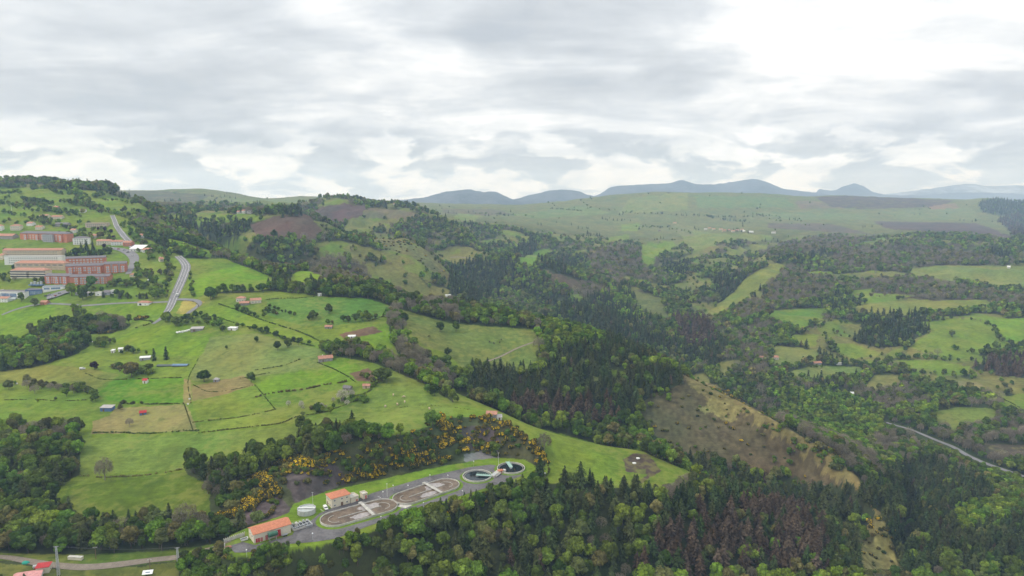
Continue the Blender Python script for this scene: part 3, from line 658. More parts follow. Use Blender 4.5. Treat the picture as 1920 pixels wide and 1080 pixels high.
cbf = [conifer(61, 18, 4.8, 8, 8, .06, 2.2, 1.1), conifer(62, 18, 4.2, 8, 8, .06, 2, 1.1), conifer(63, 18, 5.4, 7, 9, .06, 2.5, 1.2), conifer(64, 18, 4.6, 8, 8, .06, 2.2, 1.1)]
add_proto('rusty brown', 'conifer', 'rusty brown', cb, cbf, 18.0)
br = [bare(71, 900), bare(72, 900, 10, 3.8), bare(73, 800, 10, 5)]; brf = [bare(81, 330), bare(82, 330, 10, 3.8), bare(83, 330, 10, 4.8)]
add_proto('bare', 'bare_tree', 'bare', br, brf, 10.0, M_PALEBARK)
add_proto('blossom', 'blossom_tree', 'blossom', br, brf, 10.0)
GORSE = [bush(s, 420, 2.4, 2.4, .55).mesh('gorse', (LEAF['gorse'], LEAF['flower'])) for s in (91, 92, 93)]
GORSE2 = [bush(s, 380, 2.0, 2.2, .12).mesh('gorse', (LEAF['gorse'], LEAF['flower'])) for s in (94, 95)]
SHRUB = {k: [bush(s, 380, 2.6, 2.3, 0, .4).mesh('shrub', (LEAF[k],)) for s in (96, 97)] for k in ('dark green', 'mid green', 'bright green', 'olive', 'hedge')}

# ---------------------------------------------------------------- where each plant stands
PREF = np.maximum.accumulate(Z / YY, axis=1)
def visible(x, y, ztop):
    fi, fj = ter_index(x, y); return ztop / y > bil(PREF, fi, np.maximum(fj - 4, 0)) - .0015
PL = []      # rows: x, y, kind, scale (height m), variant, source
def nearest_cat(x, y):
    fi, fj = ter_index(x, y); return CAT[np.clip(np.rint(fi).astype(int), 0, NA - 1), np.clip(np.rint(fj).astype(int), 0, NR - 1)]
def scatter():
    out = []
    for y0, y1, sp in ((290, 520, 6.6), (520, 800, 7.0), (800, 1300, 8.2), (1300, 2100, 10.5), (2100, 3100, 15), (3100, 5300, 26)):
        nx = int(2 * .98 * y1 / sp); ny = int((y1 - y0) / sp)
        gx, gy = np.meshgrid(np.arange(nx), np.arange(ny)); gx = gx.ravel().astype(float); gy = gy.ravel().astype(float)
        x = (gx + (gy % 2) * .5 + nrg.uniform(-.42, .42, len(gx))) * sp - .98 * y1; y = y0 + (gy + .5 + nrg.uniform(-.42, .42, len(gx))) * sp
        k = np.abs(x / y) < .97; x = x[k]; y = y[k]
        c = nearest_cat(x, y); k = (c != FIELD) & (c != BAREGROUND); x = x[k]; y = y[k]; c = c[k]
        z = hz(x, y); vis = visible(x, y, z + 24); x = x[vis]; y = y[vis]; z = z[vis]; c = c[vis]
        out.append(np.stack([x, y, z, c, np.full(len(x), sp)], 1))
    return np.concatenate(out)
S = scatter()
r1 = nrg.random(len(S)); r2 = nrg.random(len(S)); r3 = nrg.random(len(S))
patch = fbm(S[:, 0] / 70, S[:, 1] / 70, 51, 4); patch2 = fbm(S[:, 0] / 110 + 7, S[:, 1] / 110, 61, 3)
KN = ['dark green', 'mid green', 'bright green', 'olive', 'pine', 'rusty brown', 'bare', 'gorse', 'gorse2', 'shrub']
kind = np.full(len(S), -1); hgt = np.zeros(len(S)); c = S[:, 3].astype(int)
# mixed woods
w_ = (c == WOODS); q = r1 + patch * .75
kk = np.where(q < .24, 0, np.where(q < .56, 1, np.where(q < .76, 3, 2)))
kk = np.where((patch2 > .22) & (r2 < .55), 6, kk); kk = np.where((patch2 < -.28) & (r2 < .45), 4, kk)
kk = np.where((r3 < .05), 6, kk)
kind[w_] = kk[w_]; hgt[w_] = (7.5 + 6.5 * r3)[w_]; hgt[w_ & (kk == 4)] *= 1.2
w_ = c == CONIF; kind[w_] = np.where(r2 < .04, 5, np.where(r2 < .13, 1, np.where(r2 < .17, 3, 4)))[w_]; hgt[w_] = (9.5 + 8 * r3)[w_]; hgt[w_ & (kind != 4)] *= .75
w_ = c == BROWN; kind[w_] = np.where(r2 < .12, 4, np.where(r2 < .20, 1, np.where(r2 < .28, 3, 5)))[w_]; hgt[w_] = (10.5 + 7 * r3)[w_]; hgt[w_ & (kind < 4)] *= .7
w_ = c == BARE; kind[w_] = np.where(r2 + .3 * patch < .18, 1, np.where(r2 + .3 * patch < .42, 3, 6))[w_]; hgt[w_] = (7.5 + 4 * r3)[w_]
w_ = c == BRIGHT; kind[w_] = np.where(r2 < .5, 2, np.where(r2 < .9, 1, 0))[w_]; hgt[w_] = (8 + 5 * r3)[w_]
w_ = (c == SCRUB) & (r1 < .42); kind[w_] = np.where(r2 < .16, 7, np.where(r2 < .62, 8, 9))[w_]; hgt[w_] = (1.3 + 1.7 * r3)[w_]
w_ = (c == 10) & (r1 < .13); kind[w_] = np.where(r2 < .35, 1, np.where(r2 < .6, 3, np.where(r2 < .8, 0, 6)))[w_]; hgt[w_] = (4 + 5 * r3)[w_]
w_ = (c == SPARSE) & (r1 < .12 * (patch > .50) + .30 * ((patch2 > .42) & (S[:, 1] < 4200))); kind[w_] = np.where(patch2 > .3, 4, np.where(r2 < .5, 0, 1))[w_]; hgt[w_] = (7 + 5 * r3)[w_]
# thin the very edge scrub so the spur stays open
sp_ = (c == SCRUB) & (S[:, 0] / S[:, 1] > .12) & (r3 > .62); kind[sp_] = -1
ok = kind >= 0; S = S[ok]; kind = kind[ok]; hgt = hgt[ok]
hgt *= np.clip(S[:, 4] / 8.0, 1.0, 1.5) * np.where(S[:, 4] > 12, .95, 1)
PLX = list(S[:, 0]); PLY = list(S[:, 1]); PLK = [KN[i] for i in kind]; PLH = list(hgt); PLW = [1.0] * len(PLX)
ZONE_OVER = {}
def plant(u, v, k, h, wide=1.0, label=None):
    x, y = pick(u, v); PLX.append(x); PLY.append(y); PLK.append(k); PLH.append(h * 1.42); PLW.append(wide)
    if label: ZONE_OVER[len(PLX) - 1] = label
def row(pts, sp, kinds, h0, h1, jit=2.0, p=1.0):
    W = [pick(*q) for q in pts]
    for a, b in zip(W, W[1:]):
        L = math.hypot(b[0] - a[0], b[1] - a[1]); n = max(1, int(L / (sp * .85)))
        if L > 400: continue
        for i in range(n):
            if rnd.random() > p * .92: continue
            f = (i + rnd.uniform(.1, .9)) / n
            PLX.append(a[0] + (b[0] - a[0]) * f + rnd.uniform(-jit, jit)); PLY.append(a[1] + (b[1] - a[1]) * f + rnd.uniform(-jit, jit))
            PLK.append(rnd.choice(kinds)); PLH.append(rnd.uniform(h0, h1) * rnd.choice((.7, 1.0, 1.15, 1.35))); PLW.append(1.1)
DK = ['dark green', 'dark green', 'mid green']; MX = ['dark green', 'mid green', 'mid green', 'bright green', 'olive']
KEEP_OFF = []; KEEP_OFF_C = []
# ---------------------------------------------------------------- mesh helpers for built things
class MB:
    def __init__(s): s.V = []; s.F = []; s.M = []; s.mats = []
    def mi(s, m):
        if m not in s.mats: s.mats.append(m)
        return s.mats.index(m)
    def add(s, V, Fc, m):
        n = len(s.V); s.V += [tuple(v) for v in V]; k = s.mi(m)
        for f in Fc: s.F.append(tuple(i + n for i in f)); s.M.append(k)
        return s
    def box(s, x0, x1, y0, y1, z0, z1, m):
        return s.add([(x0,y0,z0),(x1,y0,z0),(x1,y1,z0),(x0,y1,z0),(x0,y0,z1),(x1,y0,z1),(x1,y1,z1),(x0,y1,z1)], [(0,3,2,1),(4,5,6,7),(0,1,5,4),(1,2,6,5),(2,3,7,6),(3,0,4,7)], m)
    def prism(s, P, z0, z1, m, top=True):
        n = len(P); V = [(p[0], p[1], z0) for p in P] + [(p[0], p[1], z1) for p in P]
        Fc = [(i, (i + 1) % n, n + (i + 1) % n, n + i) for i in range(n)]
        if top: Fc += [tuple(range(n, 2 * n)), tuple(range(n - 1, -1, -1))]
        return s.add(V, Fc, m)
    def tube(s, p0, p1, r0, r1, m, k=8):
        V, Fc = limb(p0, p1, r0, r1, k); V = [tuple(v) for v in V]
        return s.add(V, [tuple(f) for f in Fc] + [tuple(range(k - 1, -1, -1)), tuple(range(k, 2 * k))], m)
    def ring(s, c, ro, ri, z0, z1, m, n=48, L=0.0, ax=(1, 0)):
        """wall ring; L>0 gives a racetrack outline along ax"""
        def out(r):
            P = []
            for i in range(n):
                a = 2 * math.pi * i / n; x, y = math.cos(a) * r, math.sin(a) * r; x += L / 2 if math.cos(a) >= 0 else -L / 2
                P.append((c[0] + x * ax[0] - y * ax[1], c[1] + x * ax[1] + y * ax[0]))
            return P
        A, B = out(ro), out(ri); V = [(*p, z0) for p in A] + [(*p, z1) for p in A] + [(*p, z0) for p in B] + [(*p, z1) for p in B]
        Fc = []
        for i in range(n):
            j = (i + 1) % n; Fc += [(i, j, n + j, n + i), (2*n + j, 2*n + i, 3*n + i, 3*n + j), (n + i, n + j, 3*n + j, 3*n + i)]
        return s.add(V, Fc, m)
    def mesh(s, name):
        me = D.meshes.new(name); me.from_pydata(s.V, [], s.F)
        for m in s.mats: me.materials.append(m)
        me.polygons.foreach_set('material_index', s.M); me.update(); return me
    def build(s, name, parent=None, loc=None, rz=None): return link(name, s.mesh(name), parent, loc, rz)
M = {}
def mm(k, *a, **kw): M[k] = mat(k, *a, **kw); return M[k]
mm('cream_wall', (.62, .56, .44), var=.06, sc=.5); mm('white_wall', (.74, .73, .70), var=.06, sc=.4); mm('beige_wall', (.52, .42, .31), var=.10, sc=.3); mm('net', (.10, .12, .12)); mm('brick', (.50, .195, .12), var=.18, sc=.6)
mm('grey_wall', (.34, .34, .36), var=.1); mm('stone_wall', (.27, .25, .23), var=.3, sc=1.2); mm('blue_wall', (.10, .17, .34), var=.1); mm('red_paint', (.42, .03, .03), .5, var=.1)
mm('tile', (.50, .195, .11), var=.16, sc=.8); mm('tile_old', (.40, .20, .14), var=.28, sc=.7); mm('slate', (.17, .155, .165), var=.16, sc=.5); mm('sheet_roof', (.40, .37, .36), .5, var=.15, sc=.5); mm('pink_roof', (.60, .28, .27), .6, var=.18, sc=.8)
mm('glass_dark', (.03, .035, .045), .15, .6, var=.1); mm('glass_blue', (.10, .19, .32), .2, .6, var=.2, sc=.8); mm('frame_white', (.72, .72, .70), .6); mm('wood', (.16, .10, .06), .8)
mm('asphalt', (.125, .118, .120), .9, .2, var=.34, sc=.09); mm('road_grey', (.20, .195, .20), .9, .2, var=.12, sc=.1); mm('track_dirt', (.22, .185, .15), .95, .1, var=.18, sc=.3); mm('paint_white', (.72, .72, .70), .7)
mm('concrete', (.48, .46, .42), .9, .2, var=.14, sc=.6); mm('concrete_pale', (.50, .48, .43), .9, .2, var=.22, sc=.5); mm('tile_town', (.42, .215, .15), var=.25, sc=.5); mm('lawn', (.125, .205, .020), .95, .1, var=.18, sc=.35); mm('sludge', (.105, .070, .042), .35, .4, var=.35, sc=.16, c2=(.15, .11, .075))
mm('foam', (.34, .31, .30), .6, .3, var=.3, sc=.9); mm('dark_water', (.012, .018, .022), .06, .5, var=.2); mm('pale_green', (.33, .48, .42), .6); mm('steel', (.42, .43, .44), .4, .5, metal=.6); mm('galv', (.45, .46, .46), .55, .4, var=.2)
mm('silo_green', (.03, .12, .07), .45, .5, var=.2); mm('teal', (.02, .30, .22), .6); mm('plastic_white', (.80, .80, .78), .35, .5, var=.03); mm('tyre', (.02, .02, .02), .9); mm('car_dark', (.05, .05, .06), .3, .6); mm('car_silver', (.42, .43, .45), .3, .6)
mm('car_red', (.35, .03, .03), .3, .6); mm('lamp_red', (.5, .02, .02), .4); mm('cow_cream', (.55, .43, .30), .9, var=.15); mm('cow_dark', (.06, .045, .035), .9); mm('film', (.42, .45, .43), .4, .5, var=.15, sc=1); mm('rope', (.12, .12, .12), .7)
ZP = PLZ + CAMZ
def pp(u, v): return plane_pt(u, v)

# ---------------------------------------------------------------- windows, doors and houses
_wc = {}
def win_mesh(w, h, kind):
    k = (round(w, 2), round(h, 2), kind)
    if k not in _wc:
        b = MB()
        if kind == 'door': b.box(-w/2, w/2, -.06, .04, 0, h, M['wood'])
        elif kind == 'red': b.box(-w/2, w/2, -.06, .04, 0, h, M['red_paint']); b.box(-.05, .05, -.09, -.061, .1, h - .1, M['frame_white'])
        elif kind == 'shop': b.box(-w/2, w/2, -.06, .04, 0, h, M['glass_blue']); [b.box(-w/2 + i * w / 6 - .08, -w/2 + i * w / 6 + .08, -.12, -.061, 0, h, M['frame_white']) for i in range(7)]
        elif kind == 'balcony': b.box(-w/2, w/2, -.9, .04, 0, h * .42, M['frame_white']); b.box(-w/2, w/2, -.05, .04, h * .42, h, M['glass_dark'])
        elif kind == 'gallery': b.box(-w/2, w/2, -.5, .04, 0, h * .45, M['cream_wall']); b.box(-w/2, w/2, -.05, .04, h * .45, h, M['glass_dark'])
        elif kind == 'bright': b.box(-w/2, w/2, -.12, .04, 0, h, M['frame_white']); b.box(-w/2 + .7, w/2 - .7, -.16, -.121, .4, h - .3, M['glass_blue'])
        else:
            b.box(-w/2, w/2, -.08, .04, 0, h, M['frame_white']); b.box(-w/2 + .12, -.05, -.12, -.081, .12, h - .12, M['glass_dark']); b.box(.05, w/2 - .12, -.12, -.081, .12, h - .12, M['glass_dark'])
        _wc[k] = b.mesh({'door': 'door', 'red': 'door', 'shop': 'glass_front', 'balcony': 'balcony', 'gallery': 'balcony'}.get(kind, 'window'))
    return _wc[k]
PARTNAME = {'door': 'door', 'red': 'door', 'shop': 'glass_front', 'balcony': 'balcony', 'gallery': 'balcony'}
def grid(n, zs, w=1.2, h=1.4, kind='win', a=.07, b_=.93): return [(a + (b_ - a) * (i + .5) / n, z, w, h, kind) for z in zs for i in range(n)]
def bld(name, label, cat, A, B, depth, H, roof, rh, wall, roofm, front=(), left=(), right=(), group=None, plane=False, over=.45, chim=0, keep=True, tag_it=True, bays=0):
    if plane: a = pp(*A); b = pp(*B); z = PLZ
    else: a = pick(*A); b = pick(*B); z = (float(hz(*a)) + float(hz(*b))) / 2
    if not plane and abs(a[1] - b[1]) > 1.0 * abs(a[0] - b[0]):     # keep the front from slewing on grazing ground
        my = (a[1] + b[1]) / 2; a = (a[0] * my / a[1], my); b = (b[0] * my / b[1], my)
    W = math.hypot(b[0] - a[0], b[1] - a[1]); rz = math.atan2(b[1] - a[1], b[0] - a[0])
    r_ = empty(name, (a[0], a[1], z + CAMZ), rz); base = -.3 if plane else -4.0
    q = MB().box(0, W, 0, depth, base, H, M[wall])
    o = over
    if roof == 'gable': q.add([(0, 0, H), (0, depth, H), (0, depth / 2, H + rh), (W, 0, H), (W, depth, H), (W, depth / 2, H + rh)], [(0, 1, 2), (3, 5, 4)], M[wall])
    q.build('wall', r_)
    f = MB(); t_ = .22
    if roof == 'hip':
        k = min(W, depth) / 2 * .9; e = [(-o, -o), (W + o, -o), (W + o, depth + o), (-o, depth + o)]
        V = [(x, y, H) for x, y in e] + [(x, y, H + t_) for x, y in e]
        V += [(k, depth / 2, H + rh + t_), (W - k, depth / 2, H + rh + t_)] if W >= depth else [(W / 2, k, H + rh + t_), (W / 2, depth - k, H + rh + t_)]
        Fc = [(0, 3, 2, 1), (0, 1, 5, 4), (1, 2, 6, 5), (2, 3, 7, 6), (3, 0, 4, 7)]
        Fc += [(4, 5, 9, 8), (5, 6, 9), (6, 7, 8, 9), (7, 4, 8)] if W >= depth else [(4, 5, 8), (5, 6, 9, 8), (6, 7, 9), (7, 4, 8, 9)]
        f.add(V, Fc, M[roofm])
    elif roof == 'gable':
        z0 = H - rh * o / (depth / 2)
        for s in (0, 1):
            y0 = -o if s == 0 else depth + o
            V = [(-o, y0, z0), (W + o, y0, z0), (W + o, depth / 2, H + rh), (-o, depth / 2, H + rh)]; V += [(x, y, z + t_) for x, y, z in V]
            f.add(V, [(0, 1, 2, 3), (4, 7, 6, 5), (0, 4, 5, 1), (1, 5, 6, 2), (2, 6, 7, 3), (3, 7, 4, 0)], M[roofm])
    elif roof == 'shed':
        V = [(-o, -o, H), (W + o, -o, H), (W + o, depth + o, H + rh), (-o, depth + o, H + rh)]; V += [(x, y, z + t_) for x, y, z in V]
        f.add(V, [(0, 3, 2, 1), (4, 5, 6, 7), (0, 1, 5, 4), (1, 2, 6, 5), (2, 3, 7, 6), (3, 0, 4, 7)], M[roofm])
    else:
        f.box(-.15, W + .15, -.15, depth + .15, H, H + .3, M[roofm])
        for x0, x1, y0, y1 in ((-.2, W + .2, -.2, .1), (-.2, W + .2, depth - .1, depth + .2), (-.2, .1, .1, depth - .1), (W - .1, W + .2, .1, depth - .1)): f.box(x0, x1, y0, y1, H + .3, H + .8, M[wall])
    ro = f.build('roof', r_)
    for c in range(chim):
        x = W * (.3 + .35 * c); MB().box(x - .4, x + .4, depth * .5 - .4, depth * .5 + .4, H + rh * .6, H + rh + 1.1, M['cream_wall']).build('chimney', ro)
    for side, L in (('f', front), ('l', left), ('r', right)):
        for (fx, z_, w_, h_, kd) in L:
            me = win_mesh(w_, h_, kd); nm = PARTNAME.get(kd, 'window')
            if side == 'f': link(nm, me, r_, (fx * W, -.045, z_), 0)
            elif side == 'l': link(nm, me, r_, (-.045, fx * depth, z_), -math.pi / 2)
            else: link(nm, me, r_, (W + .045, fx * depth, z_), math.pi / 2)
    for k in range(bays):
        x = W * (k + .5) / bays; by = MB().box(x - 3.2, x + 3.2, -1.7, -.001, -3.0, H - .4, M[wall]).box(x - 3.5, x + 3.5, -2.0, -.1, H - .399, H - .1, M[roofm]).build('bay', r_)
        for z_ in (1.2, 4.2, 7.2): link('window', win_mesh(3.4, 1.8, 'bright'), by, (x, -1.745, z_), 0)
    c_, s_ = math.cos(rz), math.sin(rz); g = 2.0
    if keep: KEEP_OFF.append([(a[0] + x * c_ - y * s_, a[1] + x * s_ + y * c_) for x, y in ((-g, -g * 1.5), (W + g, -g * 1.5), (W + g, depth + g), (-g, depth + g))])
    if tag_it: tag(r_, label, cat, group)
    r_['w'] = W
    del r_['w']
    return r_, W, a, rz

# ---------------------------------------------------------------- roads
def strip(name, pts, width, matk, lift=.25, kind='structure', lines=(), plane=False, parent=None):
    P = [pick(*p) for p in pts] if not plane else [pp(*p) for p in pts]
    # smooth, even samples
    d = np.concatenate([[0], np.cumsum([math.hypot(b[0] - a[0], b[1] - a[1]) for a, b in zip(P, P[1:])])])
    n = max(8, int(d[-1] / 3.0)); q = np.linspace(0, d[-1], n); X = pchip(d, [p[0] for p in P], q); Y = pchip(d, [p[1] for p in P], q)
    X = smooth1(X, 7); Y = smooth1(Y, 7)
    tx = np.gradient(X); ty = np.gradient(Y); l = np.hypot(tx, ty); nx, ny = -ty / l, tx / l
    wd = np.interp(q / d[-1], np.linspace(0, 1, len(width)), width) if isinstance(width, (list, tuple)) else np.full(n, float(width))
    def lay(off0, off1, m, lf, nm, par):
        k = 5; V = []
        zc = hz(X, Y) if not plane else np.full(n, PLZ)
        for i in range(k):
            o = off0 + (off1 - off0) * i / (k - 1); x = X + nx * o; y = Y + ny * o; z = (np.maximum(hz(x, y), zc - .6) if not plane else zc) + lf + CAMZ; V.append(np.stack([x, y, z], 1))
        V = np.stack(V, 1).reshape(-1, 3); i, j = np.meshgrid(np.arange(n - 1), np.arange(k - 1), indexing='ij'); a = (i * k + j).ravel()
        return link(nm, arr_mesh(nm, V, np.stack([a, a + 1, a + k + 1, a + k], -1)[:, ::-1], (M[m],), smooth=True), par)
    o = lay(-wd / 2, wd / 2, matk, lift, name, parent)
    for off, w_ in lines: lay(off - w_ / 2, off + w_ / 2, 'paint_white', lift + .06, 'lane_line', o)
    if kind: tag(o, kind=kind)
    for i in range(0, n - 1, 2):
        KEEP_OFF_C.append((X[i], Y[i], float(wd[i]) / 2 + 2.6))
        if name == 'valley_road' or (name == 'track' and X[i] / Y[i] < -.52):
            for q_ in (6, 12, 18, 24): f_ = 1 - q_ / math.hypot(X[i], Y[i]); KEEP_OFF_C.append((X[i] * f_, Y[i] * f_, 6.5))
    return o
strip('road', [(333,480),(343,489),(349,500),(345,515),(338,532),(331,548),(325,562),(318,578),(308,592)], [10, 12, 12, 12, 11, 8], 'road_grey', .35, lines=((-3.6, .3), (3.6, .3), (0, .25)))
strip('road', [(312,588),(303,597),(290,606),(284,609)], [7, 5], 'road_grey', .4)
strip('road', [(210,404),(214,412),(219,425),(230,440),(243,455),(252,466)], [6, 8, 10, 11], 'road_grey', .5, lines=((-3.2, .35), (3.2, .35)))
strip('lane', [(150,574),(190,571),(240,568),(300,567),(322,566)], 3.6, 'road_grey', .3)
strip('lane', [(0,592),(20,584),(45,576),(80,570),(150,572)], 3.6, 'road_grey', .3)
strip('slip_road', [(330,562),(350,562),(368,564),(375,568),(372,574),(360,582),(350,590)], 6, 'road_grey', .38)
strip('street', [(198,464),(225,468),(245,476),(252,487),(247,500),(240,515)], [10, 16, 11, 7], 'road_grey', .35)
strip('car_park', [(84,560),(100,556),(120,548),(135,546)], [16, 16, 12], 'road_grey', .3)
strip('track', [(-60,1048),(0,1044),(50,1052),(100,1060),(150,1064),(200,1061),(250,1055),(300,1048),(340,1044),(380,1034),(410,1026),(428,1021)], 5.0, 'track_dirt', .22)
strip('valley_road', [(1660,792),(1690,801),(1720,811),(1760,828),(1790,840),(1806,850),(1830,862),(1860,874),(1895,886),(1960,906)], [3.5, 4.5, 6, 6.5, 6], 'road_grey', .6)
strip('path', [(905,682),(935,670),(965,655),(1008,640)], 2.2, 'track_dirt', .12)
strip('farm_lane', [(150,645),(165,642),(180,640)], 4, 'concrete', .2)
strip('hill_road', [(843,483),(860,482),(890,484)], 3, 'track_dirt', .6)

# ---------------------------------------------------------------- the water works
def flat_sheet(name, pts, matk, z, kind='structure'):
    P = [pp(*p) if not isinstance(p[0], tuple) else p for p in pts]
    from mathutils.geometry import tessellate_polygon
    V = [(x, y, ZP + z) for x, y in P]; tri = tessellate_polygon([[Vector(v) for v in V]])
    me = D.meshes.new(name); me.from_pydata(V, [], [tuple(f) for f in tri]); me.materials.append(M[matk]); bm = bmesh.new(); bm.from_mesh(me); bmesh.ops.recalc_face_normals(bm, faces=bm.faces)
    if bm.faces[0].normal.z < 0: bmesh.ops.reverse_faces(bm, faces=bm.faces)
    bm.to_mesh(me); bm.free(); return tag(link(name, me), kind=kind)
YARD = [(428,1024),(455,1016),(478,1022),(548,1003),(560,983),(582,977),(600,962),(640,945),(668,936),(700,924),(740,912),(800,894),(845,884),(880,876),(920,871),(932,873),(950,884),(975,888),(978,892),(950,903),(900,918),(850,934),(800,951),(750,966),(700,983),(655,1000),(630,1010),(590,1016),(540,1020),(500,1030),(460,1036),(440,1036)]
flat_sheet('yard', YARD, 'asphalt', .02)
KEEP_OFF.append([pp(*p) for p in [(415,1012),(440,1000),(470,992),(540,966),(552,950),(600,922),(640,912),(700,898),(800,876),(900,858),(960,856),(1005,868),(1010,882),(990,902),(940,914),(850,944),(760,972),(700,992),(650,1010),(600,1020),(540,1026),(440,1040)]])
def track_island(c0, c1, r, z, matk, name, n=40, extra=0.0, kind='structure'):
    ax = (c1[0] - c0[0], c1[1] - c0[1]); L = math.hypot(*ax); ax = (ax[0] / L, ax[1] / L); cx, cy = (c0[0] + c1[0]) / 2, (c0[1] + c1[1]) / 2; P = []
    for i in range(n):
        a = 2 * math.pi * i / n; x, y = math.cos(a) * r, math.sin(a) * r; x += L / 2 if math.cos(a) >= 0 else -L / 2
        P.append((cx + x * ax[0] - y * ax[1], cy + x * ax[1] + y * ax[0], ZP + z))
    me = D.meshes.new(name); me.from_pydata(P, [], [tuple(range(n))]); me.materials.append(M[matk]); return tag(link(name, me), kind=kind), (cx, cy), ax, L
def ditch(c0, c1, r, label, bridge, base):
    c0 = pp(*c0); c1 = pp(*c1)
    isl, c, ax, L = track_island(c0, c1, r + 2.7, .06, 'lawn', 'grass_island')
    r_ = empty('oval_tank', (c[0], c[1], ZP + .07), math.atan2(ax[1], ax[0]))
    MB().ring((0, 0), r + .28, r, 0, 1.25, M['concrete_pale'], 64, L).build('rim_wall', r_)
    n = 64; P = []
    for i in range(n):
        a = 2 * math.pi * i / n; x, y = math.cos(a) * (r + .02), math.sin(a) * (r + .02); P.append((x + (L / 2 if math.cos(a) >= 0 else -L / 2), y, .55))
    MB().add(P, [tuple(range(n))], M['sludge']).build('water', r_)
    MB().box(-L / 2 + 1.0, L / 2 - .5, -.15, .15, .2, 1.0, M['concrete']).build('divider_wall', r_)
    # curved baffles at the ends
    for sx in (-1, 1):
        q = MB(); N = 16; rr = r * .5
        for i in range(N):
            a0 = -math.pi / 2 + math.pi * i / N; a1 = a0 + math.pi / N
            p = [(sx * (L / 2 + math.cos(a) * k), math.sin(a) * k) for a in (a0, a1) for k in (rr, rr + .22)]
            q.prism([p[0], p[1], p[3], p[2]], .3, .8, M['concrete'])
        q.build('baffle', r_)
    # foam where the rotor churns
    q = MB(); g = random.Random(base); P = []
    for i in range(26):
        a = 2 * math.pi * i / 26; k = g.uniform(.75, 1.15); P.append((bridge + math.cos(a) * 7.5 * k + 3.0, r * .45 + math.sin(a) * r * .42 * k, .575))
    q.add(P, [tuple(range(26))], M['foam'])
    P = []
    for i in range(22):
        a = 2 * math.pi * i / 22; k = g.uniform(.75, 1.15); P.append((bridge - 6 + math.cos(a) * 6.5 * k, -r * .5 + math.sin(a) * r * .32 * k, .58))
    q.add(P, [tuple(range(22))], M['foam']); q.build('foam', r_)
    b = MB().box(bridge - 1.0, bridge + 1.0, -r - .6, r + .6, 1.3, 1.55, M['concrete_pale']); br_ = b.build('walkway', r_)
    q = MB()
    for sx in (-1, 1):
        for i in range(11): y = -r - .5 + i * (2 * r + 1) / 10; q.tube((bridge + sx * .95, y, 1.55), (bridge + sx * .95, y, 2.5), .04, .04, M['galv'], 5)
        for z in (2.0, 2.5): q.tube((bridge + sx * .95, -r - .5, z), (bridge + sx * .95, r + .5, z), .04, .04, M['galv'], 5)
    q.build('handrail', br_)
    q = MB().box(bridge - 1.4, bridge + .6, r + .3, r + 1.6, 0, 1.9, M['concrete']); q.tube((bridge + 1, r * .1, .8), (bridge + 1, r * .9, .8), .45, .45, M['galv'], 10); q.build('aerator', r_)
    return tag(r_, label, 'tank', 'oval treatment tanks'), c, ax, L
ditch((631, 974.5), (716, 951), 9.2, 'near oval open tank of brown water crossed by a concrete walkway', 5.0, 3)
ditch((764, 935), (835, 911), 9.0, 'far oval open tank of brown water between the near oval and the round tanks', 5.0, 4)
flat_sheet('forecourt_slab', [(745,950),(752,943),(768,944),(772,948),(760,953)], 'concrete_pale', .10)
def clarifier(c, r, ang, label):
    c = pp(*c); isl, _, _, _ = track_island((c[0] - .01, c[1]), (c[0] + .01, c[1]), r + 2.3, .055, 'lawn', 'grass_island')
    r_ = empty('round_tank', (c[0], c[1], ZP + .07), ang)
    MB().ring((0, 0), r + .3, r - .05, 0, 1.1, M['concrete_pale'], 56).build('rim_wall', r_)
    n = 48; MB().add([(math.cos(i * 2 * math.pi / n) * r, math.sin(i * 2 * math.pi / n) * r, .35) for i in range(n)], [tuple(range(n))], M['dark_water']).build('water', r_)
    MB().ring((0, 0), r - .9, r - 1.05, .3, .62, M['concrete'], 48).build('overflow_channel', r_)
    b = MB().box(-.6, r + .5, -1.25, 1.25, 1.15, 1.35, M['pale_green']); br_ = b.build('bridge', r_)
    q = MB()
    for sy in (-1, 1):
        for i in range(8): x = -.5 + i * (r + .9) / 7; q.tube((x, sy * 1.2, 1.35), (x, sy * 1.2, 2.3), .045, .045, M['pale_green'], 5)
        for z in (1.8, 2.3): q.tube((-.5, sy * 1.2, z), (r + .4, sy * 1.2, z), .045, .045, M['pale_green'], 5)
    q.build('handrail', br_)
    MB().tube((0, 0, .2), (0, 0, 1.14), .9, .9, M['galv'], 14).build('centre_column', r_)
    return tag(r_, label, 'tank', 'round settling tanks')
clarifier((894.8, 893.6), 9.6, R(-8), 'round dark water tank with pale green bridge, nearest the oval tanks')
clarifier((958, 879), 9.4, R(105), 'round dark water tank at the far tip of the plant')
def p_empty(name, u, v, rz=0.0, z=.05): x, y = pp(u, v); return empty(name, (x, y, ZP + z), rz)
AXR = math.atan2(pp(716,951)[1] - pp(631,974.5)[1], pp(716,951)[0] - pp(631,974.5)[0])
r_ = p_empty('valve_station', 930, 890, AXR + .5)
MB().box(-5.5, 4.5, -1.6, 1.6, 0, 1.4, M['concrete']).build('basin', r_); MB().box(-5, -1, -1.2, 1.2, 1.4, 1.6, M['galv']).build('grating', r_)
MB().tube((-4, -2.2, .6), (5, -2.2, .6), .35, .35, M['concrete_pale'], 10).build('pipe', r_); MB().box(5, 7.5, -4, -2, 0, 1.8, M['concrete_pale']).build('control_cabinet', r_)
tag(r_, 'concrete valve station with grating between the two round tanks', 'valve station')
bld('pump_hut', 'tiny hut with a red tiled roof between the round tanks', 'hut', (936.5, 889), (944, 887), 2.6, 1.9, 'hip', .8, 'cream_wall', 'tile', [(.5, 0, .8, 1.7, 'red')], plane=True, over=.25)
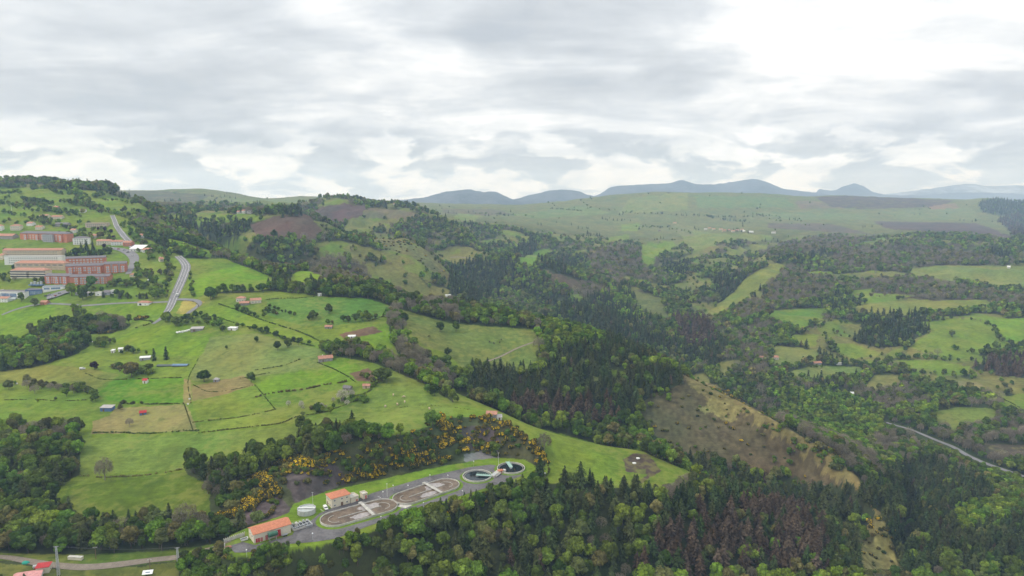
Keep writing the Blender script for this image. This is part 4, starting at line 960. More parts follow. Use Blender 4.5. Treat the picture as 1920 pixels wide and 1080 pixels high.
# round sludge holder
c = pp(575, 961); r_ = empty('sludge_tank', (c[0], c[1], ZP))
MB().ring((0, 0), 5.3, 5.0, 0, 3.0, M['galv'], 40).build('tank_wall', r_)
MB().add([(math.cos(i * math.pi / 20) * 5, math.sin(i * math.pi / 20) * 5, 2.45) for i in range(40)], [tuple(range(40))], M['film']).build('water', r_)
for i in range(12):
    a = i * math.pi / 6; MB().tube((math.cos(a) * 5.42, math.sin(a) * 5.42, -.1), (math.cos(a) * 5.42, math.sin(a) * 5.42, 3.2), .14, .14, M['concrete_pale'], 6).build('support', r_)
MB().box(-5.2, 5.2, -.5, .5, 3.02, 3.15, M['frame_white']).build('walkway', r_)
tag(r_, 'round pale sludge tank with white rim at the foot of the rock cut', 'tank')
# buildings
b1, W1, a1, rz1 = bld('works_hall', 'long cream hall with orange roof and red doors at the plant entrance', 'building', (476.5, 1019), (545.5, 998.5), 9.5, 5.2, 'gable', 1.7, 'cream_wall', 'tile',
    [(.10, .05, 2.2, 2.3, 'red'), (.20, .05, 1.1, 2.2, 'red'), (.64, 0, 3.4, 3.9, 'red'), (.335, .05, 1.2, 2.6, 'red')], [(.3, 2.5, 1.1, 1.2, 'win'), (.7, 2.5, 1.1, 1.2, 'win')], plane=True, over=.5)
b2, W2, a2, rz2 = bld('office_building', 'two storey cream office with orange hip roof beside the oval tank', 'building', (622.3, 953.2), (656.8, 943.2), 8.6, 6.0, 'hip', 1.5, 'cream_wall', 'tile',
    [(.16, 3.9, 1.1, 1.1, 'win'), (.55, 3.9, 1.1, 1.1, 'win'), (.82, 3.9, 1.1, 1.1, 'win'), (.16, .9, 1.1, 1.1, 'win'), (.55, 0, 1.4, 2.3, 'door'), (.82, 1.0, 1.1, 1.1, 'win')],
    [(.25, 3.9, .8, 1.1, 'win'), (.5, 3.9, .8, 1.1, 'win'), (.75, 3.9, .8, 1.1, 'win'), (.25, .9, .8, 1.1, 'win'), (.5, .9, .8, 1.1, 'win'), (.8, 0, 1.0, 2.1, 'door')], plane=True, over=.5)
bld('annex', 'low flat roofed cream annex touching the office', 'annex', (658.5, 943.5), (672.5, 938.5), 6.0, 2.8, 'flat', 0, 'cream_wall', 'concrete_pale', [(.75, .3, 1.2, 1.0, 'red')], plane=True)
bld('transformer_kiosk', 'small cream kiosk with a red door right of the office', 'kiosk', (681, 936.5), (689, 934), 4.2, 3.0, 'flat', 0, 'cream_wall', 'concrete_pale', [(.65, 0, 1.1, 2.2, 'red')], plane=True)
def local(a, rz, x, y): return (a[0] + x * math.cos(rz) - y * math.sin(rz), a[1] + x * math.sin(rz) + y * math.cos(rz))
x, y = local(a1, rz1, W1 * .47, -1.9); r_ = empty('storage_silo', (x, y, ZP), rz1)
MB().tube((-2.3, 0, 3.3), (2.6, 0, 3.3), 1.35, 1.35, M['silo_green'], 18).build('tank_body', r_)
[MB().tube((sx, sy, 0), (sx, sy, 2.4), .12, .12, M['galv'], 6).build('leg', r_) for sx in (-1.8, 1.8) for sy in (-.8, .8)]
tag(r_, 'dark green cylinder tank on legs in front of the long hall', 'tank')
x, y = local(a1, rz1, W1 * .80, -1.5); r_ = empty('trailer', (x, y, ZP), rz1)
MB().box(-1.6, 1.6, -.8, .8, .7, .95, M['galv']).box(-1.6, 1.6, -.8, -.74, .95, 1.4, M['galv']).build('bed', r_)
for sx in (-.6, .6):
    for sy in (-.95, .95): MB().tube((sx, sy - .1, .38), (sx, sy + .1, .38), .38, .38, M['tyre'], 12).build('wheel', r_)
tag(r_, 'small grey trailer parked by the red doorway of the hall', 'trailer')
# pretreatment equipment right of the hall
x, y = local(a1, rz1, W1 + 6.5, 4.0); r_ = empty('screening_plant', (x, y, ZP), rz1)
MB().box(-5, 6.5, -3.5, 3.0, 0, 1.1, M['concrete']).build('basin', r_); MB().box(-4.4, 5.8, -2.9, 2.4, 1.1, 1.14, M['dark_water']).build('water', r_)
q = MB()
for i in range(6): q.box(-4.4 + i * 2.0, -4.1 + i * 2.0, -2.9, 2.4, 1.15, 1.5, M['galv'])
q.tube((-4, -3.1, 1.6), (6, -2.6, 2.6), .22, .22, M['steel'], 8); q.build('grating', r_)
MB().tube((-2.4, -1.4, 1.1), (-2.4, -1.4, 3.6), .95, .95, M['concrete_pale'], 16).tube((-2.4, -1.4, 3.6), (-2.4, -1.4, 4.0), .95, .3, M['concrete_pale'], 16).build('sand_classifier', r_)
MB().box(2.2, 6.0, -4.6, -3.6, 0, 1.5, M['steel']).build('container', r_)
for i in range(5): MB().box(-4 + i * 2.1, -3.2 + i * 2.1, .8, 1.8, 1.5, 2.4 + .3 * (i % 2), M['galv']).build('motor', r_)
q = MB()
for i in range(7): q.tube((-5 + i * 1.9, 3.0, 1.1), (-5 + i * 1.9, 3.0, 2.1), .05, .05, M['galv'], 5); q.tube((-5 + i * 1.9, -3.5, 1.1), (-5 + i * 1.9, -3.5, 2.1), .05, .05, M['galv'], 5)
for yy in (3.0, -3.5): q.tube((-5, yy, 2.1), (6.4, yy, 2.1), .05, .05, M['galv'], 5)
q.build('handrail', r_)
tag(r_, 'grey metal screening equipment right of the long hall', 'equipment')
for (u, v, lab) in ((612, 950.5, None),):
    pass
# boundary wall and small things at the gate
def wall_line(name, label, pts, h, th, matk, plane=True, posts=0):
    P = [pp(*p) if plane else pick(*p) for p in pts]; z = ZP if plane else float(hz(*P[0])) + CAMZ
    r_ = empty(name, (P[0][0], P[0][1], z)); q = MB(); p0 = P[0]
    for a, b in zip(P, P[1:]):
        L = math.hypot(b[0] - a[0], b[1] - a[1]); nx, ny = -(b[1] - a[1]) / L * th / 2, (b[0] - a[0]) / L * th / 2
        q.prism([(a[0] - p0[0] + nx, a[1] - p0[1] + ny), (a[0] - p0[0] - nx, a[1] - p0[1] - ny), (b[0] - p0[0] - nx, b[1] - p0[1] - ny), (b[0] - p0[0] + nx, b[1] - p0[1] + ny)], -.5, h, M[matk])
    q.build('wall', r_)
    a, b = P[0], P[-1]
    for i in range(posts):
        f = i / (posts - 1); x = (b[0] - a[0]) * f; y = (b[1] - a[1]) * f; MB().box(x - .14, x + .14, y - .2, y + .2, h + .002, h + .55, M['concrete_pale']).build('post', r_)
    return tag(r_, label, 'wall')
wall_line('boundary_wall', 'cream concrete wall with stubby posts left of the long hall', [(420, 1017), (459, 1004)], 1.7, .3, 'concrete_pale', posts=12)
r_ = p_empty('skip', 458, 1013, rz1); MB().add([(-1.6,-.8,.1),(1.6,-.8,.1),(1.6,.8,.1),(-1.6,.8,.1),(-2.0,-1,1.3),(2.0,-1,1.3),(2,1,1.3),(-2,1,1.3)], [(0,3,2,1),(0,1,5,4),(1,2,6,5),(2,3,7,6),(3,0,4,7)], M['plastic_white']).box(-1.7, 1.7, -.85, .85, .8, .85, M['car_dark']).build('skip_body', r_); tag(r_, 'white waste skip beside the left end wall of the hall', 'skip')
r_ = p_empty('rubble_heap', 428, 1027, .3); q = MB(); g = random.Random(4)
for i in range(22):
    V, Fc = ICO1; s = g.uniform(.3, .75); q.add([(v[0] * s + g.uniform(-1.8, 1.8) * .8, v[1] * s, v[2] * s * .7 + g.uniform(.1, .8)) for v in V], [tuple(f) for f in Fc], M['tile_old'])
q.build('rubble', r_); tag(r_, 'reddish brown rubble heap inside the gate wall', 'heap')
r_ = p_empty('gate_post', 421.5, 1028, .3); MB().box(-.25, .25, -.25, .25, -.3, 2.6, M['concrete_pale']).build('post', r_); MB().box(-.32, .32, -.32, .32, 2.6, 2.75, M['concrete_pale']).build('cap', r_); tag(r_, 'pale concrete gate post at the plant entrance', 'post')
# lamps with white globes
lamp_m = MB().tube((0, 0, -.3), (0, 0, 3.6), .07, .05, M['galv'], 6).mesh('pole'); q = MB(); V, Fc = ICO2; q.add([(v[0] * .38, v[1] * .38, v[2] * .38 + 3.9) for v in V], [tuple(f) for f in Fc], M['plastic_white']); globe_m = q.mesh('globe')
for (u, v, w_) in ((737, 910, 'behind the near end of the far oval tank'), (586, 1000, 'at the wide turning area in front of the near oval'), (714, 968.5, 'on the grass below the near oval walkway'), (462, 1031, 'just inside the plant gate'), (794, 942.5, 'below the far oval tank'), (718, 922, 'on the bank side verge between the ovals'),
               (765, 910, 'behind the middle of the far oval tank'), (867, 920, 'at the right end of the far oval tank'), (806, 890.6, 'on the verge behind the far oval tank'), (839.6, 891, 'on the verge near the first round tank'), (1021.9, 887, 'at the far tip beyond the round tanks'), (888, 865, 'behind the first round tank')):
    dx, dy, dz_ = px_dir(u, v); k = (PLZ + 3.9) / dz_; x, y = dx * k, dy * k
    r_ = empty('street_lamp', (x, y, ZP)); link('pole', lamp_m, r_); link('globe', globe_m, r_); tag(r_, 'white globe lamp ' + w_, 'lamp', 'white globe lamps of the plant')
for (u, v, h, w_) in ((934.6, 873, 9.5, 'beside the far round tank'), (587, 952, 10, 'behind the round sludge tank'), (726, 932, 9, 'between the two oval tanks')):
    r_ = p_empty('mast', u, v); MB().tube((0, 0, -.2), (0, 0, h), .11, .06, M['frame_white'], 6).build('pole', r_); MB().box(-.5, .5, -.12, .12, h - .3, h - .1, M['galv']).build('floodlight', r_); tag(r_, 'tall thin pale light mast ' + w_, 'mast', 'tall light masts')
for (u0, v0, u1, v1) in ((601, 955, 606.5, 959), (708, 930, 714, 933)):
    a = pp(u0, v0); b = pp(u1, v1); L = math.hypot(b[0] - a[0], b[1] - a[1]); r = link('parking_line', MB().box(0, L, -.08, .08, .03, .034, M['paint_white']).mesh('parking_line'), None, (a[0], a[1], ZP), math.atan2(b[1] - a[1], b[0] - a[0])); tag(r, kind='structure')

# ---------------------------------------------------------------- vehicles
def vehicle(name, label, cat, loc, rz, paint, kind='car', group=None):
    r_ = empty(name, loc, rz)
    if kind == 'car': prof = [(-2.1, .35), (-2.1, .85), (-1.9, 1.0), (-1.35, 1.02), (-.75, 1.45), (.75, 1.48), (1.5, 1.02), (2.05, .95), (2.15, .6), (2.1, .35)]; w = .85; glass = [(-1.2, -.72, 1.06, 1.40), (.80, 1.38, 1.06, 1.40)]; side = (-1.1, 1.25, 1.05, 1.38); wx = 1.3
    elif kind == 'van': prof = [(-2.3, .4), (-2.3, 1.85), (-2.2, 1.95), (1.0, 1.95), (1.75, 1.25), (2.35, 1.1), (2.45, .7), (2.4, .4)]; w = .92; side = (.1, 1.35, 1.2, 1.7); wx = 1.5
    else: prof = [(-3.6, .7), (-3.6, 3.3), (1.6, 3.3), (1.62, 2.7), (3.3, 2.7), (3.6, 1.5), (3.6, .6), (-3.6, .6)]; w = 1.2; side = (2.0, 3.2, 1.7, 2.5); wx = 2.4
    n = len(prof); V = [(x, -w, z) for x, z in prof] + [(x, w, z) for x, z in prof]
    MB().add(V, [tuple(range(n)), tuple(range(2 * n - 1, n - 1, -1))] + [(i, i + n, (i + 1) % n + n, (i + 1) % n) for i in range(n)], M[paint]).build('body', r_)
    for sy in (-1, 1): MB().box(side[0], side[1], sy * w - .012, sy * w + .012, side[2], side[3], M['glass_dark']).build('side_window', r_)
    if kind == 'car':
        MB().add([(-1.32, -.72, 1.06), (-1.32, .72, 1.06), (-.80, .66, 1.44), (-.80, -.66, 1.44)], [(0, 1, 2, 3)], M['glass_dark']).build('rear_window', r_); MB().add([(1.46, -.72, 1.07), (.80, -.66, 1.49), (.80, .66, 1.49), (1.46, .72, 1.07)], [(0, 1, 2, 3)], M['glass_dark']).build('windscreen', r_)
    elif kind == 'van': MB().add([(1.08, -.8, 1.91), (1.08, .8, 1.91), (1.74, .84, 1.28), (1.74, -.84, 1.28)], [(0, 3, 2, 1)], M['glass_dark']).build('windscreen', r_)
    else: MB().box(-3.63, -3.6, -1.0, 1.0, 1.0, 3.1, M['galv']).build('rear_door', r_)
    rr = .33 if kind != 'truck' else .5
    for sx in (-1, 1):
        for sy in (-1, 1): MB().tube((sx * wx, sy * (w - .1) - .11, rr), (sx * wx, sy * (w - .1) + .11, rr), rr, rr, M['tyre'], 12).build('wheel', r_)
    for sy in (-1, 1):
        xe = prof[-2][0] if kind != 'truck' else 3.6
        MB().box(xe - .02, xe + .03, sy * w * .72 - .15, sy * w * .72 + .15, .68, .82, M['frame_white']).build('headlight', r_); MB().box(prof[0][0] - .03, prof[0][0] + .01, sy * w * .8 - .1, sy * w * .8 + .1, .75, 1.0, M['lamp_red']).build('tail_light', r_)
    return tag(r_, label, cat, group)
x, y = pp(610.5, 954.5); vehicle('parked_van', 'small white van parked beside the left wall of the office', 'van', (x, y, ZP + .03), R(-58), 'plastic_white', 'van')
def on_road(u, v, lift=.4): x, y = pick(u, v); return (x, y, float(hz(x, y)) + lift + CAMZ)
def heading(p, q): a = pick(*p); b = pick(*q); return math.atan2(b[1] - a[1], b[0] - a[0])
vehicle('truck', 'white box truck on the main road near the junction', 'truck', on_road(332.5, 556), heading((332, 556), (338, 540)), 'plastic_white', 'truck')
vehicle('car', 'white car on the upper bend of the main road', 'car', on_road(219, 431, .55), heading((219, 431), (224, 440)), 'plastic_white')
for u, v, p, w_ in ((86, 556, 'car_dark', 'dark car at the left end of the car park'), (93, 553.5, 'car_silver', 'silver car behind the dark one in the car park'), (99, 558, 'plastic_white', 'white car in the middle of the car park'), (104, 555.5, 'car_red', 'red car in the middle of the car park'), (112, 551, 'car_silver', 'silver car at the right end of the car park'),
                 (233, 470, 'car_silver', 'silver car on the village square'), (240, 474, 'car_dark', 'dark car on the village square'), (249, 480, 'plastic_white', 'white car leaving the village square'), (222, 468, 'car_red', 'red car in front of the row houses'), (212, 466.5, 'plastic_white', 'white car in front of the white row house')):
    vehicle('car', w_, 'car', on_road(u, v), rnd.choice((R(20), R(110), R(35))), p, group='cars parked in the town')
vehicle('parked_van', 'dark and white vehicle alone in the left pasture', 'van', on_road(154.5, 692.5, .05), R(25), 'plastic_white', 'van')

# ---------------------------------------------------------------- town
BR = [(84, 531.5), (206, 529)]
TW = 'apartment_block'
bld(TW, 'long brick apartment block nearest the sports hall with a grey roof', 'building', (84.5, 531.5), (131, 533), 13, 10.5, 'gable', 2.6, 'brick', 'slate', grid(7, (1.2, 4.2, 7.2), 2.6, 1.8, 'bright'), right=grid(2, (4.2, 7.2)), bays=3)
bld(TW, 'brick apartment block behind the large dark tree', 'building', (132, 536), (206, 531), 13, 10.5, 'gable', 2.6, 'brick', 'slate', grid(10, (1.2, 4.2, 7.2), 2.6, 1.8, 'bright'), right=grid(2, (1.2, 4.2, 7.2)), bays=3)
bld(TW, 'four storey brick block at the right end of the estate', 'building', (196, 514), (238, 509), 13, 12.5, 'gable', 2.6, 'brick', 'slate', grid(5, (1.2, 4.2, 7.2, 10.0), 2.6, 1.8, 'bright'), right=grid(2, (4.2, 7.2, 10)), bays=3)
bld(TW, 'middle brick row with long grey roof behind the front blocks', 'building', (124, 516), (195, 512), 12, 11.5, 'gable', 2.6, 'brick', 'slate', grid(9, (4.2, 7.6), 2.6, 1.8, 'bright'), bays=4)
bld(TW, 'rearmost brick row with grey roof under the grass slope', 'building', (124, 501), (199, 496), 12, 11.0, 'gable', 2.4, 'brick', 'slate', grid(10, (4.2, 7.6), 2.2, 1.6, 'bright'))
bld(TW, 'pale galleried block with orange roof in front of the long white building', 'building', (21, 523), (85, 522), 13, 11, 'hip', 3.0, 'cream_wall', 'tile_town', grid(6, (.8, 3.9, 7.2), 11, 2.7, 'gallery', .02, .98))
bld(TW, 'second orange roofed row between the galleried block and the white building', 'building', (28, 509), (122, 507), 12, 10.5, 'hip', 3.2, 'beige_wall', 'tile_town', grid(8, (6.5,), 6, 2.2, 'gallery', .02, .98))
bld('school', 'long white three storey building with rows of dark windows', 'building', (9, 497), (117, 493), 8, 10.8, 'flat', 0, 'white_wall', 'sheet_roof', grid(22, (1.2, 4.4, 7.6), 1.5, 1.7))
bld(TW, 'long beige block with pale orange roof above the white building', 'building', (6, 484), (116, 480), 12, 10.0, 'gable', 2.6, 'beige_wall', 'tile_old', grid(20, (3.2, 6.8), 1.5, 1.5))
bld(TW, 'upper brick and grey apartment row with three brick bays', 'building', (38, 449), (126, 455), 13, 12, 'hip', 3.2, 'brick', 'slate', grid(14, (1.5, 4.6, 7.8), 1.8, 1.7, 'bright'), bays=4)
bld(TW, 'grey walled apartment bay in the middle of the upper row', 'building', (80, 453.5), (99, 454.5), 6, 11.6, 'flat', 0, 'grey_wall', 'slate', grid(4, (1.5, 4.6, 7.8), 1.6, 1.7), keep=False)
bld('white_house', 'white four storey house with grey hip roof above the dark conifers', 'building', (137, 459), (168, 458), 14, 10, 'hip', 2.5, 'white_wall', 'slate', grid(6, (1.0, 4.0, 7.0), 1.5, 1.6))
bld('row_house', 'cream house with orange roof at the left of the square', 'house', (181, 460), (207, 459), 10, 6.5, 'gable', 2.2, 'cream_wall', 'tile_town', grid(5, (.9, 3.8), 1.3, 1.4), chim=1)
bld('row_house', 'white house with old tiled roof in the row on the square', 'house', (208, 460.5), (230, 460), 10, 6.0, 'gable', 2.2, 'white_wall', 'tile_old', grid(4, (.9, 3.6), 1.3, 1.4), chim=1)
bld('row_house', 'reddish house next to the white modern building', 'house', (231, 462), (246, 462), 10, 6.0, 'gable', 2.4, 'brick', 'tile_town', grid(3, (.9, 3.6), 1.3, 1.4), chim=1)
bld('modern_hall', 'bright white modern building with steep sloping roof on the square', 'building', (243, 471), (267, 472), 14, 4.0, 'shed', 5.0, 'white_wall', 'white_wall', grid(4, (1.0,), 1.8, 1.6))
bld('row_house', 'white house with orange roof at the right end of the square', 'house', (267, 475), (281, 473), 10, 4.6, 'gable', 2.4, 'white_wall', 'tile_town', grid(3, (1.0,), 1.3, 1.4))
bld('village_hall', 'long pale beige building with flat roof on the upper slope', 'building', (160, 427.5), (200, 426.5), 16, 7.5, 'flat', 0, 'beige_wall', 'sheet_roof', grid(9, (1.2, 4.3), 1.6, 1.7))
bld('house', 'cream house with orange roof at the upper left', 'house', (19.5, 432.5), (38, 432), 11, 8, 'hip', 2.2, 'cream_wall', 'tile_old', grid(4, (1.2, 4.6)))
bld('house', 'white house cut by the left edge above the brick row', 'house', (-9, 434), (3, 433), 11, 9, 'hip', 2.2, 'white_wall', 'tile_town', grid(3, (1.2, 4.6)))
bld('house', 'low house with wide old tiled roof left of the upper brick row', 'house', (-8, 447), (24, 449), 12, 5, 'gable', 3.2, 'stone_wall', 'tile_old', grid(5, (1.2,)))
bld('house', 'farmhouse with orange roof half hidden by trees on the upper slope', 'house', (74, 409), (88, 409), 9, 4.5, 'gable', 2.2, 'cream_wall', 'tile_town', grid(3, (1.0,)))
bld('house', 'long farmhouse with old tiled roof right of the hidden one', 'house', (96, 411), (115, 411), 9, 4.5, 'gable', 2.2, 'cream_wall', 'tile_old', grid(4, (1.0,)))
bld('house', 'dark roofed house below the upper farmhouses', 'house', (103, 424.5), (126, 425), 10, 4, 'gable', 2.6, 'stone_wall', 'slate', grid(4, (1.0,)))
bld('sports_hall', 'large white hall with blue glass front at the left edge', 'building', (-14, 557), (47, 560), 26, 7.5, 'flat', 0, 'white_wall', 'slate', [(.14, .8, 11, 5.0, 'shop'), (.40, .8, 11, 5.0, 'shop'), (.64, .8, 10, 5.0, 'shop')])
bld('sports_hall', 'lower white and blue wing of the hall beside the car park', 'building', (48, 556), (79, 550), 20, 6.0, 'flat', 0, 'blue_wall', 'slate', [(.3, .8, 9, 3.8, 'shop'), (.7, .8, 9, 3.8, 'shop')])
bld('sports_hall', 'narrow white wing with blue band at the right end of the hall', 'building', (80, 549), (121, 541.5), 12, 5.0, 'flat', 0, 'white_wall', 'glass_blue', [(.6, 2.0, 10, 2.2, 'shop'), (.2, 2.0, 6, 2.2, 'shop')])
x, y = pick(57, 546); z = float(hz(x, y)); r_ = empty('roof_plant', (x, y + 12, z + CAMZ + 6.1)); 
for i in range(4): MB().tube((-6 + i * 4.2, 0, 0), (-6 + i * 4.2, 0, 4.2 + (i % 2)), 1.5, 1.5, M['film'], 14).build('cooling_tower', r_)
MB().box(-9, 9, -2, 2, 0, 1.4, M['glass_blue']).build('duct', r_); tag(r_, 'pale blue cluster of round air units on top of the hall', 'equipment')
bld('hut', 'small red hut beside the big tree and the lane', 'hut', (75.5, 571.5), (87, 571.5), 6, 3.2, 'gable', 2.0, 'brick', 'tile_town', [(.5, 0, 1.2, 2.1, 'door')])
bld('house', 'white house with red roof at the lower left of the sports hall', 'house', (-8, 567), (14, 567), 9, 5.0, 'gable', 1.8, 'white_wall', 'tile_town', grid(4, (1.0, 3.2), 1.1, 1.1))
bld('greenhouse', 'grey plastic greenhouse next to the red roofed white house', 'greenhouse', (15, 566), (29, 562), 7, 2.2, 'gable', 1.8, 'film', 'film')
bld('villa', 'small white flat roofed villa wing behind the young conifers', 'house', (178.5, 554.5), (190, 555), 7, 3.8, 'flat', 0, 'white_wall', 'concrete_pale', [(.5, 1.0, 1.8, 1.5, 'win')])
bld('villa', 'dark roofed wing between the two white villa parts', 'house', (190.5, 554), (206, 553), 9, 3.4, 'shed', 1.8, 'grey_wall', 'slate', [(.5, .8, 3, 1.8, 'win')])
bld('villa', 'white right hand wing of the villa', 'house', (207, 551), (216, 550.5), 7, 3.8, 'flat', 0, 'white_wall', 'concrete_pale', [(.5, 1.0, 1.8, 1.5, 'win')])
wall_line('garden_wall', 'long white garden wall right of the villa', [(163, 549), (228, 545)], 1.2, .3, 'white_wall', plane=False)
bld('house', 'grey roofed house behind the spreading tree by the car park', 'house', (141, 553), (164, 556), 9, 3.0, 'hip', 2.2, 'grey_wall', 'sheet_roof', grid(4, (1.0,)))
bld('house', 'white cottage with small orange roof on the lane', 'house', (258, 573), (279, 572.5), 7, 3.4, 'hip', 1.8, 'white_wall', 'tile_old', [(.25, 0, 3.2, 2.4, 'win'), (.7, .9, 1.2, 1.2, 'win')])
bld('house', 'small house with pale orange roof between dark trees', 'house', (243, 519.5), (254.5, 519), 7, 3.0, 'hip', 1.8, 'cream_wall', 'tile_old', grid(2, (.9,)))
bld('shed', 'small white shed under a tree left of the main road', 'shed', (277, 528), (283.5, 527.5), 4, 2.4, 'shed', .5, 'white_wall', 'frame_white', [(.5, 0, 1, 1.9, 'door')])
bld('farmhouse', 'cream farmhouse with orange roof right of the slip road', 'house', (442.5, 566.5), (458, 566), 8, 4.4, 'hip', 2.0, 'cream_wall', 'tile_town', grid(3, (1.0,)))
bld('farmhouse', 'low pink roofed barn in front of the cream farmhouse', 'barn', (449, 573.5), (467, 572), 7, 2.8, 'gable', 1.8, 'stone_wall', 'tile_old', grid(2, (.8,)))
bld('farmhouse', 'orange roofed house at the right end of the farm', 'house', (470, 570), (490, 568), 8, 4.0, 'gable', 2.0, 'cream_wall', 'tile_town', grid(3, (1.0,)))
bld('barn', 'open barn with a long grey pink roof in the upper pasture', 'barn', (357.5, 624), (380, 619), 8, 2.8, 'shed', .9, 'stone_wall', 'sheet_roof', [(.3, 0, 2.4, 2.2, 'door'), (.7, .9, 1.2, 1.0, 'win')])
bld('shed', 'white roofed shed right of the open barn', 'shed', (427, 619), (441, 620), 5, 2.4, 'shed', .6, 'white_wall', 'frame_white', [(.5, 0, 1.6, 1.9, 'door')])
for i, (u, v) in enumerate(((333, 625), (337.5, 624), (342, 623.5), (346.5, 622.5), (351, 621.5), (354.5, 620.5))):
    x, y = pick(u, v); r_ = link('wrapped_bale', MB().tube((-.75, 0, .7), (.75, 0, .7), .75, .75, M['plastic_white'], 14).mesh('wrapped_bale'), None, (x, y, float(hz(x, y)) + CAMZ), rnd.uniform(0, 3)); r_.scale = (1.5, 1.5, 1.35); tag(r_, 'white wrapped round hay bale in the row left of the open barn', 'hay bale', 'wrapped hay bales by the barn')
bld('shed', 'white tarpaulin covered shed among the garden trees, the left one', 'shed', (208, 662), (213, 662), 3.5, 2.6, 'shed', .5, 'white_wall', 'frame_white', [(.5, 0, 1, 1.9, 'door')])
bld('shed', 'white shed among the garden trees, right of the similar one', 'shed', (222, 660), (230, 659), 4, 2.8, 'shed', .6, 'white_wall', 'frame_white', [(.5, 0, 1, 1.9, 'door')])
bld('shed', 'pale shed touching the left dark columnar evergreen', 'shed', (262, 677), (281, 674), 5, 2.4, 'shed', .7, 'grey_wall', 'frame_white', [(.3, 0, 1.2, 2, 'door')])
bld('greenhouse', 'low netted growing tunnel in the vegetable garden', 'greenhouse', (294, 688), (322, 687), 5, .9, 'gable', .5, 'net', 'net')
bld('greenhouse', 'blue grey growing tunnel at the right of the vegetable garden', 'greenhouse', (323, 688), (350, 687), 5, 1.2, 'gable', .8, 'net', 'glass_blue')
bld('shed', 'small white shed with a red roof on the bright green plot', 'shed', (267.5, 719), (275, 719), 3, 3.0, 'gable', 1.2, 'white_wall', 'red_paint', [(.5, 0, 1, 2, 'door')])
bld('hut', 'small blue grey hut right of the dark round tree', 'hut', (400, 716), (409, 716), 3, 2.0, 'hip', 1.4, 'grey_wall', 'sheet_roof', [(.5, 0, .9, 1.7, 'door')])
bld('shed', 'grey roofed shed with a blue end wall beside the tan field', 'shed', (188, 771.5), (209, 771.5), 5.5, 3.0, 'shed', .8, 'blue_wall', 'sheet_roof', [(.3, 0, 1.3, 2.1, 'door')])
bld('hut', 'patched red and blue hut on the tan field edge', 'hut', (262, 779.5), (274, 777), 3.2, 2.2, 'gable', 1.2, 'blue_wall', 'red_paint', [(.5, 0, 1, 1.8, 'door')])
bld('stone_hut', 'old grey stone hut in the orchard plot', 'hut', (643, 731.5), (656, 733), 4, 2.4, 'gable', 1.5, 'stone_wall', 'slate', [(.6, 0, .9, 1.7, 'door')])
bld('farmhouse', 'stone farmhouse with weathered grey and orange roof above the hedge', 'house', (598, 680), (624, 676), 7, 3.2, 'gable', 2.0, 'stone_wall', 'tile_old', [(.3, 0, 1.0, 2.0, 'door'), (.6, .9, 1, 1, 'win'), (.85, .9, 1, 1, 'win')], chim=1)
bld('shed', 'shed with orange roof at the left end of the ploughed strip', 'shed', (609, 616.5), (622, 616.5), 4, 2.4, 'gable', 1.2, 'stone_wall', 'tile_town', [(.5, 0, 1, 1.9, 'door')])
bld('shed', 'white polytunnel below the ploughed strip', 'shed', (653, 634), (666, 634), 5, 1.8, 'gable', 1.0, 'white_wall', 'frame_white', [(.5, 0, 1, 1.6, 'door')])
bld('hut', 'tan hut hidden at the corner of the orchard', 'hut', (680, 729), (693, 728), 4, 2.4, 'gable', 1.2, 'beige_wall', 'tile_old', [(.5, 0, 1, 1.9, 'door')])
bld('barn', 'small barn with half orange roof alone on the meadow shoulder', 'barn', (912, 781), (931, 785.5), 6, 2.8, 'gable', 1.6, 'stone_wall', 'tile_town', [(.3, 0, 1.6, 2.2, 'door'), (.7, .9, .9, .9, 'win')])
bld('lean_to', 'white sheeted lean-to at the right end of the meadow barn', 'barn', (932, 786), (941, 788), 5, 1.8, 'shed', .7, 'white_wall', 'sheet_roof', [(.5, 0, 1.2, 1.6, 'door')])
bld('caravan', 'white caravan at the wood edge above the green field', 'caravan', (596, 555.5), (603, 555), 2.6, 2.6, 'flat', 0, 'white_wall', 'frame_white', [(.3, 1.2, 1, .8, 'win'), (.75, .3, .7, 1.8, 'door')])
bld('shed', 'white roofed shed peeping out of the crest wood', 'shed', (836, 557), (846, 556.5), 5, 3.4, 'shed', .8, 'white_wall', 'frame_white', [(.5, 0, 1.2, 1.9, 'door')])
for (u, v, u1, v1, dp, h, wl, rf, lab) in (
 (50, 424, 60, 424, 9, 5, 'white_wall', 'tile_town', 'small white house above the upper brick row'), (66, 431, 78, 431, 9, 5, 'cream_wall', 'tile_old', 'cream house just above the upper brick row'), (132, 437, 141, 437, 8, 5, 'white_wall', 'tile_town', 'white house right of the upper brick row'),
 (172, 447, 180, 447, 8, 4.5, 'cream_wall', 'tile_old', 'cream house on the green above the row houses'), (150, 399, 158, 399, 9, 5, 'white_wall', 'tile_town', 'white house high on the hillside below the crest trees'), (-2, 486, 5, 487, 8, 6, 'cream_wall', 'tile_town', 'cream house cut by the left edge beside the white building'),
 (100, 393, 108, 393, 9, 4.5, 'stone_wall', 'tile_old', 'stone house among the upper hillside hedges'), (262, 447, 269, 447, 8, 5, 'white_wall', 'tile_town', 'white house among trees right of the upper road'), (300, 491, 307, 490, 7, 4, 'cream_wall', 'tile_old', 'cream house left of the curve of the main road')):
    bld('house', lab, 'house', (u, v), (u1, v1), dp, h, 'gable', 2.2, wl, rf, grid(3, (1.0,), 1.2, 1.3), right=[(.5, 1.0, 1.1, 1.2, 'win')], chim=1)
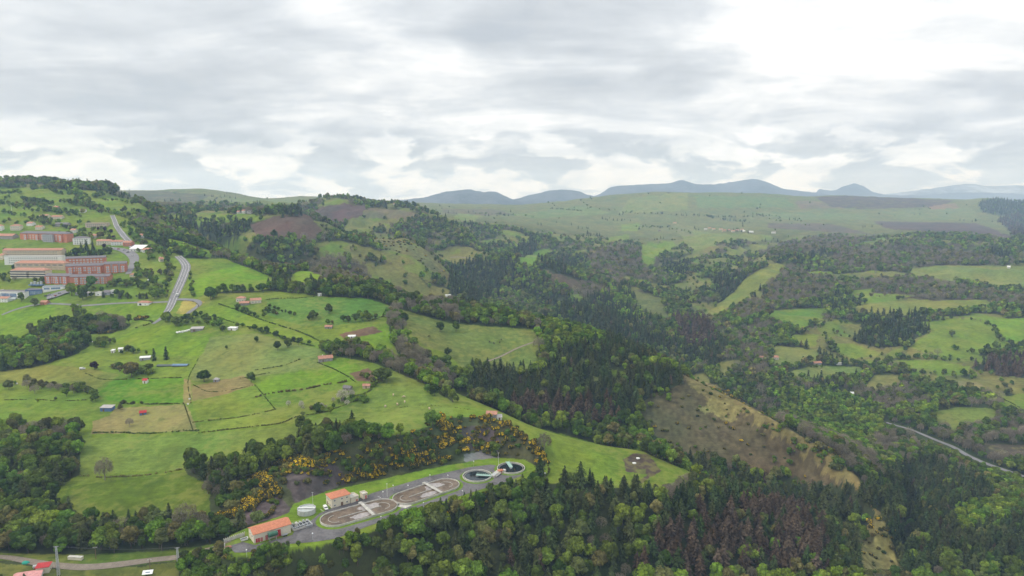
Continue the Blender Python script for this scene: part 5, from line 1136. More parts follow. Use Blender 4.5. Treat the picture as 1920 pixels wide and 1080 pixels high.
# far farms and the village on the slope under the plateau
for (u, v, w_, h, wl, rf, lab) in (
 (1321, 431, 10, 6, 'white_wall', 'sheet_roof', 'white barn at the left end of the far village'), (1328, 429.5, 12, 6, 'beige_wall', 'tile_town', 'leftmost orange roofed house of the far village'), (1336, 431, 11, 6, 'cream_wall', 'tile_town', 'second orange roofed house of the far village'),
 (1349, 431.5, 13, 6, 'cream_wall', 'tile_town', 'orange roofed house in the middle of the far village'), (1355, 434.5, 14, 7, 'beige_wall', 'tile_town', 'larger orange roofed house standing lower in the far village'), (1364, 433, 10, 5, 'stone_wall', 'tile_old', 'brown roofed house in the far village'),
 (1372, 435, 14, 6, 'cream_wall', 'tile_town', 'cream house with orange roof right of the brown roofed one'), (1380, 433, 10, 5, 'beige_wall', 'tile_town', 'small orange roofed house behind its cream neighbour'), (1388, 432.5, 12, 6, 'cream_wall', 'tile_old', 'rightmost tiled house of the far village'),
 (1394, 434.5, 7, 4, 'white_wall', 'frame_white', 'small white shed right of the far village'), (1403, 437, 20, 7, 'white_wall', 'frame_white', 'bright white barn right of the far village'), (1447, 438, 16, 6, 'white_wall', 'sheet_roof', 'white barn alone in the pale field right of the village'),
 (1262, 419, 14, 6, 'cream_wall', 'tile_town', 'lone house with orange roof left of the far village'), (1234, 434, 10, 5, 'stone_wall', 'slate', 'grey stone barn among far hedges'),
 (444, 401, 10, 5, 'white_wall', 'tile_town', 'small white house at the left of the ridge group'), (453, 400, 12, 6, 'white_wall', 'tile_old', 'white house in the middle of the ridge group'), (464, 400.5, 14, 5, 'white_wall', 'sheet_roof', 'long white house at the right of the ridge group'),
 (738, 385, 12, 5, 'white_wall', 'tile_town', 'white farm on the far skyline ridge'), (1888, 503, 12, 4, 'white_wall', 'frame_white', 'white shed in the pale field at the right edge')):
    bld('far_house', lab, 'house', (u, v), (u + w_ * .48, v), 9 if v < 460 else 5, h, 'gable', 2.4, wl, rf, grid(3, (1.2,), 1.5, 1.5), keep=True)
for (u, v, u1, v1, dp, h, wl, rf, lab) in (
 (1527, 684, 1541, 684.5, 8, 3.4, 'stone_wall', 'tile_old', 'stone farmhouse with brownish roof in the right valley fields'), (1448, 674, 1460, 675, 9, 4, 'cream_wall', 'tile_old', 'pale farmhouse at the left of the right valley fields'), (1423, 676, 1432, 676.5, 8, 5, 'white_wall', 'tile_old', 'white house among trees deep in the valley'),
 (1582, 740, 1590, 740, 5, 3, 'stone_wall', 'sheet_roof', 'grey shed hidden in the valley trees'), (1595, 741, 1601, 741, 4, 2.6, 'white_wall', 'frame_white', 'tiny white shed in the valley trees')):
    bld('valley_house', lab, 'house', (u, v), (u1, v1), dp, h, 'gable', 2.0, wl, rf, grid(3, (1.0,)))
bld('caravan', 'white caravan beside the hedge right of the valley farmhouse', 'caravan', (1569, 684.5), (1578, 684.5), 3, 3.0, 'flat', 0, 'white_wall', 'frame_white', [(.5, 1.2, 1.4, .8, 'win')])
# house at the bottom left corner
bld('house', 'low house with pink sheet roof at the bottom left corner', 'house', (24, 1098), (76, 1089), 7.5, 2.6, 'gable', 1.3, 'white_wall', 'pink_roof', [(.6, 0, 1, 2, 'door')], right=[(.5, .9, 1, 1, 'win')])
bld('lean_to', 'small red roofed annex behind the pink roofed house', 'house', (68, 1077), (92, 1074), 4, 3.4, 'shed', .5, 'cream_wall', 'red_paint', right=[(.5, .9, .8, .9, 'win')])
x, y = pick(142, 1049); z = float(hz(x, y)) + CAMZ; r_ = empty('trough', (x, y, z), R(-6)); q = MB().box(-4, 4, -.9, .9, .1, 1.7, M['cream_wall']); q.build('tank_wall', r_); MB().box(-4.1, 4.1, -1, 1, 1.7, 1.85, M['concrete_pale']).build('lid', r_); tag(r_, 'long cream concrete water tank beside the track', 'water tank')
x, y = pick(48, 1056); z = float(hz(x, y)) + CAMZ; r_ = empty('covered_heap', (x, y, z)); V, Fc = ICO2; MB().add([(v[0] * 2.2 * (1 + .15 * math.sin(v[1] * 5)), v[1] * 1.3, max(-.1, v[2]) * 1.3) for v in V], [tuple(f) for f in Fc], M['teal']).build('tarpaulin', r_); tag(r_, 'heap under a teal green tarpaulin beside the track', 'heap')
x, y = pick(66, 1066); z = float(hz(x, y)) + CAMZ; r_ = empty('gas_tank', (x, y, z), R(15)); MB().tube((-.9, 0, 1.2), (.9, 0, 1.2), .8, .8, M['galv'], 14).build('tank_body', r_); [MB().box(sx - .1, sx + .1, -.5, .5, 0, .6, M['concrete']).build('foot', r_) for sx in (-.7, .7)]; tag(r_, 'small grey metal tank behind the pink roofed house', 'tank')
x, y = pick(277, 1078); z = float(hz(x, y)) + CAMZ; r_ = empty('trailer', (x, y, z), R(12)); q = MB().add([(-2.6,-1,.8),(2.6,-1,.8),(2.6,1.3,2.0),(-2.6,1.3,2.0),(-2.6,-1,.95),(2.6,-1,.95),(2.6,1.3,2.15),(-2.6,1.3,2.15)], [(0,3,2,1),(4,5,6,7),(0,1,5,4),(1,2,6,5),(2,3,7,6),(3,0,4,7)], M['plastic_white']); q.build('cover', r_); MB().box(-1.0, 1.2, -.2, .6, 1.35, 1.62, M['glass_blue']).build('blue_mark', r_)
for sy in (-.8, .9): MB().tube((-.4, sy - .1, .4), (-.4, sy + .1, .4), .4, .4, M['tyre'], 12).build('wheel', r_)
tag(r_, 'white tilted trailer cover with a blue mark below the track', 'trailer')
# poles and wires
def pylon(u, vb, h, label, kind='lattice'):
    x, y = pick(u, min(vb, 1079)); z = float(hz(x, y)) + CAMZ; r_ = empty('utility_mast', (x, y, z), .2); q = MB()
    if kind == 'lattice':
        w0, w1 = .55, .28
        for sx in (-1, 1):
            for sy in (-1, 1): q.tube((sx * w0, sy * w0, -1), (sx * w1, sy * w1, h), .13, .10, M['galv'], 5)
        n = int(h / 1.1)
        for i in range(n):
            za, zb = h * i / n, h * (i + 1) / n; wa = w0 + (w1 - w0) * i / n; wb = w0 + (w1 - w0) * (i + 1) / n; s = 1 if i % 2 else -1
            for sy in (-1, 1): q.tube((s * wa, sy * wa, za), (-s * wb, sy * wb, zb), .07, .07, M['galv'], 4); q.tube((sy * wa, s * wa, za), (sy * wb, -s * wb, zb), .07, .07, M['galv'], 4)
        q.build('lattice', r_)
    else: q.tube((0, 0, -1), (0, 0, h), .22, .14, M['galv' if kind == 'steel' else 'wood'], 7); q.build('pole', r_)
    MB().box(-1.2, 1.2, -.08, .08, h - .35, h - .15, M['galv']).build('crossarm', r_)
    for sx in (-1.1, 0, 1.1): MB().tube((sx, 0, h - .15), (sx, 0, h + .2), .09, .06, M['tile_old'], 6).build('insulator', r_)
    tag(r_, label, 'utility pole'); return (x, y, z + h + .2)
pa = pylon(110, 1079, 16.5, 'pale lattice power mast at the bottom left beside the track'); pb = pylon(334.5, 1062, 11, 'pale steel power pole where the track bends'); pc_ = pylon(281.5, 1068, 6, 'short dark wooden post beside the track', 'wood')
pd = pylon(180, 1048, 7, 'thin wooden pole on the far verge of the track', 'wood')
for off in (-1.0, 1.0):
    P = []; n = 24
    for i in range(n + 1): f = i / n; P.append((pa[0] + (pb[0] - pa[0]) * f + off, pa[1] + (pb[1] - pa[1]) * f, pa[2] + (pb[2] - pa[2]) * f - 1.6 * 4 * f * (1 - f)))
    q = MB(); [q.tube(P[i], P[i + 1], .035, .035, M['rope'], 4) for i in range(n)]; tag(q.build('power_line'), 'thin power cable between the lattice mast and the steel pole', 'cable', 'power cables over the track')
for u, v, h, lab in ((1490.5, 691, 9, 'left white pole standing in the pale valley field'), (1539.5, 702, 9, 'right white pole standing in the pale valley field'), (22, 398, 14, 'thin white pole on the upper left hillside'), (282, 356, 22, 'thin transmitter mast on the far left skyline')):
    x, y = pick(u, v); r_ = empty('pole', (x, y, float(hz(x, y)) + CAMZ)); MB().tube((0, 0, -1), (0, 0, h), .28, .2, M['frame_white'], 6).build('shaft', r_); MB().box(-.9, .9, -.1, .1, h - .6, h - .3, M['frame_white']).build('crossarm', r_); tag(r_, lab, 'pole')
for u, v, lab in ((355.5, 749, 'upper white gate post on the tan strip'), (352.5, 758.5, 'lower white gate post at the corner of the tan field'), (32, 720, 'small white feed tub at the end of the left hedge')):
    x, y = pick(u, v); tag(link('marker_post', MB().box(-.6, .6, -.3, .3, -.2, 1.0, M['plastic_white']).box(-.7, .7, -.35, .35, 1.0, 1.08, M['frame_white']).mesh('marker_post'), None, (x, y, float(hz(x, y)) + CAMZ)), lab, 'post')
for i, (u, v) in enumerate(((1196, 860), (1189, 869))):
    x, y = pick(u, v); V, Fc = ICO1; g = random.Random(i); q = MB().add([(v_[0] * 1.7 * g.uniform(.85, 1.1), v_[1] * 1.3, v_[2] * .8 + .3) for v_ in V], [tuple(f) for f in Fc], M['plastic_white']); tag(q.build('salt_block', None, (x, y, float(hz(x, y)) + CAMZ)), ('upper' if i == 0 else 'lower') + ' white block lying on the trampled brown patch', 'block')
# cattle
def beast(name, dark):
    me = D.meshes.new(name); V = [(0,0,1.05),(.55,0,1.12),(-.6,0,1.08),(.95,0,1.05),(1.25,0,.75),(1.42,0,.5),(.5,.24,.85),(.52,.25,.4),(.5,.25,0),(.5,-.24,.85),(.52,-.25,.4),(.5,-.25,0),(-.62,.24,.85),(-.72,.25,.42),(-.62,.25,0),(-.62,-.24,.85),(-.72,-.25,.42),(-.62,-.25,0),(-.85,0,1.05),(-.92,0,.5),(1.3,.16,.82),(1.3,-.16,.82)]
    E = [(0,1),(0,2),(1,3),(3,4),(4,5),(1,6),(6,7),(7,8),(1,9),(9,10),(10,11),(2,12),(12,13),(13,14),(2,15),(15,16),(16,17),(2,18),(18,19),(4,20),(4,21)]
    me.from_pydata(V, E, []); o = D.objects.new(name, me); COL.objects.link(o); md = o.modifiers.new('s', 'SKIN')
    rad = [.42,.40,.40,.24,.19,.13,.15,.10,.09,.15,.10,.09,.18,.11,.09,.18,.11,.09,.08,.04,.05,.05]
    for i, r in enumerate(rad): me.skin_vertices[0].data[i].radius = (r, r)
    me.skin_vertices[0].data[0].use_root = True
    o.modifiers.new('u', 'SUBSURF').levels = 1
    dg = bpy.context.evaluated_depsgraph_get(); m2 = D.meshes.new_from_object(o.evaluated_get(dg)); D.objects.remove(o); m2.name = name; m2.materials.clear(); m2.materials.append(M['cow_dark' if dark else 'cow_cream']); return m2
cow_c = beast('cow', False); cow_d = beast('cow', True)
for u, v, dk_, lab in ((737.5, 742, 0, 'cream cow standing highest of the grazing group'), (757.5, 746, 0, 'cream cow at the upper right of the grazing group'), (758.7, 755, 0, 'cream cow at the lower right of the grazing group'), (745, 760, 0, 'cream cow in the middle of the grazing group'), (722.5, 764, 0, 'cream cow at the lower left of the grazing group'),
                      (805, 768, 0, 'cream cow alone in the middle of the meadow'), (649.5, 796, 0, 'cream cow lower down the meadow below the orchard'), (558, 796, 0, 'cream cow close to the meadow boundary hedge'),
                      (918, 642, 1, 'dark cow at the left of the group in the wide olive field'), (926, 645, 1, 'dark cow lowest in the wide olive field group'), (940, 638, 1, 'dark cow highest in the wide olive field group'), (937, 643, 1, 'dark cow at the right of the wide olive field group'), (805, 632, 1, 'dark cow alone at the left of the wide olive field')):
    x, y = pick(u, v); o = link('cow', cow_d if dk_ else cow_c, None, (x, y, float(hz(x, y)) + CAMZ), rnd.uniform(0, 6.28)); o.scale = (1.35, 1.35, 1.3); tag(o, lab, 'cow', 'dark cows' if dk_ else 'cream cows on the meadow')

# ---------------------------------------------------------------- hedges and field walls: one thing per line
def hedge(pts, h, w_, label, leafk='hedge', gap=0.0, name='hedge'):
    P = [pick(*p) for p in pts]; d = np.concatenate([[0], np.cumsum([math.hypot(b[0] - a[0], b[1] - a[1]) for a, b in zip(P, P[1:])])]); n = max(4, int(d[-1] / (w_ * .55))); q = np.linspace(0, d[-1], n)
    X = pchip(d, [p[0] for p in P], q); Y = pchip(d, [p[1] for p in P], q); Zh = hz(X, Y); G = Geo(); g = np.random.default_rng(int(d[-1] * 10) % 9999)
    for i in range(n):
        if g.random() < gap + .22 + .35 * (math.sin(i * .11 + d[-1]) > .6): continue
        w_q = 1 + .5 * math.sin(i * .31 + 2)
        s = h * g.uniform(.35, 1.0) * (1 + .5 * math.sin(i * .23) ** 2); V, Fc = ICO1; c = np.array((X[i] + g.normal() * w_ * .15, Y[i] + g.normal() * w_ * .15, Zh[i] + CAMZ + s * .35))
        G.add(V * (1 + g.uniform(-.25, .25, (len(V), 1))) * (w_ * .36 * w_q, w_ * .36 * w_q, s * .5) + c, Fc, g.uniform(.6, 1.1)); m_ = 12
        dd = g.normal(size=(m_, 3)); dd[:, 2] = np.abs(dd[:, 2]); dd /= np.linalg.norm(dd, axis=1, keepdims=True); V, Fc = cards(c + dd * (w_ * .5, w_ * .5, s * .62), dd + g.normal(size=(m_, 3)) * .4, .3 * max(1, w_ * .6), .8, g); G.add(V, Fc, np.repeat(g.uniform(.7, 1.4, m_), 4))
    if G.V: tag(link(name, G.mesh(name, (LEAF[leafk],))), label, 'hedge')
for h_ in (
 ([(170,812),(215,811),(260,813),(300,812),(350,808),(372,808)], 1.2, 1.5, 'low dark hedge along the lower edge of the tan field'), ([(228,757),(285,758),(343,757)], 1.1, 1.2, 'low hedge between the bright plot and the tan field'), ([(362,808),(345,757)], .5, .7, 'thin fence line hedge on the right of the tan field'),
 ([(480,745),(510,738),(560,732),(610,722),(650,716)], 1.8, 2.2, 'thick brownish hedge above the orchard plot', 'gorse'), ([(655,745),(690,735),(705,720),(722,700)], .9, 1.6, 'curving hedge round the orchard corner'), ([(560,780),(600,775),(640,762),(680,745)], .7, 1.0, 'low hedge along the lower side of the orchard'),
 ([(372,812),(450,803),(520,795),(560,780)], .8, 1.1, 'long low hedge between orchard fields and the big meadow'), ([(362,792),(430,785),(500,772),(516,768)], .8, 1.1, 'low hedge crossing the yellow green plots', 'hedge', .15), ([(478,722),(495,742),(516,768)], .6, .8, 'short hedge line running down beside the plots', 'hedge', .2),
 ([(478,722),(400,735),(362,722)], .5, .8, 'thin hedge above the brown plot', 'hedge', .3), ([(480,694),(530,686),(560,675),(570,672)], .9, 1.2, 'hedge line below the pasture with the tree pair', 'hedge', .2), ([(595,680),(625,692),(655,708),(665,716)], .8, .9, 'straight dark hedge descending from the stone farmhouse'),
 ([(440,712),(470,706),(510,698)], .7, .9, 'short hedge right of the small blue grey hut', 'hedge', .15), ([(60,722),(110,722),(165,725),(175,730)], .7, 1.0, 'low hedge continuing the left hedge row'), ([(150,892),(200,895),(250,893),(300,888),(340,880)], 1.1, 1.6, 'hedge between the two lower left meadows', 'olive'),
 ([(160,700),(200,712),(215,712)], .6, .9, 'thin hedge left of the bright green plot', 'hedge', .2), ([(340,708),(280,710),(216,712)], .7, .9, 'hedge above the bright green plot', 'hedge', .15), ([(372,672),(355,705),(358,757)], .4, .6, 'faint hedge beside the tan strip', 'hedge', .4),
 ([(445,608),(500,622),(545,638),(590,650)], 1.3, 1.8, 'continuous hedge along the slanting pasture'), ([(410,570),(440,580),(500,603),(560,622),(600,640)], 1.2, 1.8, 'long hedge above the slanting bright pasture'), ([(395,592),(440,606)], 1.0, 1.3, 'short hedge near the road embankment'),
 ([(750,764),(790,760),(830,762),(880,768)], .4, .9, 'faint dark bank line across the meadow', 'olive', .5), ([(1015,905),(1030,880),(1020,850),(1005,835)], .6, 1.4, 'scrubby edge right of the round tanks', 'gorse', .2), ([(500,562),(520,560),(590,556)], 1.2, 1.6, 'hedge at the top of the green field'),
 ([(1430,692),(1470,690),(1510,687),(1527,684)], 1.2, 1.8, 'hedge leading to the valley farmhouse'), ([(1870,743),(1900,758),(1920,770)], 1.2, 2.0, 'hedge dividing the fields at the right edge'), ([(1500,618),(1560,600)], 1.0, 1.6, 'hedge between two right hand valley fields'), ([(1140,690),(1170,705)], .8, 1.2, 'short hedge in the ravine clearing'),
 ([(1190,834),(1230,848),(1290,873),(1318,890)], .7, 1.0, 'low hedge along the rim of the meadow tip'), ([(0,750),(60,749),(120,752),(170,750)], .6, .9, 'low hedge at the top of the lower left pasture', 'hedge', .3), ([(700,600),(730,592),(740,600)], 1.4, 2, 'hedge at the end of the ploughed strip'),
 ([(360,564),(372,575),(360,590)], .5, .8, 'low hedge inside the slip road', 'olive', .3), ([(95,596),(120,600),(150,590),(152,575)], 1.1, 1.5, 'hedge between the two fields below the lane'), ([(258,598),(285,606),(255,615)], 1.6, 2.0, 'bushy hedge beside the end of the narrow road', 'gorse'),
 ([(0,478),(40,480),(60,474)], 1.4, 2, 'hedge under the upper houses')): hedge(*h_)
# ---------------------------------------------------------------- hedgerow trees, lone trees
def rows_(L):
    for r_ in L: row(*r_)
rows_([
 ([(0,352),(60,350),(120,352),(180,358)], 9, DK, 8, 13), ([(60,352),(100,362),(180,372),(200,366)], 9, DK, 6, 10), ([(180,360),(240,374),(290,386)], 8, ['pine', 'dark green'], 9, 14),
 ([(0,385),(50,388),(110,402),(160,410)], 9, MX, 6, 10), ([(110,380),(180,392),(235,408)], 10, MX, 6, 10), ([(40,372),(100,386)], 10, DK, 6, 10),
 ([(0,400),(60,410),(120,422),(180,420)], 11, MX, 6, 9), ([(140,366),(170,388),(190,402)], 8, MX, 6, 11), ([(20,368),(0,380)], 8, MX, 5, 8), ([(120,352),(150,366),(165,385)], 8, ['mid green', 'bright green', 'pine'], 7, 12),
 ([(225,420),(245,440),(262,455),(300,475)], 9, MX, 6, 9, 6), ([(210,395),(300,410),(350,440)], 9, MX, 6, 10, 8), ([(270,400),(330,402),(420,412),(440,420)], 10, MX, 6, 9, 6),
 ([(300,440),(360,452),(420,470)], 8, MX, 6, 9, 5), ([(245,440),(270,470),(280,490)], 7, MX, 6, 9, 5), ([(260,470),(330,482)], 8, MX, 6, 10, 4),
 ([(0,360),(40,364)], 9, DK, 5, 8), ([(190,375),(260,385),(300,396)], 10, MX, 5, 8, 5),
 ([(170,628),(60,640)], 9, MX, 6, 9), ([(10,722),(40,720),(80,724),(110,728),(165,728)], 7, ['olive', 'mid green', 'dark green', 'bare'], 4, 6.5), ([(65,755),(75,757)], 5, ['mid green'], 4, 5), ([(100,752),(110,754)], 5, ['olive'], 4, 5),
 ([(310,600),(330,608),(365,598)], 6, DK, 7, 9, 3), ([(335,612),(375,605)], 6, DK, 4, 6), ([(560,648),(520,632),(480,622)], 9, ['dark green'], 4, 6), ([(440,612),(500,625),(545,640),(585,645)], 8, DK, 4, 6.5),
 ([(500,575),(525,585),(560,595)], 9, ['dark green'], 3, 5), ([(395,560),(440,548),(500,548)], 7, DK, 7, 10), ([(520,545),(560,552),(620,556),(700,558)], 7, MX, 7, 11), ([(600,612),(650,605),(700,598),(730,595)], 9, MX, 5, 8),
 ([(480,505),(520,525),(540,545)], 8, DK, 6, 9), ([(790,735),(850,752)], 6, DK, 5, 8, 4), ([(280,758),(230,755)], 6, ['hedge'], 1.5, 2), ([(560,800),(600,830),(640,815)], 7, DK, 6, 9, 3),
 ([(120,540),(170,545),(250,560)], 9, DK, 5, 8), ([(170,556),(310,556)], 9, ['dark green', 'pine'], 4, 7), ([(245,505),(275,520),(310,515)], 7, MX, 6, 9, 5), ([(310,480),(320,510),(310,560)], 7, MX, 5, 8, 3), ([(350,500),(360,530),(360,560)], 8, MX, 4, 6, 2),
 ([(0,485),(30,482)], 9, DK, 5, 8), ([(130,478),(200,482)], 6, ['pine', 'dark green'], 8, 13, 4), ([(150,470),(190,470)], 8, ['pine'], 9, 13, 3),
 ([(105,440),(130,445),(170,450),(200,445)], 9, MX, 6, 9, 5), ([(60,415),(100,425),(140,430)], 9, MX, 6, 9, 5), ([(130,530),(150,534)], 6, DK, 6, 8), ([(40,500),(30,530)], 7, ['bare', 'dark green'], 5, 8),
 # right valley hedges
 ([(1440,578),(1500,575),(1560,575),(1600,575)], 8, ['bare', 'olive', 'mid green'], 6, 9, 4), ([(1450,620),(1500,625),(1545,610),(1590,590)], 9, ['bare', 'olive', 'mid green'], 5, 8, 4), ([(1545,628),(1560,660),(1590,680)], 8, MX, 5, 8, 3),
 ([(1600,680),(1700,672),(1800,678)], 8, DK, 5, 8, 3), ([(1470,688),(1545,690)], 9, DK, 4, 6), ([(1630,690),(1750,700),(1800,708)], 8, MX, 5, 8, 4), ([(1720,600),(1760,595),(1850,605)], 9, ['bare', 'dark green'], 5, 8, 4),
 ([(1850,605),(1880,640),(1920,660)], 7, DK, 6, 8, 4), ([(1600,560),(1700,548),(1860,556),(1920,560)], 10, ['bare', 'olive'], 6, 9, 5), ([(1640,596),(1700,600),(1750,590)], 9, MX, 6, 9, 4), ([(1780,655),(1840,665),(1880,660)], 9, DK, 5, 8, 3),
 ([(1430,700),(1470,715),(1600,722)], 8, ['mid green', 'bare', 'dark green'], 6, 9, 5), ([(1700,735),(1800,750),(1880,760)], 8, MX, 6, 9, 5), ([(1700,710),(1740,712)], 7, MX, 5, 8), ([(1890,780),(1920,790)], 8, MX, 5, 8),
 ([(1165,400),(1250,402),(1300,405),(1380,408),(1450,405)], 18, ['dark green', 'pine'], 9, 14, 12), ([(1320,405),(1380,415),(1400,418)], 14, ['pine', 'dark green'], 10, 15, 20), ([(1030,392),(1060,394),(1090,396)], 16, ['dark green'], 8, 11),
 ([(520,376),(560,380)], 16, DK, 8, 11), ([(1250,362),(1262,363)], 12, ['pine'], 8, 10), ([(740,385),(800,392)], 16, DK, 8, 10), ([(1560,375),(1650,375),(1780,378)], 16, ['pine'], 9, 12), ([(480,405),(530,404)], 10, DK, 8, 11),
 ([(1500,392),(1660,398)], 22, DK, 7, 9), ([(1700,475),(1720,470),(1740,478)], 10, ['dark green', 'pine'], 10, 14, 5), ([(880,400),(1000,408),(1100,405)], 20, MX, 8, 11, 15),
])
for a in [
 (289,676,'column',8.5,1,'left one of two dark columnar evergreens beside the vegetable garden'), (312,674,'column',9,1,'right one of two dark columnar evergreens beside the vegetable garden'),
 (177,693,'purple',5.5,1.1,'round dark purple tree standing in the left pasture'), (247,707,'olive',10,1.1,'olive green tree standing above the small red and white shed'),
 (197,900,'bare',11,1,'leafless round pale tree on the hedge of the lower left meadow'), (383,716,'dark green',7.5,1.1,'dark round tree left of the small grey hut below the lane'), (471,717,'dark green',7,1.1,'dark round tree at the top corner of the brown plot'),
 (521,657,'dark green',7,1.05,'left one of a pair of dark trees alone in the hillside pasture'), (540,652,'dark green',7,1.1,'right one of a pair of dark trees alone in the hillside pasture'), (481,642,'dark green',4.5,1,'small dark tree alone in the pasture left of the tree pair'),
 (770,705,'bright green',9.5,1.15,'bright green round tree on the shoulder of the meadow'), (796,706,'dark green',9.5,1,'dark green tree just right of the bright round one'), (717,715,'dark green',8.5,1.3,'wide dark spreading tree at the bend of the meadow hedge'),
 (840,668,'dark green',6.5,.9,'small dark tree alone in the wide olive field'), (825,622,'dark green',8.5,1.1,'dark round tree at the top of the wide olive field'), (855,622,'mid green',9,1,'tall green tree beside the dark round one in the wide field'),
 (1082,818,'mid green',11,.85,'lone pointed green tree in front of the brown conifers'), (617,588,'dark green',8,1,'dark tree alone in the green field below the crest wood'), (585,600,'dark green',7,1,'dark round tree left of the ploughed strip'), (395,562,'dark green',11,.95,'tall dark tree at the corner of the bright field'),
 (602,852,'dark green',15,1,'tallest dark tree above the cut slope behind the works'), (625,850,'mid green',11,1,'green tree right of the tallest one above the cut slope'), (360,885,'dark green',12,.85,'dark upright tree at the end of the low meadow hedge'), (488,862,'dark green',9,1,'dark tree at the meadow edge above the gorse bank'),
 (290,560,'mid green',11,1.1,'large round tree by the lane left of the main road'), (262,560,'pine',6,.9,None), (240,560,'pine',5,.8,None), (225,560,'pine',6.5,.8,None), (275,560,'pine',6,.9,None), (135,555,'mid green',12,1.15,'spreading green tree beside the car park'), (155,562,'dark green',11,1,'dark green tree beside the car park next to the lane'),
 (172,542,'dark green',13,1,'large dark tree in front of the long brick block'), (123,530,'dark green',10,.6,'narrow dark tree in front of the brick block'), (60,572,'olive',10,1.1,'olive tree in front of the blue and white hall'), (40,566,'mid green',9,.9,'pale green tree in front of the blue glass wall'),
 (243,800,'bare',5,1,None), (65,575,'olive',8,1,None), (270,542,'mid green',7,1,'small round green tree near the lane and garden wall'),
 (196,468,'purple',7,1,'dark purple tree at the edge of the village square'), (643,752,'blossom',7,1.25,'white blossoming tree in the orchard plot'), (541,762,'blossom',3.6,1,'small white blossoming tree in the lower orchard row'), (565,765,'blossom',4.2,1,'pale blossoming tree next to a smaller one in the row'), (660,745,'blossom',4.5,1,'white blossoming tree nearest the stone hut'),
 (568,782,'olive',3.5,1,None), (600,770,'mid green',3.5,1,None), (620,775,'bright green',4,1,None), (690,730,'bright green',4.5,1,None), (700,720,'olive',4.5,1,None), (155,1074,'dark green',7,1.1,'grey green bush like tree beside the track near the wooden post'),
 (390,890,'bare',6,1,None), (410,905,'bare',6.5,1,None), (350,1000,'bare',13,1,'tall leafless tree at the foot of the lower left meadow'), (1010,868,'bare',4,1,None),
 (1480,855,'dark green',6,1.1,'round dark bush like tree on the straw coloured spur'), (1660,905,'dark green',3,1,None), (1452,870,'mid green',4,1,None), (1480,872,'mid green',4,1,None), (1690,640,'pine',13,.9,None), (1768,600,'pine',11,.9,None), (1785,632,'dark green',9,1.5,'wide dark tree alone in the right hand pasture'),
 (1850,660,'dark green',10,1,None), (1865,655,'mid green',10,1,None), (530,408,'pine',11,1,None), (545,406,'pine',13,1,None), (555,405,'pine',14,1,None), (565,405,'pine',13,1,None), (540,505,'pine',14,1.1,'dark pointed conifer at the end of the bright field'), (690,560,'dark green',13,1.2,'tall dark tree standing out of the crest wood'),
 (360,620,'dark green',8,1.2,None), (412,615,'dark green',7,1.1,'dark tree between the barn and the white shed'), (418,622,'mid green',5,1.2,None), (330,612,'dark green',8,1.2,None), (425,655,'dark green',3,1,None),
 (1020,845,'bare',9,1.1,None), (1050,905,'dark green',2.2,1,None),
 ]: plant(*a)
DKC = [conifer(s, 10, 1.9, 13, 11, .02, 2.2, .42) for s in (101, 102)]
add_proto('column', 'cypress', 'pine', DKC, DKC, 10.0)
add_proto('purple', 'broadleaf', 'purple', bl[:2], blf[:2], 10.0)
# gorse in flower along the cut slope, the spur and the front wood edge
def patchy(pts, n, kinds, h0, h1, spread=3.0):
    for i in range(n):
        k = rnd.randrange(len(pts) - 1); f = rnd.random(); a = pts[k]; b = pts[k + 1]
        x, y = pick(a[0] + (b[0] - a[0]) * f, a[1] + (b[1] - a[1]) * f)
        PLX.append(x + rnd.gauss(0, spread)); PLY.append(y + rnd.gauss(0, spread)); PLK.append(rnd.choice(kinds)); PLH.append(rnd.uniform(h0, h1)); PLW.append(1)
for p, n, sp in [([(402,975),(440,965),(470,945),(500,920)], 42, 1.6), ([(485,890),(500,905),(515,925),(495,938)], 36, 1.6), ([(520,868),(560,862),(588,872)], 28, 1.3), ([(650,905),(700,885),(750,872),(790,865),(830,855)], 70, 3.2),
                 ([(825,785),(830,800),(845,820),(820,835),(850,830)], 42, 1.5), ([(900,785),(930,790),(960,805),(985,825),(1010,845),(1018,870)], 34, 1.2), ([(760,850),(770,865),(790,880)], 16, 2), ([(860,830),(900,835),(950,830)], 18, 3),
                 ([(920,915),(950,905),(985,895),(1005,885)], 26, 1.8), ([(820,955),(850,950),(900,935),(950,920)], 26, 3.0), ([(970,925),(985,915),(1000,905)], 8, 2), ([(1190,836),(1230,850),(1290,875),(1318,890)], 26, .8), ([(1330,725),(1370,740),(1400,755)], 14, 2.5), ([(1540,840),(1570,852),(1590,862)], 22, 2.5),
                 ([(1360,912),(1375,918)], 8, 2), ([(255,600),(275,596)], 8, 1.5), ([(150,622),(190,626),(215,622)], 12, 2), ([(1630,990),(1680,1020)], 10, 5)]:
    patchy(p, int(n * 2.0), ['gorse', 'gorse', 'gorse', 'gorse2'], 1.4, 3.4, sp * 1.1)
patchy([(470,900),(560,880),(640,860),(760,840),(860,800),(980,830)], 260, ['gorse2', 'gorse2', 'shrub', 'gorse'], 1.2, 2.6, 5)
patchy([(650,870),(700,865),(760,850),(810,840)], 60, ['dark green', 'mid green'], 3.5, 7, 3)
patchy([(860,840),(900,842),(940,845)], 14, ['shrub'], 2, 3.2, 2)
patchy([(430,950),(450,930),(470,915)], 24, ['mid green', 'dark green', 'shrub'], 3, 6, 3)
patchy([(600,930),(640,905),(665,900)], 8, ['shrub', 'gorse2'], 1.5, 3, 2)

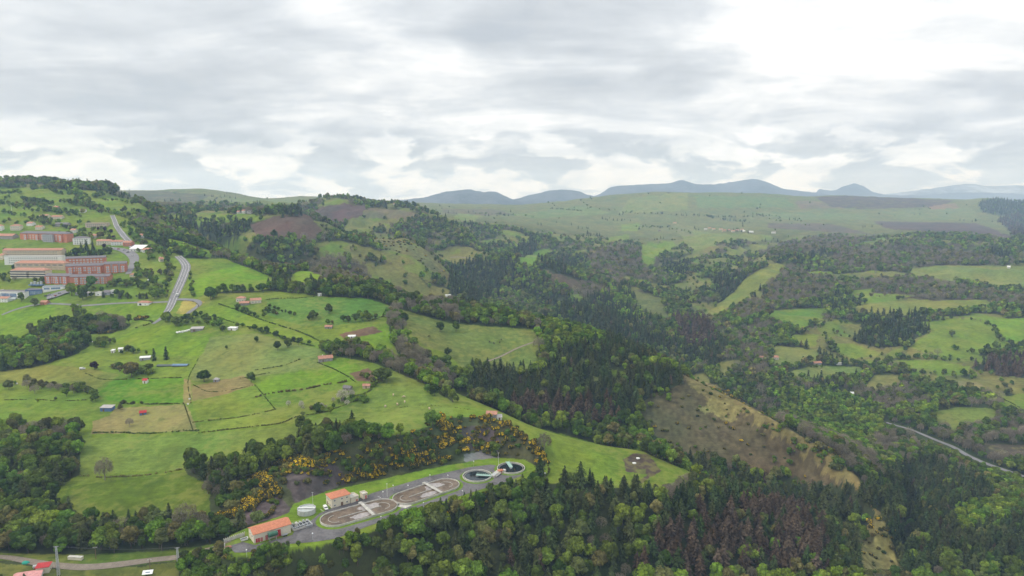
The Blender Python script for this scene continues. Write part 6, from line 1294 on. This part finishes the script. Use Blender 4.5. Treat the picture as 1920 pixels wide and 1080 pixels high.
for p, n, ks, h0, h1, sp in [
 ([(215,665),(245,660),(270,665)], 10, MX, 4, 7, 4), ([(215,692),(250,697),(282,697)], 12, ['olive', 'mid green', 'shrub'], 3, 7, 4), ([(165,645),(200,652),(190,640)], 9, MX, 5, 9, 4), ([(625,670),(640,662),(655,668)], 8, MX, 5, 8, 3),
 ([(590,770),(640,755),(690,745)], 22, ['blossom', 'olive', 'mid green', 'bright green', 'shrub', 'blossom'], 2.5, 5.5, 5), ([(680,705),(700,725),(712,712)], 8, MX, 4, 7, 2), ([(10,728),(60,732),(110,734),(165,738)], 18, ['olive', 'mid green', 'bare', 'dark green'], 5, 9, 3), ([(172,745),(195,757)], 5, DK, 6, 9, 2), ([(215,765),(228,768)], 3, ['olive'], 4, 6, 1),
 ([(330,605),(360,600),(400,606)], 12, DK, 5, 8, 4), ([(390,612),(420,608)], 4, MX, 5, 7, 3), ([(130,482),(160,478),(200,478)], 16, ['pine', 'dark green', 'pine'], 8, 13, 4), ([(105,442),(140,446),(175,446)], 14, MX, 6, 10, 5), ([(0,415),(60,422)], 10, MX, 5, 9, 5), ([(128,418),(150,440)], 9, MX, 5, 9, 5),
 ([(275,470),(330,478)], 16, MX, 6, 10, 7), ([(242,500),(262,520),(305,512)], 18, MX, 6, 11, 6), ([(235,532),(270,540),(280,532)], 16, DK, 6, 10, 5), ([(300,545),(320,520),(318,500)], 12, MX, 5, 9, 4), ([(30,498),(20,525)], 7, DK, 5, 8, 4), ([(205,532),(240,540)], 8, MX, 5, 8, 4),
 ([(120,592),(150,582),(155,600)], 7, MX, 6, 9, 4), ([(100,598),(110,610)], 4, DK, 5, 8, 4), ([(40,390),(100,396),(150,402)], 22, MX, 6, 11, 7), ([(60,378),(90,385)], 10, MX, 6, 10, 7), ([(150,375),(178,392)], 20, ['dark green', 'mid green', 'pine'], 7, 12, 8), ([(225,402),(260,425),(290,442)], 34, MX, 6, 11, 12),
 ([(190,440),(212,452)], 8, MX, 5, 8, 4), ([(0,470),(8,500)], 6, DK, 5, 9, 4), ([(170,428),(205,436),(215,452)], 10, ['olive', 'mid green', 'purple'], 5, 8, 4), ([(0,520),(25,528)], 7, DK, 5, 8, 4), ([(62,528),(84,532)], 5, DK, 5, 7, 2), ([(440,580),(480,592),(500,598)], 9, DK, 4, 7, 3), ([(500,585),(520,590)], 5, MX, 4, 7, 3),
 ([(575,590),(600,600)], 6, MX, 5, 8, 3), ([(640,605),(680,595),(700,600)], 8, MX, 5, 9, 3), ([(385,895),(400,910),(395,925)], 7, ['bare', 'olive', 'mid green'], 5, 9, 2), ([(150,1000),(250,1005),(380,1000)], 26, ['bare', 'olive', 'mid green', 'dark green'], 6, 11, 5),
 ([(345,1062),(390,1058),(430,1056)], 26, ['mid green', 'dark green', 'olive', 'bright green'], 5, 8, 3), ([(350,1078),(400,1080),(440,1078)], 14, MX, 6, 9, 3), ([(120,1075),(200,1078),(300,1076)], 12, ['shrub', 'olive'], 1.5, 3, 3),
 ([(428,1046),(480,1042),(540,1034)], 30, ['shrub', 'shrub', 'gorse2'], 1.6, 2.6, 1.6),
 ([(530,880),(580,880),(640,885)], 26, ['shrub', 'gorse2', 'gorse', 'mid green'], 1.2, 3, 5), ([(460,940),(500,930),(540,950)], 20, ['shrub', 'gorse2', 'gorse'], 1.2, 2.6, 4),
 ([(480,1040),(600,1038),(700,1012),(800,975),(900,940)], 44, ['mid green', 'bright green', 'olive', 'dark green', 'mid green'], 5, 8, 5), ([(430,1055),(520,1062),(600,1060)], 30, ['mid green', 'bright green', 'olive', 'dark green'], 7, 10, 5), ([(1330,770),(1420,800),(1500,850)], 12, ['shrub', 'mid green'], 2, 3.5, 8),
 ([(1190,760),(1230,740),(1260,745)], 14, MX, 4, 8, 6), ([(1430,790),(1540,845),(1590,880)], 26, ['mid green', 'shrub', 'bright green', 'shrub'], 2.5, 6, 5), ([(1040,386),(1180,398),(1300,402)], 16, DK, 8, 12, 20), ([(1200,425),(1260,430),(1300,440)], 26, DK, 7, 12, 25), ([(1400,400),(1480,412),(1560,432)], 26, DK, 7, 12, 25),
 ]: patchy(p, n, ks, h0, h1, sp)
# ---------------------------------------------------------------- individuals and woods
TREE_WORD = {'dark green': 'dark green broadleaf tree', 'mid green': 'mid green broadleaf tree', 'bright green': 'bright green broadleaf tree', 'olive': 'olive green broadleaf tree', 'pine': 'dark green conifer',
             'rusty brown': 'rusty brown conifer', 'bare': 'grey brown just leafing tree', 'blossom': 'white blossoming tree', 'column': 'dark columnar evergreen', 'purple': 'dark purple tree',
             'gorse': 'gorse bush in yellow flower', 'gorse2': 'dull green gorse bush', 'shrub': 'low leafy green shrub', 'hedge': 'clipped dark green bush'}
TREE_NAME = {'pine': 'conifer_tree', 'rusty brown': 'brown_conifer_tree', 'bare': 'bare_tree', 'blossom': 'blossom_tree', 'column': 'columnar_evergreen', 'gorse': 'gorse_bush', 'gorse2': 'gorse_bush', 'shrub': 'shrub', 'hedge': 'shrub'}
ZONES = [
 ((0,330,250,440), 'on the upper left hillside pastures'), ((0,430,330,585), 'among the buildings of the town'), ((250,390,520,500), 'on the slope right of the main road'),
 ((330,480,640,570), 'on the crest behind the bright field'), ((640,500,1060,625), 'in the crest wood above the olive field'), ((0,585,260,705), 'in the tree belt below the town'),
 ((260,570,470,700), 'around the barn below the road junction'), ((470,560,760,690), 'round the ploughed strip'), ((0,700,270,790), 'in the left pasture hedge row'),
 ((0,790,160,1040), 'in the lower left wood'), ((150,900,440,1040), 'between lower left meadow and track'), ((400,860,660,1000), 'on the cut bank left of the halls'),
 ((560,790,860,900), 'on the bank above the oval tanks'), ((820,780,1035,890), 'on the gorse bank above the round tanks'), ((560,640,880,790), 'in the meadow shoulder band'), ((730,580,900,740), 'left of the wide olive field'),
 ((860,600,1290,860), 'in the plantation on the ravine slope'), ((1190,690,1660,930), 'on the heather brown spur'), ((0,1000,420,1080), 'beside the track at the bottom left'), ((400,940,900,1080), 'below the plant roadway'),
 ((900,880,1320,1080), 'in the wood below the meadow tip'), ((1300,880,1660,1080), 'in the dense bottom stand'), ((1600,850,1920,1080), 'on the lower right valley side'), ((1420,560,1920,860), 'in the right valley fields'),
 ((0,340,1920,470), 'on the far hills'), ((0,400,1920,1080), 'on the middle distance slopes')]
def zone(u, v):
    for (a, b, c_, d), s in ZONES:
        if a <= u < c_ and b <= v < d:
            k = int(3 * (u - a) / (c_ - a)); j = int(2 * (v - b) / (d - b)) if d - b > 90 else 2
            return s + ', %s%s' % (('upper ', 'lower ', '')[j], ('left part', 'middle', 'right part')[k])
    return 'at the very edge of the view'
PLX = np.array(PLX); PLY = np.array(PLY); PLH = np.array(PLH); PLW = np.array(PLW); PLK = np.array(PLK)
PLZ2 = hz(PLX, PLY); PU, PV = project(PLX, PLY, PLZ2); PUT, PVT = project(PLX, PLY, PLZ2 + PLH)
inframe = (PU > 2) & (PU < 1918) & (PVT < 1076) & visible(PLX, PLY, PLZ2 + PLH * .7)
# keep plants off the roads, the plant yard and buildings
blocked = np.zeros(len(PLX), bool)
# crowns stay low where the photograph looks over them
CAPL = [(380,1040),(440,1050),(480,1026),(540,1022),(600,1016),(640,1008),(700,986),(760,962),(850,934),(950,904),(1000,890),(1030,902),(1060,916),(1100,922),(1130,900),(1200,900),(1240,918),(1280,896),(1330,892),(1400,902),(1480,906),(1550,908),(1600,934),(1640,990),(1665,1035),(1700,1075),(1720,1085)]
crY = np.interp(PU, [1400, 1480, 1560, 1610, 1640, 1665, 1710], [520, 600, 585, 555, 522, 492, 462])
vf = np.interp(PU, [p[0] for p in CAPL], [p[1] for p in CAPL]) + 6 * fbm(PU / 18, PU * 0, 77, 2)
near_ = (PU > 390) & (PU < 1712) & (PLY < crY) & (PV > vf)
ppm = F / (PLY * CP - PLZ2 * SP) * math.cos(R(27)); PLH = np.where(near_, np.minimum(PLH, np.maximum((PV - vf + 4) / ppm, 1.2)), PLH)
blocked |= near_ & (PLH < 1.4)
for q in KEEP_OFF: blocked |= in_poly(PLX, PLY, q)
for x0, y0, r0 in KEEP_OFF_C: blocked |= np.hypot(PLX - x0, PLY - y0) < r0
FAMILY = {'dark green': 'B', 'mid green': 'B', 'bright green': 'B', 'olive': 'B', 'pine': 'C', 'rusty brown': 'R', 'bare': 'N', 'gorse': 'G', 'gorse2': 'G', 'shrub': 'S', 'hedge': 'S'}
LIMIT = {'B': 300, 'C': 300, 'R': 300, 'N': 300, 'G': 300, 'S': 300}
fam = np.array([FAMILY.get(k, 'X') for k in PLK])
app = PLH / PLY; ind = np.zeros(len(PLX), bool)
for f, L in LIMIT.items():
    ids = np.nonzero((fam == f) & inframe & ~blocked)[0]; ids = ids[np.argsort(-app[ids])][:L]; ind[ids] = True
for i in ZONE_OVER: ind[i] = not blocked[i]
ind |= (fam == 'X')
BIGH = {'pine': 18.0, 'rusty brown': 18.0}
def plant_object(i):
    k = str(PLK[i]); u, v = float(PU[i]), float((PV[i] + PVT[i]) / 2); zn = zone(u, v)
    if 'heather brown spur' in zn and PLY[i] > 760: zn = zn.replace('on the heather brown spur', 'on the slope behind the brown spur')
    if 'heather brown spur' in zn and k in ('pine', 'rusty brown', 'bare', 'dark green') and PLY[i] < 600: zn = zn.replace('on the heather', 'below the heather')
    loc = (PLX[i], PLY[i], PLZ2[i] + CAMZ); lab = ZONE_OVER.get(i) or '%s %s' % (TREE_WORD[k], zn); grp = None if i in ZONE_OVER else '%ss %s' % (TREE_WORD[k], zn)
    name = TREE_NAME.get(k, 'broadleaf_tree'); rz = rnd.uniform(0, 6.28)
    if k in ('gorse', 'gorse2', 'shrub', 'hedge'):
        me = rnd.choice(GORSE if k == 'gorse' else GORSE2 if k == 'gorse2' else SHRUB[rnd.choice(('dark green', 'mid green', 'olive'))] if k == 'shrub' else SHRUB['hedge'])
        o = link(name, me, None, loc, rz); s = PLH[i] / 2.2; o.scale = (s, s, s); return tag(o, lab, 'gorse bush' if 'gorse' in k else 'shrub', grp)
    P = PROTO[k][rnd.randrange(len(PROTO[k]))]; s = PLH[i] / P[0]; w_ = s * PLW[i] * (1.0 if k in ('pine', 'rusty brown', 'column') else rnd.uniform(.92, 1.12))
    if PLY[i] < 720 or i in ZONE_OVER:
        r_ = empty(name, loc, rz); r_.scale = (w_, w_, s)
        link('crown', P[1], r_); link('trunk', P[2], r_)
    else:
        r_ = link(name, P[3] if PLY[i] < 1500 else P[4], None, loc, rz); r_.scale = (w_, w_, s)
    return tag(r_, lab, 'tree', grp)
NOBJ = 0
for i in np.nonzero(ind & ~blocked)[0]: plant_object(int(i)); NOBJ += 1

def scatter_stuff(name, label, cat, meshes, ids, h0, pk=None):
    """one object: many plants set on points"""
    if len(ids) == 0: return
    hid = D.collections.new(name + '_kinds')
    for q, me in enumerate(meshes):
        hid.objects.link(D.objects.new('%s_kind_%02d' % (name, q), me))
    pm = D.meshes.new(name); pm.vertices.add(len(ids))
    pm.vertices.foreach_set('co', np.stack([PLX[ids], PLY[ids], PLZ2[ids] + CAMZ], 1).astype(np.float32).ravel())
    sc = pm.attributes.new('size', 'FLOAT', 'POINT'); sc.data.foreach_set('value', (PLH[ids] / h0).astype(np.float32))
    ro = pm.attributes.new('turn', 'FLOAT', 'POINT'); ro.data.foreach_set('value', nrg.uniform(0, 6.28, len(ids)).astype(np.float32))
    ix = pm.attributes.new('pick', 'INT', 'POINT'); ix.data.foreach_set('value', (pk if pk is not None else nrg.integers(0, len(meshes), len(ids))).astype(np.int32))
    o = link(name, pm); g = D.node_groups.new(name, 'GeometryNodeTree')
    g.interface.new_socket('Geometry', in_out='INPUT', socket_type='NodeSocketGeometry'); g.interface.new_socket('Geometry', in_out='OUTPUT', socket_type='NodeSocketGeometry')
    N = g.nodes.new; L = g.links.new
    gi = N('NodeGroupInput'); go = N('NodeGroupOutput'); ci = N('GeometryNodeCollectionInfo'); ci.inputs[0].default_value = hid; ci.inputs['Separate Children'].default_value = True; ci.inputs['Reset Children'].default_value = True
    ip = N('GeometryNodeInstanceOnPoints'); ip.inputs['Pick Instance'].default_value = True
    def att(nm, ty):
        a = N('GeometryNodeInputNamedAttribute'); a.data_type = ty; a.inputs['Name'].default_value = nm; return a.outputs[0]
    cx = N('ShaderNodeCombineXYZ'); L(att('turn', 'FLOAT'), cx.inputs[2])
    L(gi.outputs[0], ip.inputs['Points']); L(ci.outputs[0], ip.inputs['Instance']); L(att('pick', 'INT'), ip.inputs['Instance Index'])
    L(cx.outputs[0], ip.inputs['Rotation']); L(att('size', 'FLOAT'), ip.inputs['Scale']); L(ip.outputs[0], go.inputs[0])
    md = o.modifiers.new('plants', 'NODES'); md.node_group = g
    return tag(o, label, cat, kind='stuff')
rest = ~ind & ~blocked
for nm, lab, fams in (
    ('broadleaf_wood', 'green broadleaf woods covering the valley slopes behind the nearer trees', ('dark green', 'mid green', 'bright green', 'olive')),
    ('conifer_plantation', 'dark conifer plantations massed on the ravine and valley slopes', ('pine',)), ('brown_conifer_stand', 'rusty brown conifers massed between the dark plantations', ('rusty brown',)),
    ('bare_wood', 'grey brown just leafing woods on the middle hills', ('bare',))):
    ids = np.nonzero(rest & np.isin(PLK, fams))[0]; meshes = []; start = {}
    for k in fams:
        for far_ in (0, 1): start[(k, far_)] = len(meshes); meshes += [p[3 + far_] for p in PROTO[k]]
    pk = np.array([start[(str(PLK[i]), int(PLY[i] > 900))] + rnd.randrange(len(PROTO[str(PLK[i])])) for i in ids])
    scatter_stuff(nm, lab, 'wood', meshes, ids, BIGH.get(fams[0], 10.0), pk)
ids = np.nonzero(rest & np.isin(PLK, ('gorse', 'gorse2')))[0]; scatter_stuff('gorse_scrub', 'low gorse scrub spread over the banks and the brown spur', 'scrub', GORSE2 + GORSE[:1], ids, 2.2)
ids = np.nonzero(rest & np.isin(PLK, ('shrub', 'hedge')))[0]; scatter_stuff('shrub_cover', 'low green shrubs filling the gaps of the banks', 'scrub', SHRUB['dark green'] + SHRUB['mid green'], ids, 2.2)
# ---------------------------------------------------------------- air
bm = bmesh.new(); bmesh.ops.create_cube(bm, size=1.0)
for v in bm.verts:
    v.co.x *= 34000; v.co.y = v.co.y * 20000 + 6500; v.co.z = -420.0 + CAMZ if v.co.z < 0 else CAMZ + 470.0
hm = D.meshes.new('haze'); bm.to_mesh(hm); bm.free()
M_HAZE = D.materials.new('haze'); M_HAZE.use_nodes = True; t = NT(M_HAZE.node_tree)
pv = t.n('ShaderNodeVolumePrincipled'); pv.inputs['Color'].default_value = (.50, .70, 1.0, 1); pv.inputs['Absorption Color'].default_value = (1, 1, 1, 1); pv.inputs['Density'].default_value = 0.9e-4; pv.inputs['Anisotropy'].default_value = 0.0
o_ = t.n('ShaderNodeOutputMaterial'); t.lk(pv.outputs[0], o_.inputs['Volume'])
hm.materials.append(M_HAZE); tag(link('haze', hm), kind='stuff')
# ---------------------------------------------------------------- mountains
def mountains(pts, Y, depth, col, seed, rough=1.0):
    """a real range: front slope, crest, back slope"""
    U = np.linspace(pts[0][0], pts[-1][0], 500); vv = pchip([p[0] for p in pts], [p[1] for p in pts], U)
    b = (540 - vv) / F; s = (-SP + b * CP) / (CP + b * SP); az = (U - 960) / F / (CP + b * SP)
    crest = s * Y; X = az * Y; n = 60; f = np.linspace(-1, 1, n); base = -400.0
    prof = 1 - np.abs(f) ** 1.15
    yy = Y + f[None] * depth + 0 * X[:, None]; xx = X[:, None] * (yy / Y) ** .3 + 0 * f[None]
    nz = fbm(xx / 1400 + seed, yy / 1400, seed, 5) * rough; rid = 1 - np.abs(fbm(xx / 900, yy / 2500, seed + 5, 4)) * 2
    zz = base + (crest[:, None] - base) * prof[None] + (nz * 120 + rid * 150 - 70) * (1 - prof[None]) * (prof[None] * 3).clip(0, 1)
    zz[:, n // 2] = crest + fbm(U / 9, U * 0, seed, 4) * 11 * rough
    V = np.stack([xx, yy, zz + CAMZ], -1).reshape(-1, 3)
    i, j = np.meshgrid(np.arange(499), np.arange(n - 1), indexing='ij'); a = (i * n + j).ravel()
    me = arr_mesh('mountains', V, np.stack([a, a + n, a + n + 1, a + 1], -1), (col,), smooth=True)
    return tag(link('mountains', me), kind='structure')
M_MT = mat('mountain_heath', (.045, .052, .066), .95, .1, .35, .0022, c2=(.070, .078, .095)); M_MT2 = mat('mountain_snowy', (.06, .068, .08), .95, .1, .4, .0012, c2=(.22, .24, .28))
mountains([(640,385),(740,377),(800,369),(845,358),(880,355),(905,360),(925,359),(945,367),(975,378),(1040,392)], 8800, 1300, M_MT, 1)
mountains([(900,388),(965,374),(1000,364),(1050,356),(1075,357),(1105,366),(1150,378),(1240,392)], 9600, 1400, M_MT, 2)
mountains([(1060,382),(1120,366),(1150,350),(1200,346),(1255,343),(1278,337),(1300,344),(1330,346),(1380,340),(1412,335),(1440,342),(1470,354),(1520,360),(1600,372),(1700,385)], 10800, 1500, M_MT, 3)
mountains([(1440,372),(1500,362),(1530,361),(1537,355),(1560,357),(1585,349),(1603,344),(1620,350),(1640,361),(1700,370),(1800,382)], 12500, 1100, M_MT, 4, 1.4)
mountains([(1560,374),(1640,366),(1720,366),(1800,361),(1880,362),(1960,366),(2200,362)], 12300, 1300, M_MT, 5)
mountains([(1600,372),(1700,360),(1750,353),(1820,345),(1850,349),(1900,347),(1960,352),(2200,350)], 13800, 1500, M_MT2, 6, 1.5)
build_ground()
